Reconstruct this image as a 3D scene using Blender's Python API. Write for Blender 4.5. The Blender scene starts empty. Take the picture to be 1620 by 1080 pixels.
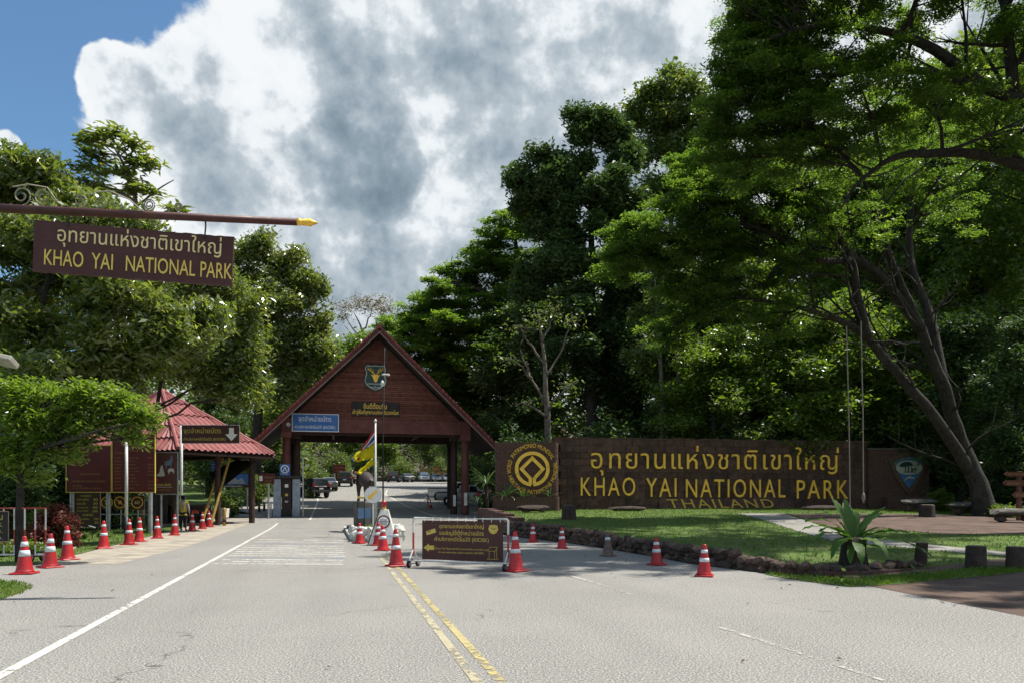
import bpy, bmesh, math, random
import numpy as np
from mathutils import Vector, Matrix
from mathutils.geometry import delaunay_2d_cdt

sc = bpy.context.scene
C = sc.collection
R = math.radians
PI = math.pi
random.seed(7)

# ------------------------------------------------------------------ camera
HC = 1.65                      # eye height
F = 1215.0                     # focal length in pixels of the 1620 px wide photograph
HZ = 785.0                     # image row of the horizon
cd = bpy.data.cameras.new("camera")
cd.sensor_width = 36.0
cd.lens = 36.0 * F / 1620.0
cd.shift_y = (HZ - 540.0) / 1620.0
cd.clip_start = 0.1
cd.clip_end = 2500.0
cam = bpy.data.objects.new("camera", cd)
cam.location = (0, 0, HC)
cam.rotation_euler = (R(90), 0, 0)
C.objects.link(cam)
sc.camera = cam

# ------------------------------------------------------------------ colour management
vs = sc.view_settings
vs.view_transform = 'Standard'
vs.look = 'None'
vs.gamma = 1.0
vs.exposure = 0.60
vs.use_curve_mapping = False
sc.cycles.use_denoising = True
sc.cycles.max_bounces = 8
sc.cycles.transparent_max_bounces = 8
sc.cycles.sample_clamp_indirect = 6.0

# ------------------------------------------------------------------ sun and sky
SUN = Vector((0.42, 0.14, 0.90)).normalized()
sl = bpy.data.lights.new("sun", 'SUN')
sl.energy = 5.0
sl.angle = R(0.55)
sl.color = (1.0, 0.95, 0.86)
so = bpy.data.objects.new("sun", sl)
so.rotation_euler = (-SUN).to_track_quat('-Z', 'Y').to_euler()
so.location = (30, 10, 60)
C.objects.link(so)


class NT:
    """small helper to write node trees"""
    def __init__(self, tree):
        self.t = tree
        tree.nodes.clear()

    def n(self, typ, **kw):
        nd = self.t.nodes.new(typ)
        for k, v in kw.items():
            setattr(nd, k, v)
        return nd

    def l(self, a, b):
        self.t.links.new(a, b)

    def put(self, sock, v):
        if isinstance(v, bpy.types.NodeSocket):
            self.l(v, sock)
        else:
            if isinstance(v, (tuple, list, Vector)) and sock.type == 'RGBA' and len(v) == 3:
                v = (*v, 1)
            sock.default_value = v

    def m(self, op, a, b=0.0, c=None, clamp=False):
        nd = self.n('ShaderNodeMath', operation=op, use_clamp=clamp)
        self.put(nd.inputs[0], a)
        self.put(nd.inputs[1], b)
        if c is not None:
            self.put(nd.inputs[2], c)
        return nd.outputs[0]

    def vm(self, op, a, b=(0, 0, 0), s=None):
        nd = self.n('ShaderNodeVectorMath', operation=op)
        self.put(nd.inputs[0], a)
        self.put(nd.inputs[1], b)
        if s is not None:
            self.put(nd.inputs[3], s)
        return nd.outputs['Value'] if op in ('DISTANCE', 'LENGTH', 'DOT_PRODUCT') else nd.outputs[0]

    def noise(self, vec, scale, detail=6, rough=.55, dist=0.0, out=0):
        nd = self.n('ShaderNodeTexNoise')
        if vec is not None:
            self.l(vec, nd.inputs['Vector'])
        nd.inputs['Scale'].default_value = scale
        nd.inputs['Detail'].default_value = detail
        nd.inputs['Roughness'].default_value = rough
        nd.inputs['Distortion'].default_value = dist
        return nd.outputs[out]

    def sstep(self, v, lo, hi, a=0.0, b=1.0):
        nd = self.n('ShaderNodeMapRange', interpolation_type='SMOOTHSTEP')
        self.put(nd.inputs['Value'], v)
        nd.inputs['From Min'].default_value = lo
        nd.inputs['From Max'].default_value = hi
        nd.inputs['To Min'].default_value = a
        nd.inputs['To Max'].default_value = b
        return nd.outputs[0]

    def mix(self, f, a, b, mode='MIX'):
        nd = self.n('ShaderNodeMix', data_type='RGBA', blend_type=mode)
        self.put(nd.inputs[0], f)
        self.put(nd.inputs[6], a)
        self.put(nd.inputs[7], b)
        return nd.outputs[2]


def dirpx(px, py):
    return Vector(((px - 810) / F, 1.0, (HZ - py) / F)).normalized()


world = bpy.data.worlds.new("World")
sc.world = world
world.use_nodes = True
w = NT(world.node_tree)
sky = w.n('ShaderNodeTexSky', sky_type='NISHITA')
sky.sun_disc = False
sky.sun_elevation = math.asin(SUN.z)
sky.sun_rotation = math.atan2(SUN.x, SUN.y)
sky.air_density = 1.0
sky.dust_density = 0.4
sky.ozone_density = 2.2
D = w.n('ShaderNodeTexCoord').outputs['Generated']
warp = w.vm('SUBTRACT', w.noise(D, 5.0, 5, .6, out=1), (.5, .5, .5))
DW = w.vm('ADD', D, w.vm('SCALE', warp, s=0.12))
field = None
for px, py, r in ((760, 260, .30), (330, 215, .115), (225, 165, .062), (560, 150, .14), (960, 300, .50), (1250, 60, .50), (540, 430, .33), (1700, 200, .7),
                  (370, 340, .13), (0, 250, .03)):
    b = w.m('SUBTRACT', 1.0, w.m('DIVIDE', w.vm('DISTANCE', DW, dirpx(px, py)), r))
    field = b if field is None else w.m('MAXIMUM', field, b)
# the rest of the sky carries scattered cumulus of the same kind
rest = w.m('MULTIPLY', w.m('SUBTRACT', w.noise(D, 1.7, 3, .5), .47), 3.0)
dvec = w.n('ShaderNodeSeparateXYZ')
w.l(D, dvec.inputs[0])
behind = w.sstep(dvec.outputs[1], 0.45, -0.1)
rest = w.m('SUBTRACT', rest, w.m('MULTIPLY', w.m('SUBTRACT', 1.0, behind), 4.0))
field = w.m('MAXIMUM', field, rest)
fb = w.noise(D, 6.0, 11, .60)
dens = w.m('ADD', field, w.m('MULTIPLY', w.m('SUBTRACT', fb, .5), .95))
mask = w.sstep(dens, 0.03, 0.13)
# self shading: density compared with the density a little nearer the sun
DS = w.vm('ADD', D, SUN * 0.045)
emb = w.m('SUBTRACT', fb, w.noise(DS, 6.0, 11, .60))
fb2 = w.noise(D, 15.0, 8, .55)
emb2 = w.m('SUBTRACT', fb2, w.noise(w.vm('ADD', D, SUN * 0.018), 15.0, 8, .55))
dark = None
for px, py, r, k in ((640, 60, .22, .66), (800, 110, .18, .58), (595, 262, .072, 1.7), (525, 250, .066, 1.5), (340, 275, .085, .7), (930, 190, .15, .6),
                     (1000, 280, .17, .55), (500, 100, .09, .6), (640, 430, .25, .62), (900, 340, .2, .55), (760, 200, .12, .5)):
    b = w.m('MULTIPLY', w.sstep(w.m('SUBTRACT', 1.0, w.m('DIVIDE', w.vm('DISTANCE', DW, dirpx(px, py)), r)), 0.0, .55), k)
    dark = b if dark is None else w.m('MAXIMUM', dark, b)
for px, py, r, k in ((200, 140, .13, .9), (430, 200, .075, .8), (460, 300, .05, .7), (700, 335, .07, .6), (660, 180, .05, .5), (1080, 60, .16, .9), (870, 60, .06, .5), (540, 375, .05, .6)):
    b = w.m('MULTIPLY', w.sstep(w.m('SUBTRACT', 1.0, w.m('DIVIDE', w.vm('DISTANCE', DW, dirpx(px, py)), r)), 0.0, .7), k)
    dark = w.m('SUBTRACT', dark, b)
core = w.sstep(w.m('ADD', w.noise(D, 3.1, 4, .5), 0.0), .42, .68)
dark = w.m('MAXIMUM', dark, w.m('MULTIPLY', core, w.m('MULTIPLY', behind, .6)))
dark = w.m('ADD', dark, w.m('MULTIPLY', w.m('SUBTRACT', fb, .5), -1.1))
thick = w.sstep(dens, .12, .8)
val = w.m('SUBTRACT', .985, w.m('MULTIPLY', w.m('MULTIPLY', dark, w.sstep(dens, .05, .40)), .38))
val = w.m('SUBTRACT', val, w.m('MULTIPLY', thick, .18))
val = w.m('ADD', val, w.m('MULTIPLY', emb, 1.4))
val = w.m('ADD', val, w.m('MULTIPLY', emb2, .85))
val = w.m('ADD', val, w.m('MULTIPLY', w.m('SUBTRACT', fb2, .5), .32))
cr = w.n('ShaderNodeValToRGB')
w.l(val, cr.inputs[0])
e = cr.color_ramp.elements
e[0].position = .05
e[0].color = (.16, .215, .27, 1)
e[1].position = 1.05 if False else 1.0
e[1].color = (.80, .825, .84, 1)
for p, c in ((.40, (.27, .34, .40, 1)), (.66, (.44, .50, .55, 1)), (.86, (.74, .78, .81, 1))):
    x = e.new(p)
    x.color = c
cloudcol = w.vm('SCALE', cr.outputs[0], s=6.3)
skyc = w.mix(1.0, sky.outputs[0], (.60, .76, .80), "MULTIPLY")
col = w.mix(mask, skyc, cloudcol)
bg = w.n('ShaderNodeBackground')
bg.inputs['Strength'].default_value = 0.12
w.l(col, bg.inputs['Color'])
wo = w.n('ShaderNodeOutputWorld')
w.l(bg.outputs[0], wo.inputs['Surface'])

# ------------------------------------------------------------------ materials
MATS = {}


def mat(name, c1, c2=None, scale=4.0, rough=.7, bump=0.0, bscale=None, metal=0.0, spec=.4, detail=7, dirt=None, dscale=1.3, vary=0.0, streak=None, world=False):
    """procedural paint / stone / metal: two colours mixed by noise, optional dirt patches and bump"""
    if name in MATS:
        return MATS[name]
    m = bpy.data.materials.new(name)
    m.use_nodes = True
    t = NT(m.node_tree)
    tc = t.n('ShaderNodeNewGeometry').outputs['Position'] if world else t.n('ShaderNodeTexCoord').outputs['Object']
    if c2 is None:
        c2 = tuple(x * .72 for x in c1)
    f = t.sstep(t.noise(tc, scale, detail, .62), .34, .68)
    col = t.mix(f, c1, c2)
    if dirt:
        d = t.sstep(t.noise(tc, dscale, 8, .68, 0.4), .50, .72)
        col = t.mix(t.m('MULTIPLY', d, .75), col, dirt)
    if streak:
        mp = t.n('ShaderNodeMapping')
        mp.inputs['Scale'].default_value = streak[0]
        t.l(tc, mp.inputs['Vector'])
        col = t.mix(t.m('MULTIPLY', t.sstep(t.noise(mp.outputs[0], 1.0, 6, .65), .46, .68), streak[2]), col, streak[1])
    if vary:
        oi = t.n('ShaderNodeObjectInfo').outputs['Random']
        col = t.mix(1.0, col, t.n('ShaderNodeCombineColor').outputs[0], 'MULTIPLY') if False else col
        hs = t.n('ShaderNodeHueSaturation')
        t.l(t.m('ADD', t.m('MULTIPLY', oi, vary), 1.0 - vary / 2), hs.inputs['Value'])
        t.l(col, hs.inputs['Color'])
        col = hs.outputs[0]
    p = t.n('ShaderNodeBsdfPrincipled')
    t.l(col, p.inputs['Base Color'])
    t.l(t.m('ADD', rough - .06, t.m('MULTIPLY', f, .14)), p.inputs['Roughness'])
    p.inputs['Metallic'].default_value = metal
    p.inputs['Specular IOR Level'].default_value = spec
    if bump:
        bn = t.n('ShaderNodeBump')
        bn.inputs['Strength'].default_value = min(1.0, bump)
        bn.inputs['Distance'].default_value = .02 * max(1.0, bump)
        t.l(t.noise(tc, bscale or scale * 4, 6, .65), bn.inputs['Height'])
        t.l(bn.outputs[0], p.inputs['Normal'])
    o = t.n('ShaderNodeOutputMaterial')
    t.l(p.outputs[0], o.inputs['Surface'])
    MATS[name] = m
    return m


def leafmat(name, c1, c2, c3, trans=.42, tcol=None, rough=.42, spec=.35):
    m = bpy.data.materials.new(name)
    m.use_nodes = True
    t = NT(m.node_tree)
    a = t.n('ShaderNodeAttribute', attribute_name='tone').outputs['Fac']
    cr = t.n('ShaderNodeValToRGB')
    e = cr.color_ramp.elements
    e[0].color = (*c1, 1)
    e[1].color = (*c3, 1)
    e[1].position = .97
    x = e.new(.72)
    x.color = (*c2, 1)
    t.l(a, cr.inputs[0])
    p = t.n('ShaderNodeBsdfPrincipled')
    t.l(cr.outputs[0], p.inputs['Base Color'])
    p.inputs['Roughness'].default_value = rough
    p.inputs['Specular IOR Level'].default_value = spec
    tr = t.n('ShaderNodeBsdfTranslucent')
    t.l(t.mix(1.0, cr.outputs[0], tcol or (1.9, 2.1, .7), 'MULTIPLY'), tr.inputs['Color'])
    mx = t.n('ShaderNodeMixShader')
    mx.inputs[0].default_value = trans
    t.l(p.outputs[0], mx.inputs[1])
    t.l(tr.outputs[0], mx.inputs[2])
    o = t.n('ShaderNodeOutputMaterial')
    t.l(mx.outputs[0], o.inputs['Surface'])
    return m


# ------------------------------------------------------------------ object helpers
def link(o, parent=None):
    C.objects.link(o)
    if parent is not None:
        o.parent = parent
    return o


def tag(o, label=None, cat=None, group=None, kind=None):
    if label:
        o['label'] = label
    if cat:
        o['category'] = cat
    if group:
        o['group'] = group
    if kind:
        o['kind'] = kind
    return o


def thing(name, label, cat, loc=(0, 0, 0), rz=0.0, group=None, rx=0.0, ry=0.0):
    o = bpy.data.objects.new(name, None)
    o.empty_display_size = .2
    o.location = loc
    o.rotation_euler = (rx, ry, rz)
    link(o)
    return tag(o, label, cat, group)


def copy_tree(o, parent=None):
    c = o.copy()
    C.objects.link(c)
    c.parent = parent
    for ch in list(o.children):
        copy_tree(ch, c)
    return c


def npmesh(name, verts, faces, mat_=None, tone=None, smooth=False):
    """mesh from numpy arrays: verts (n,3), faces (m,k)"""
    verts = np.asarray(verts, dtype=np.float32)
    faces = np.asarray(faces, dtype=np.int32)
    me = bpy.data.meshes.new(name)
    k = faces.shape[1]
    me.vertices.add(len(verts))
    me.vertices.foreach_set('co', verts.ravel())
    me.loops.add(faces.size)
    me.loops.foreach_set('vertex_index', faces.ravel())
    me.polygons.add(len(faces))
    me.polygons.foreach_set('loop_start', np.arange(0, faces.size, k, dtype=np.int32))
    if smooth:
        me.polygons.foreach_set('use_smooth', np.ones(len(faces), dtype=bool))
    if tone is not None:
        a = me.attributes.new('tone', 'FLOAT', 'FACE')
        a.data.foreach_set('value', np.asarray(tone, dtype=np.float32))
    me.update(calc_edges=True)
    if mat_:
        me.materials.append(mat_)
    return me


class MB:
    """collects shapes, then builds ONE mesh object"""
    def __init__(self):
        self.v = []
        self.f = []

    def add(self, vs_, fs_, M=None):
        o = len(self.v)
        for p in vs_:
            p = Vector(p)
            self.v.append(M @ p if M is not None else p)
        self.f += [tuple(i + o for i in f) for f in fs_]
        return self

    def box(self, c, s, rz=0.0, M=None, rx=0.0, ry=0.0, taper=1.0):
        x, y, z = s[0] / 2, s[1] / 2, s[2] / 2
        vs_ = [(-x, -y, -z), (x, -y, -z), (x, y, -z), (-x, y, -z),
               (-x * taper, -y * taper, z), (x * taper, -y * taper, z), (x * taper, y * taper, z), (-x * taper, y * taper, z)]
        fs_ = [(0, 3, 2, 1), (4, 5, 6, 7), (0, 1, 5, 4), (1, 2, 6, 5), (2, 3, 7, 6), (3, 0, 4, 7)]
        T = Matrix.Translation(c) @ Matrix.Rotation(rz, 4, 'Z') @ Matrix.Rotation(ry, 4, 'Y') @ Matrix.Rotation(rx, 4, 'X')
        if M is not None:
            T = M @ T
        return self.add(vs_, fs_, T)

    def tube(self, pts, rad, n=8, cap=True):
        pts = [Vector(p) for p in pts]
        if not hasattr(rad, '__len__'):
            rad = [rad] * len(pts)
        o = len(self.v)
        up = None
        for i, p in enumerate(pts):
            if i == 0:
                t = pts[1] - p
            elif i == len(pts) - 1:
                t = p - pts[i - 1]
            else:
                t = pts[i + 1] - pts[i - 1]
            t.normalize()
            if up is None:
                up = Vector((0, 0, 1)) if abs(t.z) < .9 else Vector((1, 0, 0))
            a = t.cross(up)
            if a.length < 1e-5:
                a = t.cross(Vector((0.3, 1, 0.2)))
            a.normalize()
            b = t.cross(a).normalized()
            up = b.cross(t) * 1.0 if False else up
            for k in range(n):
                an = 2 * PI * k / n
                self.v.append(p + (a * math.cos(an) + b * math.sin(an)) * rad[i])
        for i in range(len(pts) - 1):
            for k in range(n):
                k2 = (k + 1) % n
                self.f.append((o + i * n + k, o + i * n + k2, o + (i + 1) * n + k2, o + (i + 1) * n + k))
        if cap:
            self.f.append(tuple(o + k for k in range(n))[::-1])
            self.f.append(tuple(o + (len(pts) - 1) * n + k for k in range(n)))
        return self

    def cyl(self, p0, p1, r0, r1=None, n=16):
        return self.tube([p0, p1], [r0, r0 if r1 is None else r1], n)

    def lathe(self, prof, n=20, M=None):
        """profile of (r, z) about the local z axis"""
        vs_, fs_ = [], []
        for r, z in prof:
            for k in range(n):
                a = 2 * PI * k / n
                vs_.append((r * math.cos(a), r * math.sin(a), z))
        for i in range(len(prof) - 1):
            for k in range(n):
                k2 = (k + 1) % n
                fs_.append((i * n + k, i * n + k2, (i + 1) * n + k2, (i + 1) * n + k))
        fs_.append(tuple(range(n))[::-1])
        fs_.append(tuple((len(prof) - 1) * n + k for k in range(n)))
        return self.add(vs_, fs_, M)

    def prism(self, poly, d0, d1, axes='xz', M=None):
        """polygon in two axes extruded along the third from d0 to d1"""
        def pt(a, b, d):
            return {'xz': (a, d, b), 'xy': (a, b, d), 'yz': (d, a, b)}[axes]
        n = len(poly)
        vs_ = [pt(a, b, d0) for a, b in poly] + [pt(a, b, d1) for a, b in poly]
        fs_ = [tuple(range(n)), tuple(range(2 * n - 1, n - 1, -1))]
        fs_ += [(i, i + n, (i + 1) % n + n, (i + 1) % n) for i in range(n)]
        return self.add(vs_, fs_, M)

    def mesh(self, name, m=None, smooth=False):
        me = bpy.data.meshes.new(name)
        me.from_pydata([tuple(p) for p in self.v], [], self.f)
        bm = bmesh.new()
        bm.from_mesh(me)
        bmesh.ops.recalc_face_normals(bm, faces=bm.faces)
        bm.to_mesh(me)
        bm.free()
        if smooth:
            me.polygons.foreach_set('use_smooth', [True] * len(me.polygons))
        if m:
            me.materials.append(m)
        return me

    def build(self, name, m, parent=None, smooth=False, bevel=0.0, loc=None, rot=None):
        o = bpy.data.objects.new(name, self.mesh(name, m, smooth))
        link(o, parent)
        if loc is not None:
            o.location = loc
        if rot is not None:
            o.rotation_euler = rot
        if bevel:
            b = o.modifiers.new('bevel', 'BEVEL')
            b.width = bevel
            b.segments = 2
            b.limit_method = 'ANGLE'
        if smooth == 'auto':
            pass
        return o


def obj(name, me, parent=None, loc=None, rot=None):
    o = bpy.data.objects.new(name, me)
    link(o, parent)
    if loc is not None:
        o.location = loc
    if rot is not None:
        o.rotation_euler = rot
    return o


# ------------------------------------------------------------------ lettering: outlines of the built-in font, filled by winding number
_tc = {}


def glyphs(body, bold, space=1.0):
    key = (body, bold, space)
    if key in _tc:
        return _tc[key]
    cu = bpy.data.curves.new('t', 'FONT')
    cu.body = body
    cu.offset = bold
    cu.space_character = space
    cu.fill_mode = 'NONE'
    cu.resolution_u = 3
    o = bpy.data.objects.new('t', cu)
    C.objects.link(o)
    dg = bpy.context.evaluated_depsgraph_get()
    me = bpy.data.meshes.new_from_object(o.evaluated_get(dg))
    co = np.array([v.co[:2] for v in me.vertices])
    ed = [tuple(e_.vertices) for e_ in me.edges]
    # orient every loop by walking it
    nb = {}
    for a, b in ed:
        nb.setdefault(a, []).append(b)
        nb.setdefault(b, []).append(a)
    seen, dirs = set(), []
    for s in range(len(co)):
        if s in seen or s not in nb:
            continue
        loop, cur, prev = [s], s, None
        seen.add(s)
        nxt = s + 1 if (s + 1) in nb[s] else nb[s][0]
        while nxt != s and nxt not in seen:
            loop.append(nxt)
            seen.add(nxt)
            prev, cur = cur, nxt
            c_ = [q for q in nb[cur] if q != prev]
            if not c_:
                break
            nxt = c_[0]
        dirs += [(loop[i], loop[(i + 1) % len(loop)]) for i in range(len(loop))]
    res = delaunay_2d_cdt([Vector(p) for p in co], dirs, [], 0, 1e-5)
    V = np.array([v[:] for v in res[0]])
    T = np.array(res[2])
    A = co[[d[0] for d in dirs]]
    B = co[[d[1] for d in dirs]]
    cen = V[T].mean(axis=1)
    up = (A[:, 1][None] <= cen[:, 1][:, None]) & (B[:, 1][None] > cen[:, 1][:, None])
    dn = (A[:, 1][None] > cen[:, 1][:, None]) & (B[:, 1][None] <= cen[:, 1][:, None])
    left = (B[:, 0] - A[:, 0])[None] * (cen[:, 1][:, None] - A[:, 1][None]) - (cen[:, 0][:, None] - A[:, 0][None]) * (B[:, 1] - A[:, 1])[None]
    wn = (up & (left > 0)).sum(1) - (dn & (left < 0)).sum(1)
    T = T[wn != 0]
    bpy.data.objects.remove(o)
    bpy.data.curves.remove(cu)
    bpy.data.meshes.remove(me)
    _tc[key] = (V, T)
    return V, T


def text(parent, body, x, z, w_, h_, m, depth=.004, y=0.0, bold=.0, name='lettering', split=False, fn=None, skew=0.0, space=1.0):
    """lettering in the parent's local xz plane, facing -y, fitted to the box (x,z,w,h); x,z is its lower left corner"""
    V, T = glyphs(body, bold, space)
    used = np.unique(T)
    lo, hi = V[used].min(0), V[used].max(0)
    P = (V - lo) / (hi - lo) * np.array([w_, h_]) + np.array([x, z])
    P[:, 0] += (P[:, 1] - z) * skew
    groups = [T]
    if split:
        par = {int(i): int(i) for i in used}

        def find(a):
            while par[a] != a:
                par[a] = par[par[a]]
                a = par[a]
            return a
        for a, b, c in T.tolist():
            ra, rb, rc = find(a), find(b), find(c)
            par[rb] = ra
            par[find(rc)] = ra
        d = {}
        for t in T.tolist():
            d.setdefault(find(t[0]), []).append(t)
        groups = [np.array(g) for g in d.values()]
    out = []
    for g in groups:
        idx = np.unique(g)
        mp = {int(i): k for k, i in enumerate(idx)}
        n = len(idx)
        pts = [P[i] for i in idx]
        if fn:
            front = [fn(p[0], p[1], y - depth) for p in pts]
            back = [fn(p[0], p[1], y) for p in pts]
        else:
            front = [(p[0], y - depth, p[1]) for p in pts]
            back = [(p[0], y, p[1]) for p in pts]
        fs_ = [tuple(mp[int(i)] for i in t) for t in g]
        cnt = {}
        for a, b, c in fs_:
            for q in ((a, b), (b, c), (c, a)):
                cnt[q] = 1
        for (a, b) in list(cnt):
            if (b, a) not in cnt:
                fs_.append((b, a, a + n, b + n))
        me = bpy.data.meshes.new(name)
        me.from_pydata(front + back, [], fs_)
        bm = bmesh.new()
        bm.from_mesh(me)
        bmesh.ops.recalc_face_normals(bm, faces=bm.faces)
        bm.to_mesh(me)
        bm.free()
        me.materials.append(m)
        out.append(obj(name, me, parent))
    return out


# ------------------------------------------------------------------ terrain
CR, SR = 0.9729, 0.2312        # the road runs 13.4 degrees to the left of the view


def rw(u, s):                  # road coordinates (across, along) to world x, y
    return (u * CR - s * SR, u * SR + s * CR)


_k = np.array([(-30, 0), (44, 0), (52, .25), (66, 1.0), (80, 1.85), (97, 2.9), (118, 3.75), (140, 4.4), (205, 5.6), (300, 24.0), (900, 70)])
_s = np.arange(-30, 900, .5)
_r = np.convolve(np.pad(np.interp(_s, _k[:, 0], _k[:, 1]), 8, 'edge'), np.ones(17) / 17, 'valid')
_xw = np.array([(-40, 9.5), (0, 8.5), (10.55, 7.03), (14.85, 6.48), (15.66, 6.35), (16.4, 5.5), (17.6, 4.98), (18.7, 4.47), (21.1, 3.86),
                (24.2, 3.06), (27.5, 1.94), (30.8, .46), (34, -.55), (40, -1.25), (54, -2.3), (60, -2.5), (70, .5), (100, 1.0), (150, -10), (900, -150)])
_lw = np.array([(-40, 0), (14.6, 0.0), (17, .14), (20, .31), (31, .66), (42, .95), (60, 1.3), (75, 1.9), (100, 3.1), (140, 4.6), (205, 6.5), (300, 25), (900, 72)])


def road_z(x, y):
    return float(np.interp(-x * SR + y * CR, _s, _r))


def edge_x(y):
    return float(np.interp(y, _xw[:, 0], _xw[:, 1]))


def hz(x, y):
    """height of the ground"""
    z = road_z(x, y)
    e_ = edge_x(y)
    if x > e_ + .02:
        l_ = float(np.interp(y, _lw[:, 0], _lw[:, 1]))
        if x > 18:
            l_ -= .10 * min(1, (x - 18) / 5)
        t = min(1.0, (x - e_ - .02) / .3)
        t = t * t * (3 - 2 * t)
        z = z + (max(l_, z) - z) * t
    return z


def at(px, py, Y):
    """a point on the sight line through a pixel of the photograph, at depth Y"""
    return Vector(((px - 810) * Y / F, Y, HC + (HZ - py) * Y / F))


def gp(px, py):
    """where the sight line through a pixel meets the ground"""
    lo, hi = 3.0, None
    y = 3.0
    while y < 400:
        p = at(px, py, y)
        if p.z < hz(p.x, y):
            hi = y
            break
        lo = y
        y *= 1.02
    if hi is None:
        return at(px, py, 150)
    for _ in range(40):
        mid = (lo + hi) / 2
        p = at(px, py, mid)
        if p.z < hz(p.x, mid):
            hi = mid
        else:
            lo = mid
    p = at(px, py, hi)
    return Vector((p.x, p.y, hz(p.x, p.y)))


def inside(poly, x, y):
    c = False
    n = len(poly)
    for i in range(n):
        x1, y1 = poly[i]
        x2, y2 = poly[(i + 1) % n]
        if (y1 > y) != (y2 > y) and x < (x2 - x1) * (y - y1) / (y2 - y1) + x1:
            c = not c
    return c


def sheet(name, poly, off, m, step=1.0, parent=None, kind='structure', zfn=None):
    """a sheet that follows the ground inside a polygon"""
    xs = [p[0] for p in poly]
    ys = [p[1] for p in poly]
    # densify the outline
    out = []
    for i in range(len(poly)):
        a, b = Vector(poly[i]), Vector(poly[(i + 1) % len(poly)])
        k = max(1, int((b - a).length / step))
        out += [a + (b - a) * (j / k) for j in range(k)]
    n = len(out)
    pts = list(out)
    y = min(ys) + step / 2
    while y < max(ys):
        x = min(xs) + step / 2
        while x < max(xs):
            if inside(poly, x, y):
                pts.append(Vector((x, y)))
            x += step
        y += step
    res = delaunay_2d_cdt(pts, [(i, (i + 1) % n) for i in range(n)], [], 1, 1e-4)
    f = zfn or hz
    vs_ = [(v.x, v.y, f(v.x, v.y) + off) for v in res[0]]
    me = bpy.data.meshes.new(name)
    me.from_pydata(vs_, [], [tuple(t) for t in res[2]])
    bm = bmesh.new()
    bm.from_mesh(me)
    for f_ in bm.faces:
        if f_.normal.z < 0:
            f_.normal_flip()
        f_.smooth = True
    bm.to_mesh(me)
    bm.free()
    me.materials.append(m)
    o = obj(name, me, parent)
    if kind and parent is None:
        o['kind'] = kind
    return o

# ================================================================== THE SETTING
def asphalt_mat():
    m = bpy.data.materials.new('asphalt')
    m.use_nodes = True
    t = NT(m.node_tree)
    tc = t.n('ShaderNodeTexCoord').outputs['Object']
    big = t.sstep(t.noise(tc, .22, 6, .6), .35, .7)
    c = t.mix(big, (.196, .189, .176), (.148, .143, .134))
    # lanes polished and stained along the road
    mp = t.n('ShaderNodeMapping')
    mp.inputs['Rotation'].default_value = (0, 0, R(-13.4))
    mp.inputs['Scale'].default_value = (1.1, .07, 1)
    t.l(tc, mp.inputs['Vector'])
    lane = t.sstep(t.noise(mp.outputs[0], 1.0, 5, .6), .42, .66)
    c = t.mix(t.m('MULTIPLY', lane, .45), c, (.155, .15, .142))
    # wheel tracks, darkened by traffic
    u_ = t.vm('DOT_PRODUCT', tc, (CR, SR, 0))
    for u0 in (-1.9, -.1, 3.4, 5.1):
        tr = t.sstep(t.m('ABSOLUTE', t.m('SUBTRACT', t.m('ADD', u_, t.m('MULTIPLY', t.noise(tc, .15, 2), .5)), u0 + .25)), .55, .0)
        c = t.mix(t.m('MULTIPLY', t.m('MULTIPLY', tr, t.noise(tc, .5, 4, .6)), .42), c, (.10, .097, .092))
    # stones in the surface
    sp = t.noise(tc, 46.0, 4, .8)
    c = t.mix(t.m('MULTIPLY', t.sstep(sp, .51, .60), .95), c, (.50, .475, .43))
    c = t.mix(t.m('MULTIPLY', t.sstep(sp, .47, .36), .95), c, (.055, .053, .05))
    sp2 = t.noise(tc, 16.0, 4, .75)
    c = t.mix(t.m('MULTIPLY', t.sstep(sp2, .55, .75), .35), c, (.12, .117, .11))
    # cracks
    wv = t.vm('ADD', tc, t.vm('SCALE', t.noise(tc, 1.2, 4, .6, out=1), s=1.1))
    vo = t.n('ShaderNodeTexVoronoi', feature='DISTANCE_TO_EDGE')
    vo.inputs['Scale'].default_value = .24
    t.l(wv, vo.inputs['Vector'])
    ck = t.m('MULTIPLY', t.sstep(vo.outputs['Distance'], .006, .0), t.sstep(t.noise(tc, .35, 3), .52, .60))
    c = t.mix(t.m('MULTIPLY', ck, .8), c, (.05, .048, .045))
    st = t.sstep(t.noise(tc, .8, 7, .7, 1.0), .64, .76)
    c = t.mix(t.m('MULTIPLY', st, .5), c, (.11, .105, .10))
    p = t.n('ShaderNodeBsdfPrincipled')
    t.l(c, p.inputs['Base Color'])
    p.inputs['Roughness'].default_value = .82
    p.inputs['Specular IOR Level'].default_value = .3
    b = t.n('ShaderNodeBump')
    b.inputs['Strength'].default_value = .45
    b.inputs['Distance'].default_value = .006
    t.l(t.m('SUBTRACT', t.noise(tc, 120.0, 3, .7), t.m('MULTIPLY', ck, .8)), b.inputs['Height'])
    t.l(b.outputs[0], p.inputs['Normal'])
    t.l(p.outputs[0], t.n('ShaderNodeOutputMaterial').inputs['Surface'])
    return m


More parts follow.
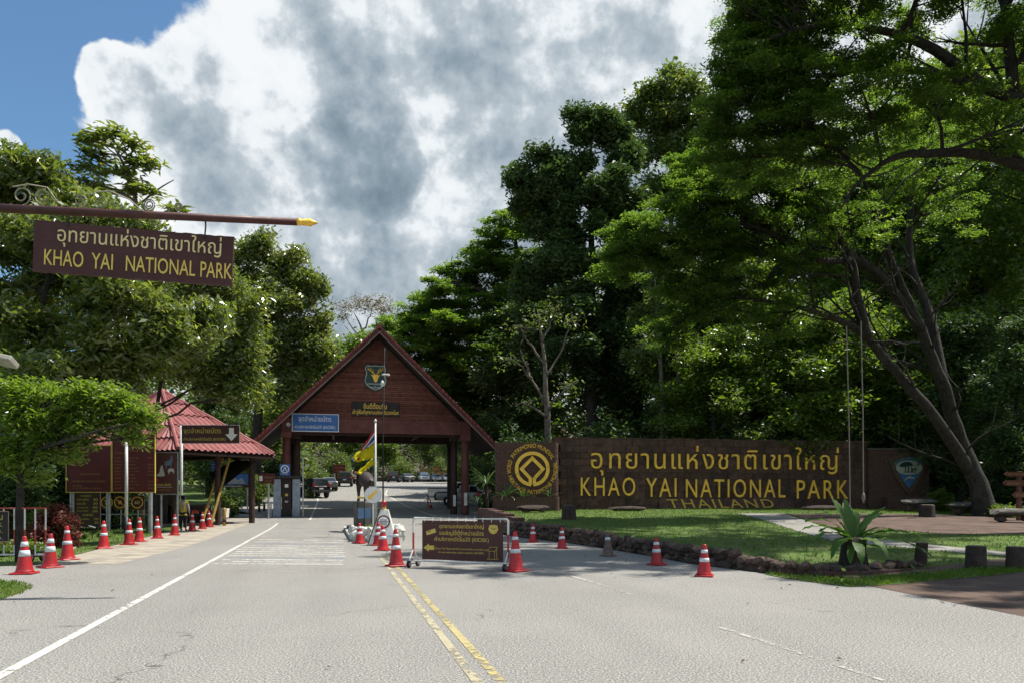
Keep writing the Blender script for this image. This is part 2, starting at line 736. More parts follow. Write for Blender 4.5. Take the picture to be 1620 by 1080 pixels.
def worn_paint(name, c, wear=.5, under=(.21, .20, .18)):
    m = bpy.data.materials.new(name)
    m.use_nodes = True
    t = NT(m.node_tree)
    tc = t.n('ShaderNodeTexCoord').outputs['Object']
    n1 = t.noise(tc, 9.0, 8, .75)
    n2 = t.noise(tc, .9, 3, .6)
    f = t.sstep(t.m('ADD', n1, t.m('MULTIPLY', t.m('SUBTRACT', n2, .5), .6)), wear - .09, wear + .09)
    p = t.n('ShaderNodeBsdfPrincipled')
    t.l(t.mix(t.sstep(n1, .3, .7), c, tuple(x * .78 for x in c)), p.inputs['Base Color'])
    p.inputs['Roughness'].default_value = .75
    mx = t.n('ShaderNodeMixShader')
    t.l(f, mx.inputs[0])
    t.l(p.outputs[0], mx.inputs[1])
    t.l(t.n('ShaderNodeBsdfTransparent').outputs[0], mx.inputs[2])
    t.l(mx.outputs[0], t.n('ShaderNodeOutputMaterial').inputs['Surface'])
    return m


M_asph = asphalt_mat()
M_should = mat('sandy_shoulder', (.36, .32, .255), (.24, .215, .18), 1.6, .9, .6, 30, dirt=(.15, .135, .115), dscale=.8)
M_dirt = mat('red_dirt', (.112, .070, .052), (.065, .042, .033), 1.1, .95, .8, 18, dirt=(.15, .115, .088), dscale=.6)
M_floor = mat('forest_floor', (.075, .055, .035), (.04, .045, .02), 1.2, .95, .8, 9)
M_lawn = mat('lawn_soil', (.085, .14, .022), (.055, .085, .018), 1.3, .95, .5, 30, dirt=(.12, .115, .05), dscale=.7)
M_conc = mat('path_concrete', (.27, .255, .23), (.19, .18, .165), 1.5, .9, .4, 22, dirt=(.16, .14, .11), dscale=.9)
M_white_line = worn_paint('worn_white_paint', (.56, .545, .50), .63)
M_rumble = worn_paint('rumble_paint', (.60, .585, .54), .54)
M_faint_line = worn_paint('faint_white_paint', (.42, .40, .36), .52)
M_yellow_line = worn_paint('worn_yellow_paint', (.42, .35, .16), .56)
M_pale_yellow = worn_paint('faded_yellow_paint', (.40, .355, .235), .57)
M_blue_line = worn_paint('worn_blue_paint', (.18, .26, .40), .44)

# base ground, large enough to reach the horizon
gx = np.concatenate([np.linspace(-900, -60, 22), np.arange(-56, 60, 2.0), np.linspace(64, 900, 22)])
gy = np.concatenate([np.linspace(-60, -8, 8), np.arange(-6, 120, 2.0), np.linspace(124, 1500, 40)])
vv = []
for y in gy:
    for x in gx:
        s_ = 2.1
        vv.append((x, y, min(hz(x + a * s_, y + b * s_) for a in (-1, 0, 1) for b in (-1, 0, 1)) - .06))
nx = len(gx)
ff = [(j * nx + i, j * nx + i + 1, (j + 1) * nx + i + 1, (j + 1) * nx + i) for j in range(len(gy) - 1) for i in range(nx - 1)]
tag(obj('ground', npmesh('ground', vv, ff, M_floor, smooth=True)), kind='structure')

# asphalt
ys_ = [-8, 0, 5, 10.55, 12.6, 14.85, 15.66, 16.0, 16.4, 17, 17.6, 18.7, 21.1, 24.2, 27.5, 30.8, 34, 40, 47, 54, 60, 66, 70, 85, 100, 125]
right_edge = [(edge_x(y) + .03, y) for y in ys_]
left_edge = [rw(-5.2, -8), rw(-5.15, 14.6), rw(-5.3, 15.6), rw(-5.8, 16.5), rw(-6.6, 17.2), rw(-7.8, 17.6), rw(-30, 17.7), rw(-30, 20.6), rw(-5.2, 20.6), rw(-5.0, 56), rw(-7, 60), rw(-5.5, 90), rw(-5.5, 120), rw(-6, 155)]
road_poly = left_edge + [(-12, 158)] + [(p[0] - .0, p[1]) for p in right_edge[::-1]]
road = sheet('road', road_poly, 0.0, M_asph, 1.6)
sheet('shoulder', [rw(-5.0, 20.6), rw(-6.9, 20.6), rw(-7.2, 32), rw(-7.6, 47), rw(-7, 56), rw(-4.4, 56), rw(-4.7, 40), rw(-4.5, 28)], .004, M_should, 1.2)


def stripe(name, pts, wid, m, off=.006):
    """painted line along ground points"""
    vs_, fs_ = [], []
    P = []
    for i in range(len(pts) - 1):
        a, b = Vector(pts[i][:2]), Vector(pts[i + 1][:2])
        k = max(1, int((b - a).length / 1.0))
        P += [a + (b - a) * (j / k) for j in range(k)]
    P.append(Vector(pts[-1][:2]))
    for i, p in enumerate(P):
        t = (P[min(i + 1, len(P) - 1)] - P[max(i - 1, 0)]).normalized()
        n = Vector((-t.y, t.x)) * wid / 2
        for q in (p + n, p - n):
            vs_.append((q.x, q.y, road_z(q.x, q.y) + off))
    fs_ = [(2 * i, 2 * i + 1, 2 * i + 3, 2 * i + 2) for i in range(len(P) - 1)]
    me = bpy.data.meshes.new(name)
    me.from_pydata(vs_, [], fs_)
    me.materials.append(m)
    return obj(name, me, road)


stripe('edge_line', [rw(-2.95, 2), rw(-2.95, 47)], .12, M_white_line)
stripe('edge_line', [rw(-1.2, 50), rw(-1.0, 70), rw(-1.5, 100)], .14, M_white_line)
stripe('edge_line', [rw(7.3, 50), rw(6.3, 62), rw(5.6, 80), rw(6.5, 90)], .14, M_white_line)
stripe('centre_line', [rw(1.26, 3), rw(1.36, 22)], .095, M_pale_yellow)
stripe('centre_line', [rw(1.47, 3), rw(1.56, 22)], .095, M_yellow_line)
stripe('lane_dash', [gp(1140, 992), gp(1235, 1023)], .08, M_faint_line)
stripe('lane_dash', [gp(1235, 1023), gp(1400, 1077)], .06, M_faint_line)
stripe('lane_dash', [gp(890, 907), gp(930, 918)], .10, M_faint_line)
stripe('lane_dash', [gp(930, 918), gp(1000, 940)], .06, M_faint_line)
stripe('gate_line', [gp(392, 849), gp(470, 846), gp(560, 848)], .22, M_faint_line)
stripe('gate_line', [gp(405, 852), gp(480, 850)], .18, M_pale_yellow)
for i in range(13):
    py = 853 + i * 3.05 + .10 * i
    xl = 440 - (py - 830) * 1.87 + 8
    stripe('rumble_stripe', [gp(xl + random.uniform(0, 6), py), gp(545 + random.uniform(-3, 2), py + 1.2)], .17 + .014 * (13 - i) / 2,
           M_blue_line if i in (2, 9) else M_rumble)
for i in range(4):
    py = 896 + i * 3.4
    stripe('rumble_stripe', [gp(385 - i * 8, py), gp(590 + i * 3, py + 2.5)], .05, M_faint_line)

# ground covers on both sides of the road
lawn_edge = [(edge_x(y) + .08, y) for y in (15.9, 16.4, 17.6, 18.7, 21.1, 24.2, 27.5, 30.8, 34, 38, 41.6)]
lawn_poly = lawn_edge + [(2.5, 41.9), (24, 45.0), (36, 45), (36, 27), (22, 22.4), (12.7, 18.6), (8.9, 16.5), (7.2, 15.7)]
lawn = sheet('lawn', lawn_poly, -.004, M_lawn, .8)
strip_poly = [gp(*q)[:2] for q in ((1205, 907), (1250, 911), (1300, 914), (1345, 915), (1400, 911), (1458, 907), (1530, 901), (1640, 893), (1640, 902), (1560, 911), (1480, 918), (1400, 925), (1345, 928), (1290, 921), (1240, 914))]
sheet('grass_strip', strip_poly, .012, M_lawn, .5)
yard_poly = [(6.7, 15.55), (6.52, 14.85), (7.06, 10.55), (8.5, 0), (9, -8), (40, -8), (40, 28), (22, 22.5), (12.7, 18.7), (8.9, 16.6)]
sheet('dirt_yard', yard_poly, .004, M_dirt, 1.0)
path_poly = [gp(*q)[:2] for q in ((1165, 811.5), (1240, 811.5), (1300, 832), (1345, 846), (1440, 858), (1540, 868), (1640, 876), (1640, 882), (1530, 875),
                                  (1430, 865), (1320, 856), (1260, 839), (1200, 820))]
dirt2 = [gp(*q)[:2] for q in ((1246, 812), (1330, 812), (1480, 813), (1650, 815), (1650, 846), (1500, 845), (1400, 836), (1345, 843), (1300, 829))]
sheet('dirt_strip', dirt2, .004, M_dirt, .8)
sheet('path', path_poly, .008, M_conc, .8)
verge = [rw(-7.0, 20.8), rw(-7.3, 32), rw(-7.7, 47), rw(-7, 56), rw(-30, 56), rw(-34, 20.8)]
sheet('grass_verge', verge, -.008, M_lawn, 1.5)
corner = [rw(-5.1, -6), rw(-5.05, 14.6), rw(-5.2, 15.65), rw(-5.7, 16.6), rw(-6.5, 17.3), rw(-7.8, 17.72), rw(-30, 17.8), rw(-30, -6)]
sheet('grass_corner', corner, -.004, M_lawn, 1.5)
sheet('far_verge', [rw(-7.2, 60), rw(-5.8, 90), rw(-5.8, 120), rw(-6, 150), rw(-40, 150), rw(-40, 58)], -.008, M_lawn, 4)


# ------------------------------------------------------------------ grass blades
def leaf_arrays(c, d, n, L, W, fold=.15):
    """diamond leaves: centres c, directions d, normals n"""
    N = len(c)
    s = np.cross(d, n)
    s /= np.linalg.norm(s, axis=1)[:, None] + 1e-9
    n2 = np.cross(s, d)
    L = np.broadcast_to(np.asarray(L, dtype=float), (N,))[:, None]
    W = np.broadcast_to(np.asarray(W, dtype=float), (N,))[:, None]
    v = np.empty((N, 4, 3))
    v[:, 0] = c - d * L * .5
    v[:, 1] = c + s * W * .5 + n2 * W * fold - d * L * .06
    v[:, 2] = c + d * L * .5 - n2 * L * .08
    v[:, 3] = c - s * W * .5 + n2 * W * fold - d * L * .06
    return v.reshape(-1, 3), np.arange(N * 4).reshape(-1, 4)


def unit(a):
    return a / (np.linalg.norm(a, axis=1)[:, None] + 1e-9)


L_grass = leafmat('grass_blades', (.06, .120, .016), (.115, .19, .026), (.20, .20, .07), .35, (1.5, 1.6, .6), .6, .2)


def grass(name, label, polys, n, hgt, seed, holes=()):
    rg = np.random.default_rng(seed)
    pts = []
    for poly, dens in polys:
        xs = [p[0] for p in poly]
        ys = [p[1] for p in poly]
        k = 0
        while k < dens:
            x, y = rg.uniform(min(xs), max(xs)), rg.uniform(min(ys), max(ys))
            k += 1
            if inside(poly, x, y) and not any(inside(h, x, y) for h in holes):
                pts.append((x, y, hz(x, y)))
    pts = np.array(pts)
    N = len(pts)
    d = unit(np.column_stack([rg.normal(0, .55, N), rg.normal(0, .55, N), np.ones(N)]))
    nn = unit(np.column_stack([rg.normal(0, 1, N), rg.normal(0, 1, N), np.zeros(N) + .2]))
    H = hgt * rg.uniform(.5, 1.3, N)
    v, f = leaf_arrays(pts + d * H[:, None] * .45, d, nn, H, H * .22, .1)
    tone = np.clip(rg.uniform(0, 1, N) * .6 + .5 * (np.sin(pts[:, 0] * .9) * np.cos(pts[:, 1] * .7) * .5 + .5) - .1, 0, 1)
    o = obj(name, npmesh(name, v, f, L_grass, tone))
    return tag(o, label, 'grass', kind='stuff')


grass('lawn_grass', 'short green grass of the lawn before the park sign wall', [(lawn_poly, 85000)], 0, .085, 3, (dirt2, path_poly))
grass('strip_grass', 'ragged grass in front of the right end of the stone edging', [(strip_poly, 9000)], 0, .10, 8)
near_v = [rw(-7.0, 20.8), rw(-7.3, 32), rw(-7.7, 47), rw(-14, 47), rw(-16, 20.8)]
grass('verge_grass', 'sunlit grass along the shoulder behind the left traffic cones', [(near_v, 22000)], 0, .09, 4)
nc = [rw(-5.12, 10), rw(-5.08, 14.6), rw(-5.22, 15.6), rw(-5.74, 16.5), rw(-6.5, 17.2), rw(-7.8, 17.6), rw(-9, 17.65), rw(-9, 10)]
grass('corner_grass', 'patch of grass in the left foreground corner beside the asphalt', [(nc, 26000)], 0, .07, 5)

# ================================================================== TREES
def bez(a, b, c, n):
    return [a * (1 - t) ** 2 + b * 2 * t * (1 - t) + c * t * t for t in [i / n for i in range(n + 1)]]


BARK = mat('dark_bark', (.034, .027, .022), (.015, .013, .011), 5, .95, 1.0, 14, dirt=(.060, .060, .048), dscale=2.5, streak=((9, 9, 1.2), (.075, .066, .055), .6))
BARK2 = mat('grey_bark', (.16, .13, .10), (.08, .065, .05), 5, .95, 1.0, 14, dirt=(.20, .19, .16), dscale=2.0)
BARK3 = mat('pale_bark', (.27, .23, .17), (.15, .12, .09), 6, .95, 1.0, 16)

LM = {
    'rain': leafmat('rain_tree_leaf', (.046, .092, .024), (.098, .165, .036), (.180, .235, .062), .55, (2.0, 2.0, .7), .42, .4),
    'dark': leafmat('dark_leaf', (.038, .070, .027), (.066, .106, .037), (.115, .150, .056), .34, (1.5, 1.7, .7), .45, .3),
    'mid': leafmat('mid_green_leaf', (.056, .094, .026), (.104, .150, .040), (.200, .208, .085), .44, (1.8, 1.8, .7), .38, .5),
    'gloss': leafmat('glossy_leaf', (.068, .112, .027), (.148, .188, .048), (.285, .275, .13), .46, (1.8, 1.8, .7), .30, 1.0),
    'light': leafmat('light_green_leaf', (.066, .120, .022), (.120, .180, .034), (.220, .240, .085), .50, (1.7, 1.75, .65), .34, .7),
    'lime': leafmat('lime_leaf', (.085, .150, .022), (.150, .220, .036), (.260, .280, .100), .50, (1.7, 1.75, .6), .32, .8),
    'dry': leafmat('dry_leaf', (.10, .085, .04), (.15, .12, .055), (.19, .165, .095), .35, (1.4, 1.4, .8), .5, .3),
    'red': leafmat('red_leaf', (.10, .028, .026), (.16, .050, .040), (.10, .10, .035), .35, (1.5, 1.2, 1.0), .4, .4),
}


class Tree:
    def __init__(self, seed):
        self.rg = np.random.default_rng(seed)
        self.rnd = random.Random(seed)
        self.trunk = MB()
        self.limbs = []
        self.nodes = []          # (point, radius) that limbs may leave from
        self.tips = []
        self.anchor = None

    def wood(self, pts, rad, n=10, part=None, jit=0.0):
        P = [Vector(p) for p in pts]
        Q, RR = [], []
        # catmull-rom smoothing
        for i in range(len(P) - 1):
            p0, p1, p2, p3 = P[max(i - 1, 0)], P[i], P[i + 1], P[min(i + 2, len(P) - 1)]
            k = 4
            for j in range(k):
                t = j / k
                q = .5 * ((2 * p1) + (p2 - p0) * t + (2 * p0 - 5 * p1 + 4 * p2 - p3) * t * t + (3 * p1 - p0 - 3 * p2 + p3) * t ** 3)
                if jit:
                    q += Vector((self.rnd.gauss(0, jit), self.rnd.gauss(0, jit), self.rnd.gauss(0, jit)))
                Q.append(q)
                RR.append(rad[i] + (rad[i + 1] - rad[i]) * t)
        Q.append(P[-1])
        RR.append(rad[-1])
        (part or self.trunk).tube(Q, RR, n)
        for q, r in zip(Q, RR):
            self.nodes.append((q, r))

    def lobe(self, c, r, tips, droop=0.0, nb=6, shell=.45, attach=True, limb=True, twig=True, rmax=.22, sub=0):
        c = Vector(c)
        rg, rnd = self.rg, self.rnd
        mb = MB()
        if limb and self.nodes:
            best, bd = None, 1e9
            for q, rad in self.nodes:
                dz = c.z - q.z
                d = (c - q).length + (6 * max(0, .25 * (c - q).length - dz)) * .35 + (0 if rad > .05 else 3)
                if d < bd:
                    best, bd, br = q, d, rad
            a = best
            span = (c - a).length
            ctrl = a + (c - a) * .45 + Vector((rnd.gauss(0, .07), rnd.gauss(0, .07), .18)) * span
            pth = bez(a, ctrl, c, 7)
            pth = [p + Vector((rnd.gauss(0, 1), rnd.gauss(0, 1), rnd.gauss(0, 1))) * (.018 * span if 0 < i < 7 else 0) for i, p in enumerate(pth)]
            r0 = min(br * .62, rmax, .03 + .022 * span)
            mb.tube(pth, [r0 + (.03 - r0) * (i / 7) for i in range(8)], 6, False)
            for i, p in enumerate(pth[3:]):
                self.nodes.append((p, .045))
        else:
            pth = [c]
        rx, ry, rz = r
        d = unit(rg.normal(0, 1, (tips, 3)))
        rad = rg.uniform(0, 1, tips) ** shell
        rad = np.where(rg.uniform(0, 1, tips) < .13, rg.uniform(.95, 1.38, tips), rad)
        T = np.array(c) + d * rad[:, None] * np.array([rx, ry, rz])
        if sub > 0:
            # sprays: flat tilted fans scattered through a deeper volume
            sc_ = np.array(c) + unit(rg.normal(0, 1, (sub, 3))) * (rg.uniform(0, 1, sub) ** .45)[:, None] * np.array([rx, ry, max(rz * 1.9, rx * .60)])
            k = rg.integers(0, sub, tips)
            tilt = rg.normal(0, .32, (sub, 2))
            size = rg.uniform(.10, .34, sub) * rx
            aa, rr_ = rg.uniform(0, 2 * np.pi, tips), np.sqrt(rg.uniform(0, 1, tips))
            ox, oy = np.cos(aa) * rr_ * size[k], np.sin(aa) * rr_ * size[k] * .8
            T = sc_[k] + np.column_stack([ox, oy, ox * tilt[k, 0] + oy * tilt[k, 1] - .28 * rr_ ** 2 * size[k] + rg.normal(0, .08, tips) * size[k]])
            d = d * 0
        elif sub < 0:
            # rounded clumps with gaps between them
            n_ = -sub
            sc_ = np.array(c) + unit(rg.normal(0, 1, (n_, 3))) * rg.uniform(.35, 1.05, n_)[:, None] * np.array([rx, ry, rz])
            k = rg.integers(0, n_, tips)
            size = rg.uniform(.20, .42, n_) * rx
            T = sc_[k] + unit(rg.normal(0, 1, (tips, 3))) * (rg.uniform(0, 1, tips) ** .4 * size[k])[:, None] * np.array([1, 1, .62])
            d = d * 0
        T[:, 2] -= droop * ((d[:, 0] * rad) ** 2 + (d[:, 1] * rad) ** 2) * max(rx, ry) * .5
        self.tips.append(T)
        if twig:
            for k in range(nb):
                t_ = Vector(T[rnd.randrange(tips)])
                a = pth[rnd.randrange(max(0, len(pth) - 4), len(pth))] if len(pth) > 1 else c
                mid = a + (t_ - a) * .5 + Vector((rnd.gauss(0, .1), rnd.gauss(0, .1), .12)) * (t_ - a).length
                mb.tube(bez(a, mid, t_, 4), [.035, .03, .022, .016, .008], 4, False)
        if mb.v:
            self.limbs.append(mb)

    def crown(self, M, spread, L, W, flat=.5, droop=.2, sun_bias=0.0):
        rg = self.rg
        T = np.concatenate(self.tips)
        n_t = len(T)
        N = n_t * M
        c = np.repeat(T, M, axis=0) + np.clip(rg.normal(0, 1, (N, 3)), -1.7, 1.7) * np.array(spread)
        az = rg.uniform(0, 2 * np.pi, N)
        d = unit(np.column_stack([np.cos(az), np.sin(az), rg.normal(-droop, .35, N)]))
        nn = unit(np.column_stack([rg.normal(0, 1, N) * (1 - flat), rg.normal(0, 1, N) * (1 - flat), np.ones(N) * (.35 + flat)]))
        s = rg.uniform(.65, 1.3, N)
        v, f = leaf_arrays(c, d, nn, L * s, W * s)
        tone = np.clip(np.repeat(rg.uniform(0, 1, n_t), M) * .55 + rg.uniform(0, 1, N) * .5 - .04, 0, 1)
        return v, f, tone

    def finish(self, name, label, cat, leafm, bark, M, spread, L, W, flat=.5, droop=.2, base=None, group=None, join_limbs=False, crown='crown'):
        base = Vector(base) if base is not None else self.nodes[0][0]
        root = thing(name, label, cat, base, group=group)
        for mb in [self.trunk]:
            mb.v = [p - base for p in mb.v]
        if join_limbs:
            for lb in self.limbs:
                self.trunk.add([p - base for p in lb.v], lb.f)
        if self.trunk.v:
            o = obj('trunk', npm(self.trunk, bark), root)
        if not join_limbs:
            for lb in self.limbs:
                lb.v = [p - base for p in lb.v]
                obj('limb', npm(lb, bark), root)
        if self.tips:
            v, f, tone = self.crown(M, spread, L, W, flat, droop)
            v = v - np.array(base)
            obj(crown, npmesh(crown, v, f, LM[leafm], tone), root)
        return root


def npm(mb, m):
    me = bpy.data.meshes.new('wood')
    me.from_pydata([tuple(p) for p in mb.v], [], mb.f)
    me.polygons.foreach_set('use_smooth', [True] * len(me.polygons))
    me.materials.append(m)
    return me


def lb(px, py, Y, rx, rz, ry=None):
    """a lobe given by its place and size in the photograph at depth Y"""
    k = Y / F
    return at(px, py, Y), (rx * k, (ry if ry else rx * k), rz * k)


# ---- the great rain tree right of the wall
t = Tree(11)
g0 = gp(1562, 816)
Yb = g0.y
t.wood([g0 - Vector((0, 0, .3)), at(1548, 765, Yb), at(1518, 695, Yb), at(1492, 612, Yb - .6), at(1456, 520, Yb - 1.2), at(1420, 440, Yb - 1.8), at(1388, 350, Yb - 2.4), at(1365, 280, Yb - 3)],
       [.60, .42, .33, .28, .22, .17, .12, .07], 14, jit=.02)
t.wood([at(1536, 745, Yb), at(1480, 662, Yb - 1.2), at(1412, 582, Yb - 2.2), at(1368, 532, Yb - 2.8), at(1310, 500, Yb - 3.4), at(1225, 478, Yb - 4), at(1140, 468, Yb - 4.4)],
       [.30, .25, .21, .18, .13, .08, .03], 12, jit=.02)
t.wood([at(1372, 535, Yb - 2.8), at(1356, 470, Yb - 3.2), at(1346, 410, Yb - 3.6), at(1310, 350, Yb - 4), at(1255, 290, Yb - 4.6)], [.25, .19, .16, .12, .05], 10)
t.wood([at(1492, 612, Yb - .6), at(1470, 500, Yb), at(1440, 410, Yb + .8), at(1445, 300, Yb + 1.5), at(1470, 210, Yb + 2)], [.30, .24, .18, .13, .05], 10)
t.wood([at(1456, 520, Yb - 1.2), at(1385, 430, Yb - 2), at(1300, 395, Yb - 3), at(1215, 400, Yb - 3.6), at(1120, 410, Yb - 4.2)], [.25, .20, .15, .10, .04], 10)
t.wood([at(1346, 410, Yb - 3.6), at(1290, 410, Yb - 4.5), at(1200, 360, Yb - 5), at(1100, 350, Yb - 5.5)], [.16, .13, .09, .04], 8)
for px, py, dy, rx, rz, n in (
        (985, 412, -4, 62, 13, 420), (1055, 372, -5, 80, 14, 600), (1000, 372, -4, 45, 10, 240), (1110, 425, -4, 80, 14, 560), (1165, 352, -5, 85, 15, 560), (1090, 465, -3, 70, 12, 300),
        (1215, 440, -4, 90, 14, 300), (1150, 490, -3, 70, 11, 200), (1265, 385, -4, 85, 15, 280), (1165, 300, -5, 90, 16, 600), (1255, 310, -4, 90, 16, 560),
        (1080, 320, -5, 70, 13, 420), (1105, 265, -4, 70, 16, 460), (1200, 235, -4, 95, 18, 560), (1310, 260, -3, 90, 18, 380), (1350, 340, -3, 90, 16, 170),
        (1240, 500, -3, 80, 12, 90), (1050, 530, -2, 50, 10, 160), (1430, 290, 0, 80, 18, 170), (1500, 330, 1, 80, 18, 120),
        (1400, 200, 0, 90, 20, 240), (1480, 230, 1, 80, 18, 180), (1120, 380, -5, 50, 10, 240)):
    c, r = lb(px, py, Yb + dy, rx, rz)
    t.lobe(c, (r[0], r[0] * 1.05, r[2]), n, droop=.18, nb=9, shell=.5, sub=26)
def side_boughs(t, n, seed, rmin, rmax, len0, len1, bias):
    rnd = random.Random(seed)
    cand = [(q, r) for q, r in t.nodes if rmin < r < rmax]
    for _ in range(n):
        q, r = cand[rnd.randrange(len(cand))]
        d_ = Vector((rnd.gauss(bias[0], .7), rnd.gauss(bias[1], .6), rnd.gauss(bias[2], .35))).normalized()
        L_ = rnd.uniform(len0, len1)
        P = [q]
        for k in range(5):
            d_ = (d_ + Vector((rnd.gauss(0, .16), rnd.gauss(0, .16), rnd.gauss(.03, .14)))).normalized()
            P.append(P[-1] + d_ * L_ / 5)
        r0 = min(r * .5, .075)
        mb = MB()
        mb.tube(P, [r0 * (1 - .8 * k / 5) for k in range(6)], 5, False)
        for k in (2, 3, 4):
            e_ = (d_ + Vector((rnd.gauss(0, .8), rnd.gauss(0, .8), rnd.gauss(.2, .5)))).normalized()
            mb.tube([P[k], P[k] + e_ * L_ * .16, P[k] + e_ * L_ * .3 + Vector((0, 0, .1 * L_))], [r0 * .45, r0 * .3, .008], 4, False)
        t.limbs.append(mb)


side_boughs(t, 60, 5, .05, .34, 2.2, 5.0, (-.7, -.2, .55))
t.finish('rain_tree', 'huge leaning rain tree with twin trunks and feathery crown right of the park wall', 'tree', 'rain', BARK, 24, (.19, .19, .06), .165, .055, .62, .12, base=g0)

# ---- the second rain tree, its trunk outside the frame, boughs reaching in from the right
t = Tree(12)
bx = Vector((20.5, 26.0, hz(20.5, 26.0)))
t.wood([bx - Vector((0, 0, .3)), bx + Vector((-.1, 0, 3.5)), bx + Vector((-.5, -.2, 7)), bx + Vector((-1.2, -.3, 10)), bx + Vector((-2.0, -.5, 14)), bx + Vector((-2.6, -.8, 18))], [.75, .6, .52, .42, .3, .12], 14)
t.wood([bx + Vector((-.5, -.2, 7)), at(1720, 330, 26), at(1620, 262, 25.5), at(1545, 246, 25), at(1440, 242, 24.5), at(1380, 268, 24), at(1330, 330, 23.6)], [.32, .27, .20, .16, .12, .07, .03], 10, jit=.03)
t.wood([bx + Vector((-1.2, -.3, 10)), at(1690, 215, 25.5), at(1620, 165, 25), at(1545, 135, 24.5), at(1450, 112, 24), at(1360, 115, 23.5), at(1270, 125, 23)], [.30, .24, .18, .15, .11, .07, .04], 10, jit=.03)
t.wood([at(1560, 142, 24.6), at(1480, 80, 24), at(1400, 50, 23.5), at(1300, 40, 23), at(1220, 60, 22.6)], [.2, .15, .11, .08, .04], 8)
t.wood([at(1605, 160, 25), at(1598, 90, 24.8), at(1590, 10, 24.6), at(1575, -70, 24.4)], [.20, .17, .14, .08], 8)
t.wood([bx + Vector((-2.0, -.5, 14)), at(1600, -60, 24.5), at(1450, -90, 24), at(1300, -60, 23.5)], [.28, .2, .14, .06], 8)
for px, py, Y, rx, rz, n in (
        (1178, 40, 24, 50, 16, 360), (1215, 85, 24, 75, 17, 520), (1160, 130, 24, 55, 14, 360), (1230, 150, 24, 90, 17, 560), (1150, 195, 24.5, 60, 14, 340), (1250, 205, 24, 100, 16, 520),
        (1200, 10, 24, 50, 18, 320), (1300, 30, 23.5, 95, 20, 520), (1320, 105, 23.5, 100, 17, 480), (1370, 165, 23.5, 100, 16, 360), (1450, 0, 24, 80, 16, 260),
        (1330, -40, 23.5, 110, 24, 420), (1230, -45, 23.5, 70, 22, 360), (1480, -70, 24, 110, 24, 320), (1600, 40, 24.5, 70, 20, 240), (1600, -40, 25, 90, 24, 260), (1690, 60, 25, 90, 24, 240),
        (1250, -90, 20, 110, 24, 300), (1420, -110, 21, 120, 26, 300), (1560, -110, 21, 110, 26, 260), (1200, -40, 28, 90, 24, 300), (1350, -60, 29, 110, 24, 300), (1500, -50, 30, 110, 24, 260),
        (1150, -100, 25, 90, 24, 260), (1700, -60, 27, 110, 26, 240), (1620, -120, 24, 110, 26, 240), (1750, -20, 22, 100, 26, 200),
        (1480, 165, 24.5, 85, 13, 200), (1570, 215, 25, 80, 14, 160), (1700, 190, 26, 80, 20, 200), (1180, 250, 24.5, 70, 12, 260), (1320, 235, 24, 75, 12, 200)):
    c, r = lb(px, py, Y, rx, rz)
    t.lobe(c, (r[0], r[0] * 1.25, r[2]), n, droop=.15, nb=9, shell=.5, sub=26)
side_boughs(t, 40, 6, .05, .34, 2.0, 4.5, (-.8, -.1, .4))
t.finish('rain_tree', 'rain tree whose dark boughs reach in from beyond the right edge of the photo', 'tree', 'rain', BARK, 22, (.17, .17, .055), .145, .048, .62, .12, base=bx)

rt2 = sc.objects[[o.name for o in sc.objects if o.get('label', '').startswith('rain tree whose dark boughs')][0]]
o = copy_tree(rt2)
o.location = (28.5, 17.5, hz(28.5, 17.5))
o.rotation_euler = (0, 0, R(-9))
o.scale = (.95, .85, .95)
tag(o, 'rain tree beyond the right edge whose shade falls on the dirt yard', 'tree')

# ---- rain tree sloping down behind the gate on the right
t = Tree(13)
YE = 69
gE = Vector((at(868, 700, YE).x, YE, hz(at(868, 700, YE).x, YE)))
t.wood([gE - Vector((0, 0, .4)), at(860, 690, YE), at(845, 600, YE), at(830, 520, YE), at(820, 440, YE), at(815, 370, YE)], [.9, .8, .65, .5, .32, .12], 10)
t.wood([at(845, 600, YE), at(790, 545, YE - 1), at(730, 525, YE - 2), at(670, 530, YE - 3)], [.45, .34, .2, .07], 8)
t.wood([at(830, 520, YE), at(780, 470, YE - 2), at(720, 450, YE - 3), at(680, 460, YE - 4)], [.4, .28, .17, .06], 8)
for px, py, rx, rz, n in ((632, 520, 40, 9, 300), (668, 492, 45, 10, 340), (705, 462, 48, 10, 360), (735, 430, 45, 10, 360), (762, 400, 45, 10, 340), (795, 368, 45, 11, 340), (830, 345, 45, 12, 300),
                          (650, 548, 55, 9, 380), (715, 520, 60, 10, 420), (770, 480, 60, 10, 400), (820, 435, 55, 11, 340), (690, 578, 60, 9, 380), (760, 555, 65, 10, 400), (825, 510, 55, 10, 300),
                          (735, 610, 65, 10, 360), (800, 590, 60, 10, 300), (770, 650, 60, 11, 300), (720, 650, 45, 9, 240), (840, 650, 50, 12, 220), (640, 585, 35, 8, 200), (870, 400, 45, 14, 240), (690, 500, 45, 14, 260), (740, 455, 45, 14, 260), (790, 415, 45, 14, 260), (800, 460, 45, 14, 240), (680, 545, 45, 14, 260), (745, 520, 50, 14, 260), (795, 540, 50, 14, 240), (710, 590, 50, 14, 220), (660, 520, 35, 12, 200),
                          (850, 580, 50, 16, 220), (850, 470, 45, 16, 220), (610, 545, 25, 9, 120), (770, 620, 50, 14, 220), (830, 620, 50, 16, 200), (690, 630, 45, 14, 200), (740, 680, 45, 16, 180), (800, 690, 50, 16, 160)):
    c, r = lb(px, py, YE + random.uniform(-4, 1), rx, rz)
    t.lobe(c, (r[0], r[0] * 1.1, r[2]), n, droop=.2, nb=5, shell=.5, sub=22)
t.finish('rain_tree', 'broad rain tree with layered branches sloping down behind the right side of the gate', 'tree', 'rain', BARK, 13, (.36, .36, .09), .36, .13, .66, .12, base=gE, join_limbs=True)


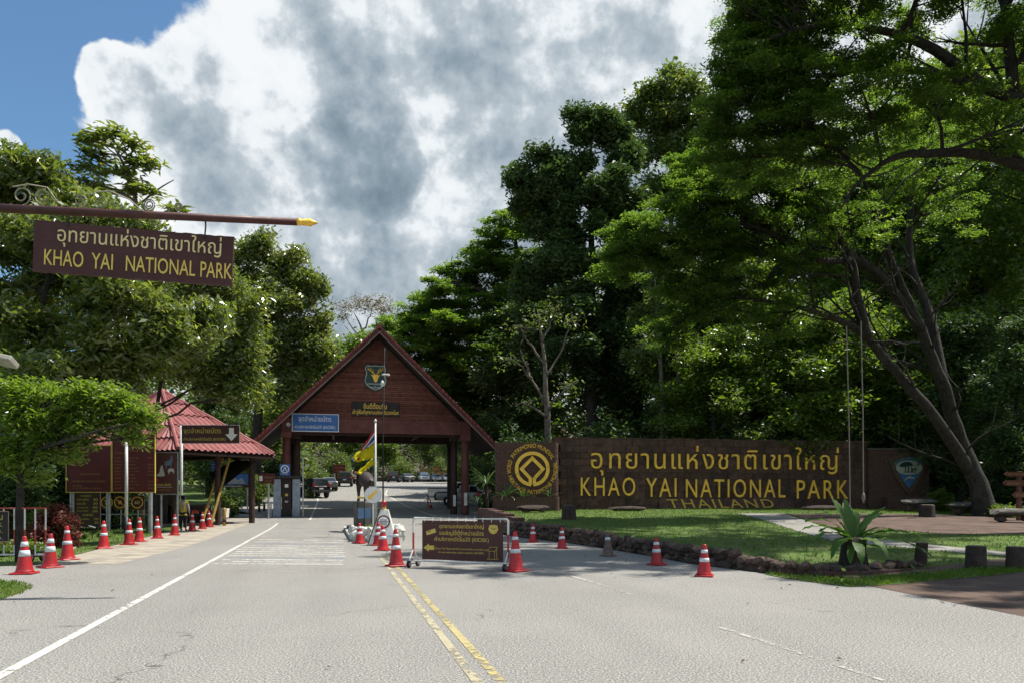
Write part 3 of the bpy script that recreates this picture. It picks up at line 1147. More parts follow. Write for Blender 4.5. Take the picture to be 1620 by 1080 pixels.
def simple_tree(name, label, px_base, Y, lobes, seed, leafm, bark, M, spread, L, W, tr, flat=.35, droop=.35, py_base=None, rb=.4, dens=1.0, group=None, shell=.42, nb=4, trunk=None, sub=-9):
    t = Tree(seed)
    x = (px_base - 810) * Y / F
    g = Vector((x, Y, hz(x, Y)))
    if trunk is None:
        top = at(tr[0], tr[1], Y)
        mid = g + (top - g) * .45 + Vector((random.uniform(-.4, .4), 0, 0))
        t.wood([g - Vector((0, 0, .3)), g + (mid - g) * .4, mid, mid + (top - mid) * .5, top], [rb, rb * .85, rb * .65, rb * .45, rb * .12], 9)
    else:
        for pts, rad in trunk:
            t.wood(pts, rad, 8)
    rnd = random.Random(seed)
    for px, py, rx, rz, n in lobes:
        c, r = lb(px, py, Y + rnd.uniform(-1, 1) * rx * Y / F * .5, rx, rz)
        t.lobe(c, (r[0], r[0], r[2]), int(n * dens), droop=.1, nb=nb, shell=shell, sub=sub)
    return t.finish(name, label, 'tree', leafm, bark, M, spread, L, W, flat, droop, base=g, join_limbs=True, group=group)


# ---- tall dark tree left of centre in the wood
simple_tree('evergreen_tree', 'tall dense dark tree rising behind the left part of the park wall', 935, 57,
            [(940, 195, 42, 34, 260), (885, 255, 46, 36, 280), (985, 235, 40, 36, 240), (845, 300, 40, 34, 240), (930, 290, 50, 40, 280), (870, 360, 50, 40, 280), (980, 320, 45, 40, 240),
             (930, 400, 52, 42, 260), (860, 440, 48, 38, 240), (985, 420, 45, 42, 220), (905, 490, 52, 38, 240), (965, 510, 46, 40, 220), (850, 520, 40, 34, 180), (910, 570, 50, 36, 200), (970, 590, 42, 36, 180)],
            21, 'dark', BARK, 26, (.42, .42, .34), .42, .16, (935, 220), rb=.5)
simple_tree('forest_tree', 'lighter leaved tree standing tallest behind the dark tree at the sky', 1062, 74,
            [(1072, 122, 26, 22, 110), (1040, 150, 26, 22, 110), (1100, 150, 28, 24, 110), (1008, 185, 26, 22, 100), (1060, 190, 34, 26, 150), (1105, 205, 30, 28, 120), (1020, 240, 34, 30, 150), (1075, 255, 38, 32, 160),
             (1120, 260, 34, 30, 120), (1040, 310, 40, 32, 160)],
            22, 'mid', BARK2, 17, (.55, .55, .42), .50, .20, (1062, 140), rb=.45)
simple_tree('slender_tree', 'slim straight tree behind the wall, left one of a close pair', 1046, 48, [(1030, 500, 40, 30, 90), (1050, 440, 45, 30, 90), (1010, 560, 34, 20, 50)], 23, 'mid', BARK2, 18,
            (.3, .3, .2), .32, .12, (1036, 440), rb=.24)
simple_tree('slender_tree', 'slim straight tree behind the wall, right one of a close pair', 1068, 48.6, [(1085, 490, 45, 30, 90), (1060, 400, 45, 30, 90), (1110, 550, 34, 20, 50)], 24, 'mid', BARK2, 18,
            (.3, .3, .2), .32, .12, (1062, 400), rb=.22)

# ---- pale half bare tree behind the left end of the wall
t = Tree(25)
YH = 46.5
g = Vector((at(868, 700, YH).x, YH, hz(2, YH)))
t.wood([g, at(866, 660, YH), at(863, 620, YH), at(862, 575, YH), at(856, 530, YH), at(850, 490, YH)], [.22, .19, .16, .12, .07, .03], 8)
for pts in ([(863, 640), (840, 600), (820, 575), (800, 565)], [(862, 600), (885, 560), (900, 520), (905, 500)], [(862, 575), (835, 540), (822, 515)], [(864, 650), (890, 620), (915, 600)], [(858, 540), (872, 510), (880, 485)],
            [(866, 660), (835, 640), (815, 640)], [(840, 600), (825, 560), (826, 535)]):
    n = len(pts)
    t.wood([at(a, b, YH + random.uniform(-.6, .6)) for a, b in pts], [.075 * (1 - i / n) + .012 for i in range(n)], 5, jit=.04)
for px, py, rx in ((830, 520, 24), (880, 490, 22), (905, 510, 20), (810, 570, 22), (850, 500, 20), (900, 610, 22), (830, 640, 24)):
    c, r = lb(px, py, YH, rx, rx * .6)
    t.lobe(c, r, 14, nb=10, limb=False)
t.finish('bare_tree', 'pale half bare tree with thin branches behind the round emblem', 'tree', 'mid', BARK2, 6, (.28, .28, .2), .26, .10, .3, .4, base=g, join_limbs=True)

# ---- trees on the left
t = Tree(31)
YI = 27.5
g = Vector((-19.2, YI, hz(-19.2, YI)))
t.wood([g - Vector((0, 0, .2)), at(-30, 760, YI), at(-5, 690, YI), at(22, 610, YI), at(45, 540, YI), at(70, 470, YI), at(80, 400, YI)], [.24, .21, .19, .16, .13, .09, .04], 10)
t.wood([at(22, 610, YI), at(90, 560, YI - .5), at(170, 520, YI - .8)], [.11, .08, .03], 8)
for px, py, rx, rz, n in ((30, 300, 55, 38, 180), (100, 300, 50, 34, 150), (-20, 350, 60, 40, 140), (60, 370, 60, 40, 190), (140, 350, 55, 32, 160), (200, 360, 45, 28, 110), (20, 450, 60, 42, 200), (100, 450, 60, 40, 200),
                          (180, 470, 60, 38, 200), (250, 500, 55, 36, 170), (60, 520, 65, 42, 210), (140, 540, 60, 40, 200), (220, 560, 60, 36, 190), (300, 540, 45, 32, 130), (20, 580, 55, 34, 160), (100, 600, 60, 30, 170),
                          (180, 600, 45, 22, 110), (-40, 460, 60, 50, 150), (320, 500, 38, 28, 90), (240, 430, 45, 30, 110), (5, 395, 50, 34, 150), (95, 395, 50, 34, 150), (50, 270, 40, 24, 110), (120, 325, 45, 26, 120), (170, 415, 50, 30, 150), (65, 620, 50, 24, 120), (150, 585, 50, 30, 140), (10, 510, 50, 36, 150), (0, 290, 40, 30, 110), (265, 555, 45, 26, 110), (40, 615, 45, 22, 120), (115, 622, 40, 18, 100), (160, 595, 45, 24, 120), (-10, 620, 40, 26, 100)):
    c, r = lb(px, py, YI + random.uniform(-2, 2.5), rx, rz)
    t.lobe(c, (r[0], r[0] * 1.2, r[2]), n, droop=.2, nb=7, shell=.42, sub=-10)
t.finish('broadleaf_tree', 'glossy leaved tree filling the left edge behind the hanging park sign', 'tree', 'gloss', BARK, 15, (.25, .25, .20), .30, .10, .25, .55, base=g)

simple_tree('broadleaf_tree', 'tree with a dark trunk between the menu boards and the red pavilion roof', 241, 37.2,
            [(245, 520, 40, 34, 110), (300, 560, 45, 34, 120), (345, 520, 42, 34, 110), (380, 570, 36, 30, 90), (345, 605, 38, 22, 80), (265, 585, 40, 18, 70), (205, 580, 36, 20, 60), (390, 500, 30, 28, 70), (300, 470, 40, 30, 90), (360, 455, 34, 26, 70),
             (235, 460, 34, 26, 70), (405, 610, 20, 22, 40), (330, 440, 34, 26, 80), (275, 530, 45, 30, 110), (350, 580, 40, 28, 100), (385, 540, 30, 28, 80), (385, 630, 20, 14, 30)],
            32, 'gloss', BARK, 17, (.34, .34, .25), .30, .10, (275, 470), rb=.16, flat=.25, droop=.5)

simple_tree('sapling_tree', 'low bright green tree with arching branches before the menu boards', 30, 19.5,
            [(10, 650, 26, 16, 44), (45, 632, 26, 15, 46), (85, 622, 26, 15, 46), (125, 628, 26, 15, 46), (165, 640, 26, 14, 44), (205, 655, 24, 11, 40), (235, 668, 17, 8, 26), (30, 672, 26, 16, 44), (75, 660, 28, 16, 48), (118, 665, 28, 15, 48), (155, 675, 26, 12, 42),
             (195, 682, 20, 8, 26), (60, 695, 26, 15, 40), (15, 705, 22, 16, 34), (100, 692, 22, 10, 30), (135, 700, 16, 8, 18), (75, 718, 18, 10, 20), (110, 722, 12, 8, 12), (5, 735, 22, 16, 34), (35, 728, 20, 12, 26), (150, 612, 24, 12, 36), (195, 628, 22, 12, 34), (230, 648, 16, 9, 22), (20, 612, 26, 14, 40), (60, 752, 14, 10, 14), (215, 694, 14, 6, 14)],
            33, 'lime', BARK, 15, (.19, .19, .11), .17, .055, (70, 655), rb=.11, flat=.5, droop=.3, sub=-7,
            trunk=[([at(30, 890, 19.5), at(32, 770, 19.5), at(30, 715, 19.5), at(45, 670, 19.5), at(70, 640, 19.5)], [.10, .085, .075, .05, .03]),
                   ([at(34, 745, 19.5), at(60, 712, 19.3), at(110, 695, 19), at(160, 680, 18.8), at(200, 670, 18.6)], [.06, .05, .04, .03, .018]),
                   ([at(32, 780, 19.5), at(22, 720, 19.7), at(8, 680, 20)], [.06, .045, .025])])

t = Tree(34)
YK = 39
x = (222 - 810) * YK / F
g = Vector((x, YK, hz(x, YK)))
t.wood([g, at(215, 560, YK), at(205, 420, YK), at(215, 320, YK), at(195, 260, YK), at(175, 225, YK)], [.25, .2, .15, .11, .07, .03], 8)
t.wood([at(213, 330, YK), at(250, 300, YK), at(275, 285, YK)], [.06, .04, .02], 6)
t.wood([at(213, 350, YK), at(265, 340, YK), at(290, 330, YK)], [.05, .035, .015], 6)
for px, py, rx, rz, n in ((140, 222, 20, 7, 9), (175, 215, 22, 7, 10), (210, 230, 20, 7, 8), (160, 245, 22, 7, 8), (215, 252, 20, 7, 8), (135, 265, 22, 7, 7), (190, 275, 24, 8, 9), (235, 262, 14, 6, 5), (155, 295, 26, 8, 8), (210, 300, 24, 8, 8), (115, 290, 22, 8, 7),
                          (245, 305, 14, 6, 4), (280, 332, 12, 6, 4)):
    c, r = lb(px, py, YK, rx, rz)
    t.lobe(c, r, n, nb=4)
t.finish('rosette_tree', 'slender tree with whorls of large leaves standing above the hanging sign', 'tree', 'gloss', BARK2, 15, (.28, .28, .10), .62, .16, .45, -.1, base=g, join_limbs=True)

simple_tree('round_tree', 'dense round topped tree between the red pavilion and the gate', 402, 66,
            [(405, 395, 30, 26, 130), (440, 420, 34, 28, 150), (380, 430, 34, 30, 140), (470, 450, 30, 30, 130), (420, 470, 42, 34, 190), (495, 500, 30, 32, 130), (455, 510, 42, 34, 180), (390, 510, 40, 36, 170), (510, 550, 26, 28, 90), (470, 570, 40, 30, 150),
             (425, 570, 40, 32, 150), (385, 590, 34, 30, 110), (500, 600, 30, 24, 80), (445, 620, 36, 22, 90), (465, 405, 12, 14, 24), (505, 455, 12, 16, 24)],
            35, 'gloss', BARK, 19, (.45, .45, .36), .42, .17, (430, 420), rb=.55, flat=.2, droop=.5)
simple_tree('forest_tree', 'light green tree whose low crown shows just left of the gate roof', 437, 78,
            [(540, 560, 36, 24, 130), (500, 590, 36, 24, 120), (560, 590, 34, 24, 110), (470, 625, 36, 24, 110), (520, 630, 40, 24, 110), (580, 545, 26, 20, 80), (440, 650, 30, 22, 80)],
            36, 'light', BARK2, 16, (.55, .55, .4), .46, .19, (530, 560), rb=.4)
t = Tree(37)
YN = 166
x = (575 - 810) * YN / F
g = Vector((x, YN, hz(x, YN)))
t.wood([g, at(578, 640, YN), at(580, 560, YN), at(572, 520, YN), at(560, 495, YN)], [.6, .5, .36, .2, .06], 8)
for a, b in (((580, 560), (610, 488)), ((576, 540), (540, 490)), ((574, 525), (592, 480)), ((578, 550), (545, 515)), ((580, 560), (618, 510))):
    p, q = at(*a, YN), at(*b, YN)
    t.wood([p, p + (q - p) * .5 + Vector((0, 0, -.6)), q], [.22, .14, .05], 6, jit=.12)
for px, py, rx, n in ((545, 485, 22, 40), (570, 476, 22, 44), (598, 478, 22, 44), (612, 492, 16, 30), (540, 505, 16, 20), (585, 490, 22, 30)):
    c, r = lb(px, py, YN, rx, rx * .45)
    t.lobe(c, r, n, nb=10)
t.finish('bare_tree', 'thinly leaved brownish tree against the sky above the gate ridge', 'tree', 'dry', BARK2, 9, (.6, .6, .3), .5, .2, .3, .3, base=g, join_limbs=True)


# ---- forest trees that share their crowns: prototypes at the origin, then copies
def proto(seed, h, w_, leafm, n_l, tips, M, spread, L, W, low=.25):
    t = Tree(seed)
    t.wood([(0, 0, -.4), (.1, 0, h * .25), (-.1, .1, h * .5), (.1, -.1, h * .72), (0, 0, h * .93)], [h * .022, h * .019, h * .015, h * .010, .04], 8)
    rnd = random.Random(seed)
    for i in range(n_l):
        z = h * (low + (1 - low) * (i + .5) / n_l)
        k = math.sin(PI * min(1, max(.12, (z / h - low + .12) / (1.12 - low)))) ** .7
        a = rnd.uniform(0, 2 * PI)
        rr = w_ * k * rnd.uniform(.25, .75)
        c = (math.cos(a) * rr, math.sin(a) * rr, z * .96)
        s = w_ * rnd.uniform(.34, .55) * (.6 + .5 * k)
        t.lobe(c, (s, s, s * .62), tips, droop=.15, nb=3, shell=.45, sub=-8)
    return t.finish('forest_tree', 'x', 'tree', leafm, BARK, M, spread, L, W, .35, .3, base=(0, 0, 0), join_limbs=True)


P_TALL = 4
protos = [proto(41, 20, 5.0, 'mid', 17, 100, 15, (.5, .5, .36), .42, .17), proto(42, 22, 5.5, 'dark', 18, 110, 15, (.5, .5, .36), .42, .17),
          proto(43, 16, 5.2, 'light', 15, 95, 15, (.5, .5, .30), .42, .16), proto(44, 15, 4.6, 'dark', 16, 110, 15, (.42, .42, .32), .36, .14, .08),
          proto(45, 27, 6.5, 'light', 34, 100, 15, (.45, .45, .30), .34, .13, .12)]
side = ['at the far right edge', 'right of the twin trunks', 'behind the twin trunks', 'behind the right emblem', 'behind the hanging ropes', 'behind the middle of the wall', 'behind the left of the wall', 'behind the gate']
spots = [
    # px, Y, proto, scale, label
    (1655, 50, 4, 1.15, 'bright green forest tree filling the far right edge above the signpost'),
    (1555, 57, 4, 1.3, 'forest tree right behind the forked trunks of the great rain tree'),
    (1470, 62, 4, 1.3, 'bright leaved forest tree glowing through the boughs above the right emblem'),
    (1350, 64, 4, 1.1, 'sunlit forest tree seen through branches above the hanging ropes'),
    (1235, 47, 2, .85, 'bright low forest tree behind the last letters of the wall'),
    (1130, 46.8, 2, .68, 'bright low forest tree right of the pair of slim trunks'),
    (1335, 46.6, 2, .82, 'bright low forest tree just behind the hanging ropes'),
    (1440, 48, 2, .80, 'bright low forest tree between the ropes and the leaning trunks'),
    (1160, 58, 2, 1.15, 'light forest tree behind the middle of the park wall'),
    (1110, 52, 3, 1.1, 'dark low forest tree behind the word national on the wall'),
    (1010, 60, 1, .95, 'dark forest tree behind the first letters of the wall'),
    (745, 98, 1, 1.0, 'dark forest tree beyond the right slope of the gate roof'),
    (835, 62, 3, 1.1, 'dark bushy tree straight behind the round emblem'),
    (800, 80, 3, 1.3, 'dark forest tree low behind the gate and the round emblem'),
    (1740, 66, 4, 1.0, 'tall pale forest tree closing the wood at the right edge'),
    (1590, 68, 0, 1.5, 'tall leafy forest tree deep in the wood right of the rain tree trunks'),
    (1425, 70, 0, 1.5, 'tall leafy forest tree deep in the wood above the right emblem'),
    (1310, 70, 0, 1.4, 'tall forest tree deep in the wood above the right half of the wall'),
    (1190, 74, 1, 1.25, 'tall dark forest tree deep in the wood above the middle of the wall'),
    (1410, 66, 0, 1.35, 'leafy forest tree between the ropes and the leaning trunk'),
    (1520, 44, 3, .75, 'dark young tree between the right emblem and the leaning trunks'),
    (1610, 40, 3, .7, 'dark young tree behind the brown direction signpost'),
    # left side and beyond the gate
    (60, 50, 1, .62, 'dark tree in the shade behind the menu boards at the left'),
    (-40, 44, 3, .75, 'dark bushy tree at the left edge behind the rolling barrier'),
    (150, 62, 0, .7, 'tree behind the red pavilion, left of its apex'),
    (330, 72, 3, .95, 'dark tree behind the right slope of the pavilion roof'),
    (440, 92, 0, .9, 'tree beyond the gate seen left of its roof'),
    (455, 128, 1, .8, 'dark tree beyond the parked cars at the left of the opening'),
    (548, 172, 2, 1.0, 'sunlit tree at the end of the road left of the flagpole'),
    (625, 170, 2, 1.05, 'sunlit tree at the end of the road right of the flagpole'),
    (680, 160, 0, 1.0, 'tree behind the row of parked cars beyond the gate'),
    (720, 140, 2, .85, 'bright tree behind the gate columns on the right'),
    (590, 184, 0, 1.15, 'hazy tree farthest down the road at the centre of the opening'),
    (760, 120, 3, 1.0, 'dark tree beyond the pickup trucks to the right'),
]
used_p = set()
for i, (px, Y, k, s, lab) in enumerate(spots):
    o = protos[k] if k not in used_p else copy_tree(protos[k])
    used_p.add(k)
    x = (px - 810) * Y / F
    o.location = (x, Y, hz(x, Y) - .1)
    o.rotation_euler = (0, 0, random.uniform(0, 6.28))
    o.scale = (s * random.uniform(.92, 1.08), s * random.uniform(.92, 1.08), s)
    tag(o, lab, 'tree', 'forest trees')


# ---- bushes
def bush_proto(seed, leafm, w_, h, n_l, tips, M, L, W, spread=.12, flat=.3, droop=.3, name='bush'):
    t = Tree(seed)
    rnd = random.Random(seed)
    for i in range(4):
        a = rnd.uniform(0, 6.28)
        t.wood([(0, 0, -.1), (math.cos(a) * w_ * .15, math.sin(a) * w_ * .15, h * .4), (math.cos(a) * w_ * .4, math.sin(a) * w_ * .4, h * .8)], [.05, .035, .012], 5)
    for i in range(n_l):
        a = rnd.uniform(0, 6.28)
        rr = w_ * rnd.uniform(0, .6)
        s = w_ * rnd.uniform(.35, .5)
        t.lobe((math.cos(a) * rr, math.sin(a) * rr, h * rnd.uniform(.18, .8)), (s, s, s * .55 * h / w_), tips, nb=2, limb=False, shell=.5)
    o = t.finish(name, 'x', 'bush', leafm, BARK2, M, (spread, spread, spread * .8), L, W, flat, droop, base=(0, 0, 0), join_limbs=True, crown='foliage')
    return o


bp = {'dark': bush_proto(51, 'dark', 1.9, 3.4, 14, 60, 12, .24, .09, .2), 'mid': bush_proto(52, 'mid', 1.7, 2.8, 13, 55, 12, .22, .08, .2), 'light': bush_proto(53, 'light', .8, 1.3, 9, 40, 10, .15, .05, .1),
      'red': bush_proto(54, 'red', .8, 1.3, 9, 45, 10, .15, .055, .1), 'low': bush_proto(55, 'light', .8, .5, 9, 40, 10, .12, .045, .08), 'dry': bush_proto(56, 'dry', 1.6, 3.2, 10, 30, 8, .2, .07, .25)}
bushes = [
    # px, Y, kind, scale, label
    (838, 47, 'dark', 1.2, 'dark bush behind the round emblem end of the wall'), (905, 47, 'dry', 1.3, 'twiggy brownish bush behind the wall beside the pale tree'), (950, 47.5, 'dark', 1.6, 'dark bush above the first golden letters'),
    (1000, 49, 'mid', 1.5, 'leafy bush left of the pair of slim trunks'), (1095, 48.5, 'mid', 1.5, 'leafy bush right of the pair of slim trunks'), (1150, 48, 'dark', 1.5, 'dark bush above the middle golden letters'),
    (1205, 49, 'mid', 1.6, 'leafy bush above the letters left of the ropes'), (1270, 49, 'dark', 1.6, 'dark bush just left of the ropes behind the wall'), (1330, 50, 'dark', 1.5, 'dark bush straight behind the ropes'),
    (1385, 47, 'light', 1.6, 'small light plant peeping over the wall beside the right emblem'), (1430, 49, 'dark', 1.5, 'dark bush behind the right emblem'), (1490, 42, 'light', 1.1, 'light leafy bush at the right end of the wall'),
    (1500, 47, 'dark', 1.4, 'dark bush in the shade left of the leaning trunks'), (1600, 44, 'dark', 1.5, 'dark bush behind the brown signpost'), (1660, 38, 'mid', 1.2, 'leafy bush at the right edge beyond the bench'),
    (1540, 40, 'low', 1.4, 'low leafy clump at the foot of the leaning trunks'), (1590, 36, 'low', 1.2, 'low leafy clump beside the stone bench at right'),
    (88, 25, 'red', 1.0, 'reddish leaved shrub right of the rolling barrier'), (62, 26, 'light', 1.0, 'green shrub behind the rolling barrier frame'), (20, 27, 'dark', .8, 'dark shrub in the shade at the left edge'),
    (122, 30, 'low', .6, 'low clump of leaves below the price board'), (165, 31.5, 'low', .55, 'low clump right of the price board foot'), (10, 21.5, 'low', .9, 'low pale leaved planting under the rolling barrier'),
    (45, 22, 'low', .8, 'low planting beside the barrier wheel'),
    (100, 38, 'dark', 1.1, 'dark bush behind the steel posts of the boards'), (180, 39, 'dark', 1.0, 'dark bush behind the prohibition signs'), (30, 37, 'dark', 1.4, 'tall dark bush behind the low bright tree'), (-30, 30, 'dark', 1.2, 'dark bush filling the left edge'),
    (360, 50, 'mid', .7, 'leafy plant beside the yellow braces of the pavilion'), (490, 72, 'light', .7, 'low green plant at the kerb by the black car'), (505, 88, 'mid', .9, 'bush beyond the black car at left'),
    (400, 62, 'mid', .9, 'bush behind the gate kiosk on the left'), (425, 75, 'dark', 1.2, 'dark bush beyond the kiosk'),
    (772, 62, 'light', 1.1, 'bright green bush right of the gate column'), (778, 78, 'mid', 1.3, 'bush behind the pickup trucks'), (745, 84, 'mid', 1.5, 'bush beyond the right gate column'),
    (640, 150, 'mid', 1.6, 'bush behind the farthest dark vehicles'), (700, 152, 'mid', 1.6, 'bush behind the parked row'), (530, 125, 'mid', 1.6, 'bush beside the far brown board'), (575, 160, 'dark', 1.8, 'dark bush where the road bends away'),
    (478, 110, 'mid', 1.6, 'bush beyond the black cars on the left'), (730, 120, 'light', 1.8, 'sunlit bush far behind the right column'),
]
used_b = set()
for px, Y, k, s, lab in bushes:
    o = bp[k] if k not in used_b else copy_tree(bp[k])
    used_b.add(k)
    x = (px - 810) * Y / F
    o.location = (x, Y, hz(x, Y) - .05)
    o.rotation_euler = (0, 0, random.uniform(0, 6.28))
    o.scale = (s, s, s * random.uniform(.9, 1.1))
    tag(o, lab, 'bush', 'bushes')

# ---- the far wood that reads as one mass
rg = np.random.default_rng(77)
cs = []
for i in range(9000):
    q = rg.uniform()
    if q < .32:
        x, y = rg.uniform(4, 75), rg.uniform(78, 92)
        h = 24
    elif q < .52:
        x, y = rg.uniform(-95, -24), rg.uniform(80, 98) + max(0, 0)
        h = 15
    else:
        x, y = rg.uniform(-110, 40), rg.uniform(192, 206)
        h = 18
    cs.append((x, y, hz(x, y) + h * rg.uniform(0, 1) ** .8 * (1 + .22 * math.sin(x * .5) + .1 * math.sin(x * 1.7))))
cs = np.array(cs)
M_ = 16
N = len(cs) * M_
c = np.repeat(cs, M_, 0) + rg.normal(0, 1, (N, 3)) * np.array([.9, .9, .5])
az = rg.uniform(0, 6.28, N)
d = unit(np.column_stack([np.cos(az), np.sin(az), rg.normal(-.3, .3, N)]))
nn = unit(np.column_stack([rg.normal(0, .7, N), rg.normal(0, .7, N), np.ones(N)]))
v, f = leaf_arrays(c, d, nn, rg.uniform(.6, 1.1, N), rg.uniform(.3, .5, N))
tone = np.clip(np.repeat(rg.uniform(0, 1, len(cs)), M_) * .6 + rg.uniform(0, 1, N) * .4, 0, 1)
tag(obj('far_wood', npmesh('far_wood', v, f, LM['mid'], tone)), 'far wood closing the view behind the nearer trees', 'wood', kind='stuff')

# ================================================================== PAINTS AND METALS
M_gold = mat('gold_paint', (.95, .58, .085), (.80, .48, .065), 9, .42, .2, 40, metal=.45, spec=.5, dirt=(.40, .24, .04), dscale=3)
M_lat = mat('laterite', (.125, .066, .051), (.072, .039, .031), 6, .95, 1.0, 26, dirt=(.036, .026, .022), dscale=1.6, vary=.45, world=True, streak=((2.2, 2.2, .18), (.040, .030, .026), .7))
M_lat2 = mat('laterite_rough', (.125, .068, .052), (.062, .035, .029), 12, .95, 1.2, 34, dirt=(.035, .026, .02), dscale=2.2)
M_stone = mat('rubble_stone', (.125, .080, .062), (.060, .042, .036), 7, .95, 1.0, 22, dirt=(.16, .13, .10), dscale=2.5, vary=.9)
M_flat_stone = mat('grey_slab_stone', (.13, .118, .10), (.075, .068, .06), 4, .9, .8, 18, dirt=(.075, .08, .05), dscale=2)
M_plank = mat('red_brown_siding', (.190, .076, .056), (.135, .054, .041), 3, .8, .08, 40, spec=.15, vary=.5, streak=((1.0, 5, 30), (.075, .032, .026), .6))
M_beam = mat('red_brown_beam', (.150, .052, .042), (.105, .038, .031), 2, .65, .2, 30, spec=.3, dirt=(.05, .02, .018), dscale=.8)
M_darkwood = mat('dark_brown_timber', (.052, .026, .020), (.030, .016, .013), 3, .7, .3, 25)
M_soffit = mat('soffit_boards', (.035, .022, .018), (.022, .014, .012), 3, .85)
M_rtile = mat('red_roof_tile', (.26, .060, .052), (.17, .042, .038), 5, .6, .3, 30, dirt=(.10, .04, .035), dscale=1.2, vary=.3)
M_ptile = mat('faded_red_tile', (.31, .095, .088), (.19, .056, .052), 2.2, .55, .3, 30, dirt=(.12, .045, .042), dscale=1.4)
M_red = mat('cone_red', (.44, .013, .016), (.33, .010, .014), 8, .42, .1, 40, spec=.5, dirt=(.17, .03, .03), dscale=5, vary=.4)
M_dirty = mat('dirty_grey_cone', (.17, .125, .105), (.10, .075, .065), 9, .8, .2, 40, dirt=(.24, .07, .055), dscale=4)
M_band = mat('reflective_band', (.66, .70, .73), (.52, .56, .60), 14, .4, .1, 60, dirt=(.34, .32, .30), dscale=5)
M_white = mat('white_paint', (.72, .71, .67), (.60, .59, .55), 5, .5, .1, 30, dirt=(.38, .34, .28), dscale=2.5)
M_wred = mat('worn_red_paint', (.45, .05, .04), (.33, .045, .035), 7, .55, .1, 30, dirt=(.55, .45, .4), dscale=6)
M_sign = mat('brown_sign_paint', (.085, .024, .022), (.066, .020, .019), 1.2, .6, .2, 30, dirt=(.055, .02, .019), dscale=.9, streak=((1.2, 3, 45), (.042, .016, .015), .75))
M_board = mat('maroon_board', (.115, .014, .014), (.090, .012, .012), 1, .55)
M_banner = mat('brown_banner', (.070, .022, .018), (.058, .019, .016), 2, .6, .1, 6)
M_blackboard = mat('black_board', (.022, .017, .015), (.015, .012, .011), 2, .6)
M_byellow = mat('print_yellow', (.62, .47, .10), (.52, .39, .08), 8, .6)
M_cream = mat('print_cream', (.60, .52, .36), (.50, .43, .28), 8, .6)
M_pwhite = mat('print_white', (.78, .78, .76), (.68, .68, .66), 8, .6)
M_blue = mat('blue_sign_paint', (.035, .150, .42), (.030, .125, .36), 2, .5, dirt=(.06, .15, .33), dscale=1.3)
M_steel = mat('galvanised_steel', (.42, .43, .44), (.30, .31, .32), 7, .45, .1, 30, metal=.6, dirt=(.22, .20, .18), dscale=3)
M_wsteel = mat('white_steel_pole', (.62, .63, .63), (.5, .51, .51), 5, .45, .05, 30, dirt=(.36, .34, .30), dscale=3)
M_black = mat('black_rubber', (.018, .018, .019), (.012, .012, .013), 8, .75)
M_iron = mat('dark_iron', (.06, .055, .05), (.035, .032, .03), 8, .6, .1, 30, metal=.4)
M_polered = mat('maroon_pipe', (.085, .026, .023), (.06, .019, .018), 6, .55, .1, 25, dirt=(.11, .055, .045), dscale=3)
M_green = mat('dark_green_enamel', (.008, .050, .042), (.007, .040, .035), 3, .4)
M_yellowpole = mat('yellow_striped_pole', (.38, .25, .05), (.26, .17, .04), 6, .55, dirt=(.20, .13, .04), dscale=3)
M_glass = mat('car_glass', (.020, .024, .027), (.014, .017, .02), 2, .08, spec=.8)
M_chrome = mat('bright_metal', (.55, .55, .55), (.42, .42, .42), 8, .25, metal=.9)
M_tail = mat('tail_lamp', (.50, .012, .012), (.36, .01, .01), 8, .2, spec=.7)
M_head = mat('head_lamp', (.62, .64, .66), (.5, .52, .54), 8, .15, spec=.8)
M_bluegrey = mat('kiosk_steel', (.30, .36, .44), (.23, .28, .35), 3, .45, .1, 20, dirt=(.16, .18, .20), dscale=1.6)
M_yel_flag = leafmat('yellow_flag_cloth', (.62, .55, .02), (.62, .55, .02), (.62, .55, .02), .4, (1.1, 1.1, .6), .8, .1)
M_wstone = mat('whitewashed_stone', (.62, .62, .58), (.42, .42, .39), 4, .85, .8, 14, dirt=(.22, .21, .19), dscale=2.2, vary=.3)
M_skin = mat('skin', (.30, .17, .11), (.26, .15, .10), 8, .6)
M_vest = mat('yellow_vest', (.60, .42, .06), (.48, .34, .05), 9, .8, .2, 20)
M_trous = mat('dark_trousers', (.020, .021, .026), (.014, .015, .018), 9, .85)
M_planter = mat('plinth_concrete', (.17, .155, .135), (.11, .10, .088), 4, .9, .6, 16, dirt=(.07, .06, .05), dscale=1.5)
M_cloth = mat('grey_cloth', (.36, .37, .40), (.24, .25, .28), 9, .85)
M_hair = mat('black_hair', (.012, .010, .009), (.008, .007, .006), 20, .55)
M_stump = mat('stump_bark', (.060, .042, .034), (.032, .024, .020), 7, .95, 1.2, 16, dirt=(.085, .065, .052), dscale=2.5)
M_cut = mat('cut_wood', (.20, .155, .11), (.13, .10, .07), 9, .9, .5, 20)
M_rope = mat('grey_rope', (.26, .23, .19), (.17, .15, .12), 20, .9)
M_bull = mat('bronze_brown_statue', (.045, .030, .024), (.028, .020, .017), 5, .5, .4, 18)

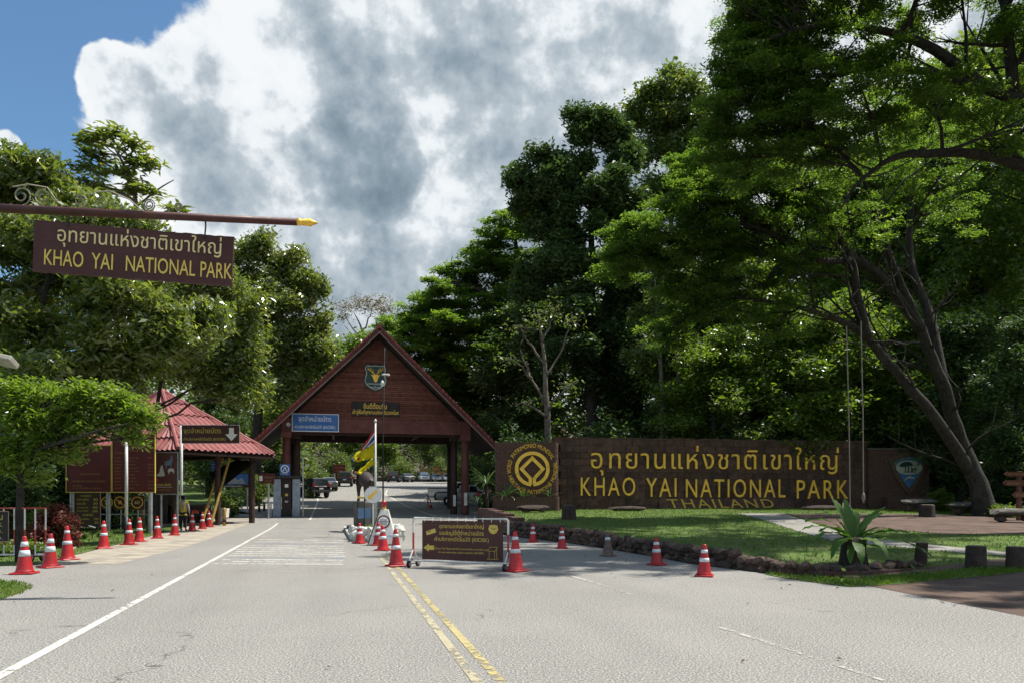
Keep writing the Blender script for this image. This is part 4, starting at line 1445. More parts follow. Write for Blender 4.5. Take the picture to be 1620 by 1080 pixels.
# ================================================================== THE PARK WALL
P0, P1 = Vector((2.45, 42.0)), Vector((20.9, 44.9))
WL = (P1 - P0).length
wa = math.atan2(P1.y - P0.y, P1.x - P0.x)
wall = thing('park_sign_wall', 'long brown laterite block wall with golden raised park lettering', 'sign wall', (P0.x, P0.y, .82), wa)
core = MB().box((WL / 2, .52, 1.98), (WL - .04, .70, 3.96)).build('core', M_lat, wall)
rows, cols = 11, 25
bh, bw = 4.02 / rows, WL / cols
vr = []
for k in range(5):
    rr = random.Random(k)
    mb = MB().box((0, 0, 0), (bw - .016, .26, bh - .014))
    for p in mb.v:
        p += Vector((rr.uniform(-.006, .006), rr.uniform(-.016, .012), rr.uniform(-.006, .006)))
    vr.append(mb.mesh('block', M_lat))
for r in range(rows):
    off = (r % 2) * bw * .5
    for c in range(cols + 1):
        x = c * bw + off - bw * .5 + bw * .5 if False else c * bw + off
        if x > WL - bw * .25:
            continue
        o = obj('block', vr[random.randrange(5)], wall, (min(max(x + bw * .25, bw * .5), WL - bw * .5) if False else x + bw * .25, .10 + random.uniform(-.012, .012), bh * (r + .5)))
cap = MB()
n = 60
for i in range(n):
    x = WL * (i + .5) / n
    cap.box((x, .42, 4.03 + random.uniform(-.02, .035)), (WL / n + .02, .92 + random.uniform(-.06, .06), .09))
cap.build('rough_capping', M_lat2, wall)


def wp(px, py, dy=0.0):
    """pixel to wall-local x, z on the wall's front plane"""
    # intersect the sight line with the wall plane
    d = Vector(((px - 810) / F, 1.0))
    n_ = Vector((-math.sin(wa), math.cos(wa)))
    t_ = P0.dot(n_) / d.dot(n_)
    q = d * t_ - P0
    return q.x * math.cos(wa) + q.y * math.sin(wa), HC + (HZ - py) * t_ / F - .82


def wall_text(body, x0, x1, ytop, ybot, bold, space=1.0):
    a, zt = wp(x0, ytop)
    b, zb = wp(x1, ybot)
    text(wall, body, a, zb, b - a, zt - zb, M_gold, .10, -.025, bold, 'letter', True, space=space)


wall_text('อุทยานแห่งชาติเขาใหญ่', 934, 1325, 703, 753, .036, 1.12)
for wd, x0, x1, dy in (('KHAO', 918, 1004, 0), ('YAI', 1021, 1069, 1.4), ('NATIONAL', 1084, 1241, 2.8), ('PARK', 1259, 1340, 4.4)):
    wall_text(wd, x0, x1, 754 + dy, 783.5 + dy, .050, 1.22)
# sloping panel with the country name
xa, za = wp(1042, 787)
xb, zb = wp(1250, 806)
pan = MB().prism([(-.38, -.05), (-.10, za - .02), (-.10, -.05)], xa, xb, 'yz')
for p in pan.v:
    p.x = p.x + (0.25 if p.x > (xa + xb) / 2 else -.1) * (1 - min(1, (p.z + .05) / za))
slab = pan.build('sloping_panel', M_lat, wall)
x0, _ = wp(1056, 800)
x1, _ = wp(1222, 800)
sl_ = math.atan2(za + .03, .28)


def on_slope(x, z, y):
    # z runs up the slope, y is out of its face
    return (x, -.38 + math.cos(sl_) * z + math.sin(sl_) * y - .0, -.05 + math.sin(sl_) * z - math.cos(sl_) * y)


text(wall, 'THAILAND', x0, .26, x1 - x0, .52, mat('shaded_gold_paint', (.60, .38, .065), (.46, .29, .05), 9, .7), .04, -.012, .050, 'letter', True, fn=on_slope, skew=-.28, space=1.2)  # same gold as the wall letters, shade put into its colour

# left bastion with the round emblem
Yl = 41.0
xl, xr = at(783, 0, Yl).x, at(884, 0, Yl).x
zt_ = at(0, 699, Yl).z
bas = thing('emblem_bastion', 'round cornered laterite bastion with golden ring emblem at the left end of the wall', 'sign wall', ((xl + xr) / 2, Yl, .80))
hw, ht = (xr - xl) / 2, zt_ - .80


def rounded(w2, d, r, n=6):
    p = []
    for cx, cy, a0 in ((w2 - r, r, -90), (w2 - r, d - r, 0), (-w2 + r, d - r, 90), (-w2 + r, r, 180)):
        for i in range(n + 1):
            a = R(a0 + 90 * i / n)
            p.append((cx + math.cos(a) * r, cy + math.sin(a) * r))
    return p


nl = 13
for i in range(nl):
    z0, z1 = ht * i / nl, ht * (i + 1) / nl
    MB().prism(rounded(hw - random.uniform(0, .02), 1.3, .28), z0 + .006, z1 - .006, 'xy').build('course', M_lat2, bas)
MB().prism(rounded(hw - .06, 1.25, .25), 0, ht - .02, 'xy').build('core', M_lat, bas, loc=(0, .03, 0))
# planter foot
pl_ = MB().prism(rounded(hw + .05, 1.0, .25), -.25, .86, 'xy')
pl_.build('planter', M_lat2, bas, loc=(-.05, -.75, 0))
cx0, cz0 = at(842, 741, Yl).x - bas.location.x, at(842, 741, Yl).z - bas.location.z
kpx = Yl / F


def arc_poly(r0, r1, a0, a1, n=40):
    o = [(math.cos(a0 + (a1 - a0) * i / n) * r1, math.sin(a0 + (a1 - a0) * i / n) * r1) for i in range(n + 1)]
    i_ = [(math.cos(a0 + (a1 - a0) * i / n) * r0, math.sin(a0 + (a1 - a0) * i / n) * r0) for i in range(n, -1, -1)]
    return o, i_


def ring(r0, r1, a0, a1, y0, y1, name, m, parent, cx, cz, n=48):
    mb = MB()
    o, i_ = arc_poly(r0, r1, a0, a1, n)
    i_ = i_[::-1]
    vs_, fs_ = [], []
    for k in range(n + 1):
        for (a, b), y in ((o[k], y0), (i_[k], y0), (o[k], y1), (i_[k], y1)):
            vs_.append((cx + a, y, cz + b))
    for k in range(n):
        a, b = 4 * k, 4 * (k + 1)
        fs_ += [(a, b, b + 1, a + 1), (a + 2, a + 3, b + 3, b + 2), (a, a + 2, b + 2, b), (a + 1, b + 1, b + 3, a + 3)]
    fs_ += [(0, 1, 3, 2), (4 * n, 4 * n + 2, 4 * n + 3, 4 * n + 1)]
    mb.add(vs_, fs_)
    return mb.build(name, m, parent)


g_ = .07
ring(22 * kpx, 27.5 * kpx, R(-90) + g_, R(270) - g_, -.10, -.012, 'emblem_ring', M_gold, bas, cx0, cz0, 64)


def bar2d(pts, wd, y0, y1, name, m, parent, cx, cz):
    """a flat band of constant width along a polyline in the xz plane, mitred"""
    P = [Vector(p) for p in pts]
    L_, R_ = [], []
    for i, p in enumerate(P):
        d1 = (P[i] - P[i - 1]).normalized() if i > 0 else (P[1] - P[0]).normalized()
        d2 = (P[i + 1] - P[i]).normalized() if i < len(P) - 1 else d1
        n1, n2 = Vector((-d1.y, d1.x)), Vector((-d2.y, d2.x))
        b = (n1 + n2).normalized()
        s = wd / 2 / max(.4, b.dot(n1))
        L_.append(p + b * s)
        R_.append(p - b * s)
    vs_, fs_ = [], []
    for i in range(len(P)):
        for q in (L_[i], R_[i]):
            vs_.append((cx + q.x, y0, cz + q.y))
        for q in (L_[i], R_[i]):
            vs_.append((cx + q.x, y1, cz + q.y))
    for i in range(len(P) - 1):
        a, b = 4 * i, 4 * (i + 1)
        fs_ += [(a, b, b + 1, a + 1), (a + 2, a + 3, b + 3, b + 2), (a, a + 2, b + 2, b), (a + 1, b + 1, b + 3, a + 3)]
    n = len(P) - 1
    fs_ += [(0, 1, 3, 2), (4 * n, 4 * n + 2, 4 * n + 3, 4 * n + 1)]
    return MB().add(vs_, fs_).build(name, m, parent)


k_ = kpx
bar2d([(-3.2 * k_, -25 * k_), (-3.2 * k_, -15 * k_), (-17 * k_, 0), (0, 17 * k_), (17 * k_, 0), (3.2 * k_, -15 * k_), (3.2 * k_, -25 * k_)], 5.2 * k_, -.102, -.012, 'emblem_diamond', M_gold, bas, cx0, cz0)


def ring_text(parent, body, cx, cz, r, a0, a1, h, m, y, bold=.04, inside=False, name='letter', split=True):
    """lettering round a circle, angles clockwise from the top; inside=True reads along the bottom with feet outward"""
    arc = abs(a1 - a0) * r

    def fn(x, z, yy):
        if not inside:
            a = a0 + (a1 - a0) * x / arc
            rr = r + z
            return (cx + math.sin(a) * rr, yy, cz + math.cos(a) * rr)
        a = a0 + (a1 - a0) * x / arc
        rr = r + h - z
        return (cx + math.sin(a) * rr, yy, cz + math.cos(a) * rr)
    return text(parent, body, 0, 0, arc, h, m, .04, y, bold, name, split, fn=fn)


ring_text(bas, '.PATRIMONIO MUNDIAL.', cx0, cz0, 33.5 * k_, R(-62), R(66), 6.5 * k_, M_gold, -.012)
ring_text(bas, 'MONDIAL', cx0, cz0, 33.5 * k_, R(122), R(73), 6.5 * k_, M_gold, -.012, inside=True)
ring_text(bas, 'PATRIMOINE', cx0, cz0, 33.5 * k_, R(191), R(127), 6.5 * k_, M_gold, -.012, inside=True)
ring_text(bas, 'HERITAGE', cx0, cz0, 33.5 * k_, R(253), R(198), 6.5 * k_, M_gold, -.012, inside=True)
ring_text(bas, 'WORLD', cx0, cz0, 33.5 * k_, R(-101), R(-68), 6.5 * k_, M_gold, -.012)

# right bastion with the shield emblem
Yr = 44.6
xl, xr = at(1374, 0, Yr).x, at(1473, 0, Yr).x
zt_ = at(0, 711, Yr).z
zb0 = .70
bas2 = thing('emblem_bastion', 'laterite bastion with blue and white shield emblem at the right end of the wall', 'sign wall', ((xl + xr) / 2, Yr, zb0))
hw, ht = (xr - xl) / 2, zt_ - zb0
for i in range(12):
    z0, z1 = ht * i / 12, ht * (i + 1) / 12
    MB().prism(rounded(hw - random.uniform(0, .02), 1.2, .16), z0 + .006, z1 - .006, 'xy').build('course', M_lat2, bas2)
MB().prism(rounded(hw - .06, 1.15, .15), 0, ht - .02, 'xy').build('core', M_lat, bas2, loc=(0, .03, 0))
MB().prism(rounded(hw + .05, 1.3, .1), ht + .004, ht + .10, 'xy').build('coping', M_flat_stone, bas2, loc=(0, -.05, 0))
MB().box((.25, -.30, .45), (hw * 1.35, .55, 1.0)).build('foot_block', M_lat2, bas2, bevel=.05)
cx1, cz1 = at(1437, 745, Yr).x - bas2.location.x, at(1437, 745, Yr).z - zb0
k2 = Yr / F


def shield3(s, n=10):
    """rounded triangle: bulging sides, point down"""
    V_ = [Vector((-1, .62)), Vector((1, .62)), Vector((0, -1.12))]
    out = []
    for i in range(3):
        a, b = V_[i], V_[(i + 1) % 3]
        nrm = Vector((b.y - a.y, a.x - b.x)).normalized() * -1
        m_ = (a + b) / 2
        nrm = nrm if nrm.dot(m_ - Vector((0, 0))) > 0 else -nrm
        bul = .34 if i == 0 else .12
        for j in range(n):
            t_ = j / n
            q = a + (b - a) * t_ + nrm * bul * math.sin(PI * t_)
            out.append((q.x * s, q.y * s))
    return out


sh = [(cx1 + a, cz1 + b) for a, b in shield3(33 * k2)]
MB().prism(sh, -.06, -.004).build('shield_rim', mat('shield_brown', (.11, .06, .045), (.07, .04, .03), 6, .7), bas2)
sh = [(cx1 + a, cz1 + b) for a, b in shield3(24 * k2)]
MB().prism(sh, -.085, -.062).build('shield_field', mat('shield_teal', (.075, .15, .19), (.05, .11, .15), 5, .6), bas2)
low = [(cx1 + x * k2, cz1 + z * k2) for x, z in ((-16, -2), (16, -2), (10, -13), (0, -25), (-10, -13))]
MB().prism(low, -.092, -.087).build('shield_water', mat('shield_blue', (.045, .15, .34), (.03, .11, .26), 7, .6), bas2)
ell = [(cx1 + math.cos(a) * 21 * k2, cz1 + 6 * k2 + math.sin(a) * 11.5 * k2) for a in [2 * PI * i / 32 for i in range(32)]]
MB().prism(ell, -.105, -.094).build('shield_oval', mat('shield_cream', (.45, .43, .38), (.34, .33, .29), 9, .7), bas2)
tr_ = [(-16, 9), (-13, 13), (-6, 15.5), (1, 15), (6, 11), (4, 9), (-2, 8), (-9, 7), (-14, 7)]
MB().prism([(cx1 + x * k2, cz1 + z * k2) for x, z in tr_], -.112, -.107).build('tree_motif', M_green, bas2)
for x in (-6, -1.5, 4):
    MB().box((cx1 + x * k2, -.1095, cz1 + 4.0 * k2), (1.6 * k2, .005, 8 * k2)).build('trunk_motif', M_blackboard, bas2)
MB().prism([(cx1 + x * k2, cz1 + z * k2) for x, z in ((4.2, 0), (5.4, 4.5), (10, 5), (10.6, 8), (11.8, 4.8), (11, 3.8), (11, 0), (10, 0), (9.6, 2.6), (6.2, 2.6), (5.6, 0))], -.112, -.107).build('deer_motif', M_blackboard, bas2)
MB().box((cx1 + 1 * k2, -.1095, cz1 - .9 * k2), (20 * k2, .005, 1.3 * k2)).build('ground_motif', M_green, bas2)
fish = [(-8, -15), (-6, -11), (-2, -8), (2, -7.4), (5, -8.8), (9, -8.4), (7.6, -10), (8, -12.4), (5, -10.8), (1, -11), (-3, -11.6)]
MB().prism([(cx1 + x * k2, cz1 + z * k2) for x, z in fish], -.100, -.094).build('fish_motif', mat('shield_cream', (.45, .43, .38)), bas2)
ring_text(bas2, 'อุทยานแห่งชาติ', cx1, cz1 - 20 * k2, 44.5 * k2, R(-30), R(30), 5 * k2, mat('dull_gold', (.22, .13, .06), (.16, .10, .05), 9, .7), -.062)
for s, body in ((-1, 'NATIONAL'), (1, 'THAILAND')):
    a = math.atan2(38, 19.5)

    def fn(x, z, y, s=s, a=a):
        if s < 0:
            return (cx1 + (-27.5 * k2) + math.cos(-a) * x + math.sin(-a) * -z * 1.0 * -1 * -1, y, cz1 + 10 * k2 + math.sin(-a) * x + math.cos(-a) * z * -.0 - 0 * z - z * .45)
        return (cx1 + 5.5 * k2 + math.cos(a) * x - math.sin(a) * z * -1 * -1, y, cz1 - 31 * k2 + math.sin(a) * x + math.cos(a) * z)
    text(bas2, body, 0, 0, 38 * k2, 4.2 * k2, MATS['dull_gold'], .012, -.062, .02, 'letter', True, fn=fn)

# ------------------------------------------------------------------ rubble edging along the lawn
edge = [(y, edge_x(y)) for y in np.arange(33.5, 15.7, -.02)]
pts = [Vector((x, y)) for y, x in edge] + [Vector((6.9, 15.6)), Vector((7.6, 15.95)), Vector((8.3, 16.35)), Vector((9.0, 16.65))]
cum = [0.0]
for i in range(1, len(pts)):
    cum.append(cum[-1] + (pts[i] - pts[i - 1]).length)
TL = cum[-1]


def along(s):
    i = min(max(int(np.searchsorted(cum, s)) - 1, 0), len(pts) - 2)
    t_ = (s - cum[i]) / max(1e-6, cum[i + 1] - cum[i])
    a, b = pts[i], pts[i + 1]
    return a + (b - a) * t_, (b - a).normalized()


def stone_mesh(seed, m, sub=2):
    rr = random.Random(seed)
    bm = bmesh.new()
    bmesh.ops.create_icosphere(bm, subdivisions=sub, radius=1)
    ax = [Vector((rr.gauss(0, 1), rr.gauss(0, 1), rr.gauss(0, 1))).normalized() for _ in range(5)]
    for v_ in bm.verts:
        p = v_.co.copy()
        for a in ax:
            d = p.dot(a)
            if d > .62:
                p -= a * (d - .62) * .85
        v_.co = p * rr.uniform(.94, 1.06)
    me = bpy.data.meshes.new('stone')
    bm.to_mesh(me)
    bm.free()
    me.materials.append(m)
    return me


stones = [stone_mesh(100 + k, M_stone, 1) for k in range(8)]
edging = thing('stone_edging', 'low wall of rough red brown stones between the road and the lawn', 'stone wall', (pts[0].x, pts[0].y, 0))
bk, rub = MB(), MB()


def edge_h(s):
    return .64 if s < 6 else (.52 if s < 10 else .44) if s < 17 else (.44 if s < 17 else (.36 if s < TL - 3.2 else .26))


for i in range(0, int(TL / .25)):
    p, d = along(i * .25 + .125)
    hgt = edge_h(i * .25) - .10
    bk.box((p.x + .22 - pts[0].x, p.y - pts[0].y, hgt / 2 - .03 + road_z(p.x, p.y)), (.12, .28, hgt), math.atan2(d.y, d.x) - PI / 2)
bk.build('mortar_core', M_lat2, edging)
s, cnt = TL - .1, 0
while s > 0:
    p, d = along(s)
    nrm = Vector((d.y, -d.x))
    if nrm.x > 0:
        nrm = -nrm
    if s > TL - 2.6:
        nrm = Vector((.3, -1)).normalized()
    hgt = edge_h(s)
    layers = max(2, int(hgt / .13))
    for l in range(layers):
        r_ = random.uniform(.78, 1.25)
        sz = .115
        q = p + d * random.uniform(-.06, .06) - nrm * (.13 + random.uniform(-.04, .06))
        L3 = Vector((q.x - pts[0].x, q.y - pts[0].y, .05 + l * hgt / layers + random.uniform(-.02, .03) + road_z(q.x, q.y)))
        E3 = (random.uniform(-.4, .4), random.uniform(-.4, .4), random.uniform(0, 6.28))
        S3 = Vector((sz * 1.5 * r_, sz * 1.3 * r_, sz * r_))
        k = random.randrange(8)
        if cnt < 300:
            o = obj('stone', stones[k], edging, L3, E3)
            o.scale = S3
        else:
            from mathutils import Euler
            rub.add([v_.co for v_ in stones[k].vertices], [tuple(f_.vertices) for f_ in stones[k].polygons], Matrix.LocRotScale(L3, Euler(E3), S3))
        cnt += 1
    s -= .245
rub.build('rubble', M_stone, edging)['kind'] = 'stuff'

# curved low wall beside the pickup, left of the wall
lw = thing('low_wall', 'low curved brown wall joining the stone edging below the round emblem', 'wall', (at(800, 0, 36).x, 36, 0))
cv = [at(834, 0, 31.5), at(822, 0, 32.5), at(806, 0, 34), at(790, 0, 36), at(778, 0, 38.5), at(768, 0, 41), at(762, 0, 45)]
for i in range(len(cv) - 1):
    a, b = cv[i], cv[i + 1]
    for j in range(3):
        p = a + (b - a) * ((j + .5) / 3)
        hh = [.62, .78, .92, 1.0, 1.05, 1.0][i]
        MB().box((p.x - lw.location.x, p.y - lw.location.y, hh / 2), ((b - a).length / 3 + .03, .45, hh + random.uniform(-.03, .03)), math.atan2(b.y - a.y, b.x - a.x)).build('wall_block', M_lat2, lw, bevel=.03)

# ================================================================== THE GATE
ga = math.atan2(SR, CR)
GU, GS = 3.28, 54.0
gx0, gy0 = rw(GU, GS)
GZ = .28
gate = thing('entrance_gate', 'large red brown entrance gate with steep gabled roof over the road', 'gate', (gx0, gy0, GZ), ga)
HS, ZE, ZP = 8.3, 4.69, 12.75     # half span at the eaves, eaves height, ridge height
DEP = 7.5                           # depth of the roof
slope = math.atan2(ZP - ZE, HS)
# siding boards of the gable
z0, z1 = 6.75, ZP - .55
nb_ = 40
for i in range(nb_):
    za_, zb_ = z0 + (z1 - z0) * i / nb_, z0 + (z1 - z0) * (i + 1) / nb_
    wa_ = (ZP - .35 - za_) / (ZP - ZE) * HS - .10
    wb_ = (ZP - .35 - zb_) / (ZP - ZE) * HS - .10
    if wb_ < .03:
        break
    brd = MB().prism([(-wa_, za_), (wa_, za_), (wb_, zb_ - .018), (-wb_, zb_ - .018)], -.03, .03)
    for p in brd.v:
        p.y += .014 * (i % 2)
    brd.build('siding_board', M_plank, gate)
MB().prism([(-HS + .6 + 1.6, 6.6), (HS - .6 - 1.6, 6.6), (0, ZP - .5)], .05, .10).build('gable_light_stop', M_soffit, gate)  # unseen panel added to stop sun leaking between the siding boards
# beams
wb = (ZP - .3 - 5.75) / (ZP - ZE) * HS
MB().box((0, -.02, 6.23), (2 * 6.15 + .5, .30, .98)).build('beam', M_beam, gate, bevel=.02)
MB().box((0, .30, 5.66), (2 * 6.15, .2, .12)).build('lower_rail', M_darkwood, gate)
MB().box((0, DEP - .6, 6.0), (2 * 6.15, .3, .9)).build('rear_beam', M_darkwood, gate)
for x in (-5.9, 5.9):
    MB().box((x, DEP / 2 - .3, 6.3), (.35, DEP - 1.0, .5)).build('side_beam', M_darkwood, gate)
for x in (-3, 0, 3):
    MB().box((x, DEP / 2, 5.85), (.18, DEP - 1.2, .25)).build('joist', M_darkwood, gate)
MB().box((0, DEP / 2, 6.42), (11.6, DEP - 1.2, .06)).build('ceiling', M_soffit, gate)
# columns
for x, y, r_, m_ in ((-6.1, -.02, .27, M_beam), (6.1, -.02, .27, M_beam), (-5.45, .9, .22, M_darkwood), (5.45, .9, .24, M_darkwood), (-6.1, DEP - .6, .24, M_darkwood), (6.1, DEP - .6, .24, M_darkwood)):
    MB().lathe([(r_ * 1.06, -.4), (r_ * 1.03, .5), (r_, 3), (r_ * .97, 5.75)], 20).build('column', m_, gate, True, loc=(x, y, 0))
    MB().box((0, 0, 5.55), (r_ * 2.4, r_ * 2.4, .4)).build('capital', m_, gate, loc=(x, y, 0))
MB().box((6.12, -.05, 6.0), (.72, .42, 1.4)).build('beam_end', M_beam, gate)
# roof: two slopes of tiles, with soffit boards and barge boards
for s in (-1, 1):
    L_ = math.hypot(HS, ZP - ZE)
    M4 = Matrix(((math.cos(slope) * s, 0, -math.sin(slope) * -s * 1.0, 0), (0, 1, 0, 0), (-math.sin(slope), 0, math.cos(slope), ZP), (0, 0, 0, 1)))
    # local: x runs down the slope, y back, z out of the roof
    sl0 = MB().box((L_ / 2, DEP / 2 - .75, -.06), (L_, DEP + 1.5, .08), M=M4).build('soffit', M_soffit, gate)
    MB().box((L_ / 2, -1.52, -.10), (L_ + .05, .07, .34), M=M4).build('barge_board', M_beam, gate, bevel=.01)
    MB().box((L_ / 2, -1.575, -.245), (L_ - .1, .03, .05), M=M4).build('barge_trim', mat('pale_trim', (.30, .22, .18), (.22, .15, .12), 6, .7), gate)
    nt = 34
    for i in range(nt):
        x0_ = L_ * i / nt
        t_ = MB()
        t_.box((x0_ + L_ / nt / 2 + .03, DEP / 2 - .78, .05), (L_ / nt + .05, DEP + 1.5, .05), M=M4 @ Matrix.Translation((0, 0, 0)), ry=R(7))
        t_.build('tile_course', M_rtile, gate)
    for i in range(nt):
        x0_ = L_ * (i + .5) / nt
        MB().box((x0_, -1.60, .045), (L_ / nt * .8, .16, .13), M=M4, ry=R(8)).build('verge_tile', M_rtile, gate)
MB().tube([(0, -1.62, ZP + .10), (0, DEP + .3, ZP + .10)], .16, 10).build('ridge_cap', M_rtile, gate)
MB().prism([(-.45, ZP - .62), (.45, ZP - .62), (0, ZP - .12)], -.06, .06).build('peak_vent', M_soffit, gate)


def gpx(px, py):
    """pixel to gate-local x, z on the plane of its front"""
    d = Vector(((px - 810) / F, 1.0))
    n_ = Vector((-SR, CR))
    g2 = Vector((gx0, gy0))
    t_ = g2.dot(n_) / d.dot(n_)
    q = d * t_ - g2
    return q.x * CR + q.y * SR, HC + (HZ - py) * t_ / F - GZ


def gate_world(x, y, z):
    return (gx0 + x * CR - y * SR, gy0 + x * SR + y * CR, GZ + z)


# crest on the gable
a, b = gpx(594, 598)
cr_ = thing('deer_crest', 'dark green shield crest with golden deer head on the gable', 'emblem', gate_world(a, -.05, b), ga)
q = 53.2 / F
sh_ = [(0, 22), (-6, 21), (-15, 22), (-18, 17), (-15.5, 8), (-18.5, -4), (-16, -12), (-9, -17), (0, -21), (9, -17), (16, -12), (18.5, -4), (15.5, 8), (18, 17), (15, 22), (6, 21)]
sh_ = [(x * q, z * q) for x, z in sh_]
MB().prism(sh_, -.06, 0).build('shield', M_green, cr_)
mb = MB()
for i in range(len(sh_)):
    a_, b_ = Vector(sh_[i]) * .88, Vector(sh_[(i + 1) % len(sh_)]) * .88
    mb.tube([(a_.x, -.066, a_.y), (b_.x, -.066, b_.y)], .018, 5)
mb.build('white_border', M_pwhite, cr_)
hd = [(-4.2, 3), (-7.5, 4.6), (-5, 1.2), (-3.6, -2), (-2.4, -6), (0, -8), (2.4, -6), (3.6, -2), (5, 1.2), (7.5, 4.6), (4.2, 3), (1.6, 4.4), (-1.6, 4.4)]
MB().prism([(x * q, z * q + .05) for x, z in hd], -.12, -.061).build('deer_head', M_gold, cr_)
for s in (-1, 1):
    mb = MB()
    mb.tube([(s * 1.6 * q, -.09, 4.4 * q + .05), (s * 4 * q, -.09, 8 * q), (s * 9 * q, -.09, 12 * q), (s * 12 * q, -.09, 17 * q)], [.055, .05, .042, .02], 6)
    mb.tube([(s * 4 * q, -.09, 8 * q), (s * 4.2 * q, -.09, 14 * q)], [.035, .015], 5)
    mb.tube([(s * 7 * q, -.09, 10.6 * q), (s * 7.2 * q, -.09, 16 * q)], [.035, .015], 5)
    mb.tube([(s * 9.5 * q, -.09, 12.6 * q), (s * 13.6 * q, -.09, 13.6 * q)], [.03, .012], 5)
    mb.build('antler', M_gold, cr_)
text(cr_, 'อุทยานแห่งชาติ', -13 * q, -11.5 * q, 26 * q, 4.6 * q, M_pwhite, .008, -.06, .01)
text(cr_, 'เขาใหญ่', -7.5 * q, -16.5 * q, 15 * q, 4.2 * q, M_pwhite, .008, -.06, .01)

# welcome plate
a, b = gpx(556, 657)
c2, d2 = gpx(632, 637)
pt_ = thing('welcome_plate', 'dark plate with golden welcome lettering below the deer crest', 'sign', gate_world((a + c2) / 2, -.05, (b + d2) / 2), ga)
W_, H_ = c2 - a, d2 - b
MB().box((0, -.03, 0), (W_, .06, H_)).build('plate', M_blackboard, pt_, bevel=.01)
text(pt_, 'ยินดีต้อนรับ', -W_ * .25, .02, W_ * .48, H_ * .44, M_gold, .01, -.061, .012)
text(pt_, 'เข้าสู่พื้นที่อุทยานแห่งชาติมรดกโลก', -W_ * .48, -H_ * .46, W_ * .96, H_ * .42, M_gold, .01, -.061, .006)

# blue ticket sign on the beam
a, b = gpx(462, 682)
c2, d2 = gpx(536, 655.5)
bs = thing('blue_ticket_sign', 'blue sign with white lettering fixed to the left of the gate beam', 'sign', gate_world((a + c2) / 2, -.24, (b + d2) / 2), ga)
W_, H_ = c2 - a, d2 - b
MB().box((0, -.02, 0), (W_, .04, H_)).build('frame', M_pwhite, bs)
MB().box((0, -.045, 0), (W_ - .10, .012, H_ - .10)).build('panel', M_blue, bs)
text(bs, 'จุดจำหน่ายบัตร', -W_ * .36, -H_ * .02, W_ * .70, H_ * .42, M_pwhite, .004, -.0515, .012)
text(bs, 'ค่าบริการฯอัตโนมัติ (KIOSK)', -W_ * .44, -H_ * .38, W_ * .86, H_ * .26, M_pwhite, .004, -.0515, .008)

# floodlight on the left gate column and service boxes on the right columns
MB().tube([(-5.95, -.32, 6.05), (-5.95, -.5, 6.2), (-5.95, -.62, 6.2)], [.05, .05, .14], 10).build('horn_speaker', M_steel, gate)
MB().box((6.1, -.34, 1.2), (.22, .08, .9)).build('meter_box', M_white, gate)
MB().box((5.45, .60, 1.1), (.2, .08, .8)).build('meter_box', M_white, gate)

# ticket kiosk at the left column
a, b = gpx(450, 815)
kx, ky, kz = gate_world(-6.05, -.75, 0)
kz = hz(kx, ky)
kio = thing('ticket_kiosk', 'blue grey steel ticket kiosk with a dark front panel at the left gate column', 'kiosk', (kx, ky, kz), ga)
for x in (-.60, .62):
    MB().box((x, 0, 1.25), (.48, .7, 2.5)).build('cabinet', M_bluegrey, kio, bevel=.02)
MB().box((0, -.02, 1.35), (.62, .5, 2.7)).build('front_panel', M_blackboard, kio)
MB().box((0, -.05, 2.62), (1.8, .82, .14)).build('top', M_iron, kio)
MB().box((0, -.28, 2.05), (.22, .02, .22)).build('screen', M_pwhite, kio)
MB().box((0, -.28, 1.45), (.18, .02, .16)).build('card_reader', M_byellow, kio)
MB().box((0, -.28, 1.0), (.2, .02, .12)).build('slot', M_steel, kio)
for x in (1.05, -1.0):
    MB().cyl((x, -.1, 0), (x, -.1, 1.0 if x < 0 else 3.9), .045, n=8).build('guard_post', M_wsteel, kio)
rs = thing('round_blue_sign', 'square blue sign with white ring symbol on the kiosk top', 'sign', (kx - .05, ky - .25, kz + 2.72), ga)
MB().box((0, 0, .38), (.66, .04, .76)).build('panel', M_blue, rs)
ring(.21, .27, 0, 2 * PI, -.032, -.021, 'ring', M_pwhite, rs, 0, .44, 24)
for s in (-1, 1):
    MB().tube([(s * .05, -.028, .58), (s * .03, -.028, .46), (s * .12, -.028, .32)], .028, 5).build('arrow', M_pwhite, rs)
text(rs, 'KIOSK', -.2, .06, .4, .09, M_pwhite, .004, -.021, .01, 'letter', True)

# ================================================================== THE HANGING PARK SIGN
YS = 13.0
pl0, pl1 = at(-40, 328, YS - .2), at(470, 351.5, YS + .5)
root = Vector((pl0.x - .4, pl0.y - .05, 0))
hp = thing('sign_gallows', 'maroon pipe bracket with curled ironwork reaching in from the left edge', 'sign post', (root.x, root.y, hz(root.x, root.y)))
L0 = pl0 - root
L1 = pl1 - root
MB().cyl((0, 0, -.2), (0, 0, L0.z + .6), .11, .09, 14).build('post', M_polered, hp, True)
pdir = (L1 - L0).normalized()
MB().tube([L0 - pdir * .6, L1], [.075, .062], 14).build('boom', M_polered, hp, True)
MB().tube([L1, L1 + pdir * .05, L1 + pdir * .07, L1 + pdir * .22, L1 + pdir * .36], [.064, .064, .05, .07, .006], 12).build('finial', M_gold, hp, True)


M_scroll = mat('pale_iron', (.36, .32, .24), (.22, .20, .15), 9, .6)


def scroll(c, r, turns, dirx, dy, start=0.0):
    P = []
    n = int(18 * turns)
    for i in range(n + 1):
        t_ = i / n
        a_ = start + dirx * t_ * turns * 2 * PI
        rr = r * (1 - .75 * t_)
        P.append((c[0] + math.cos(a_) * rr, c[1] + dy, c[2] + math.sin(a_) * rr))
    return P


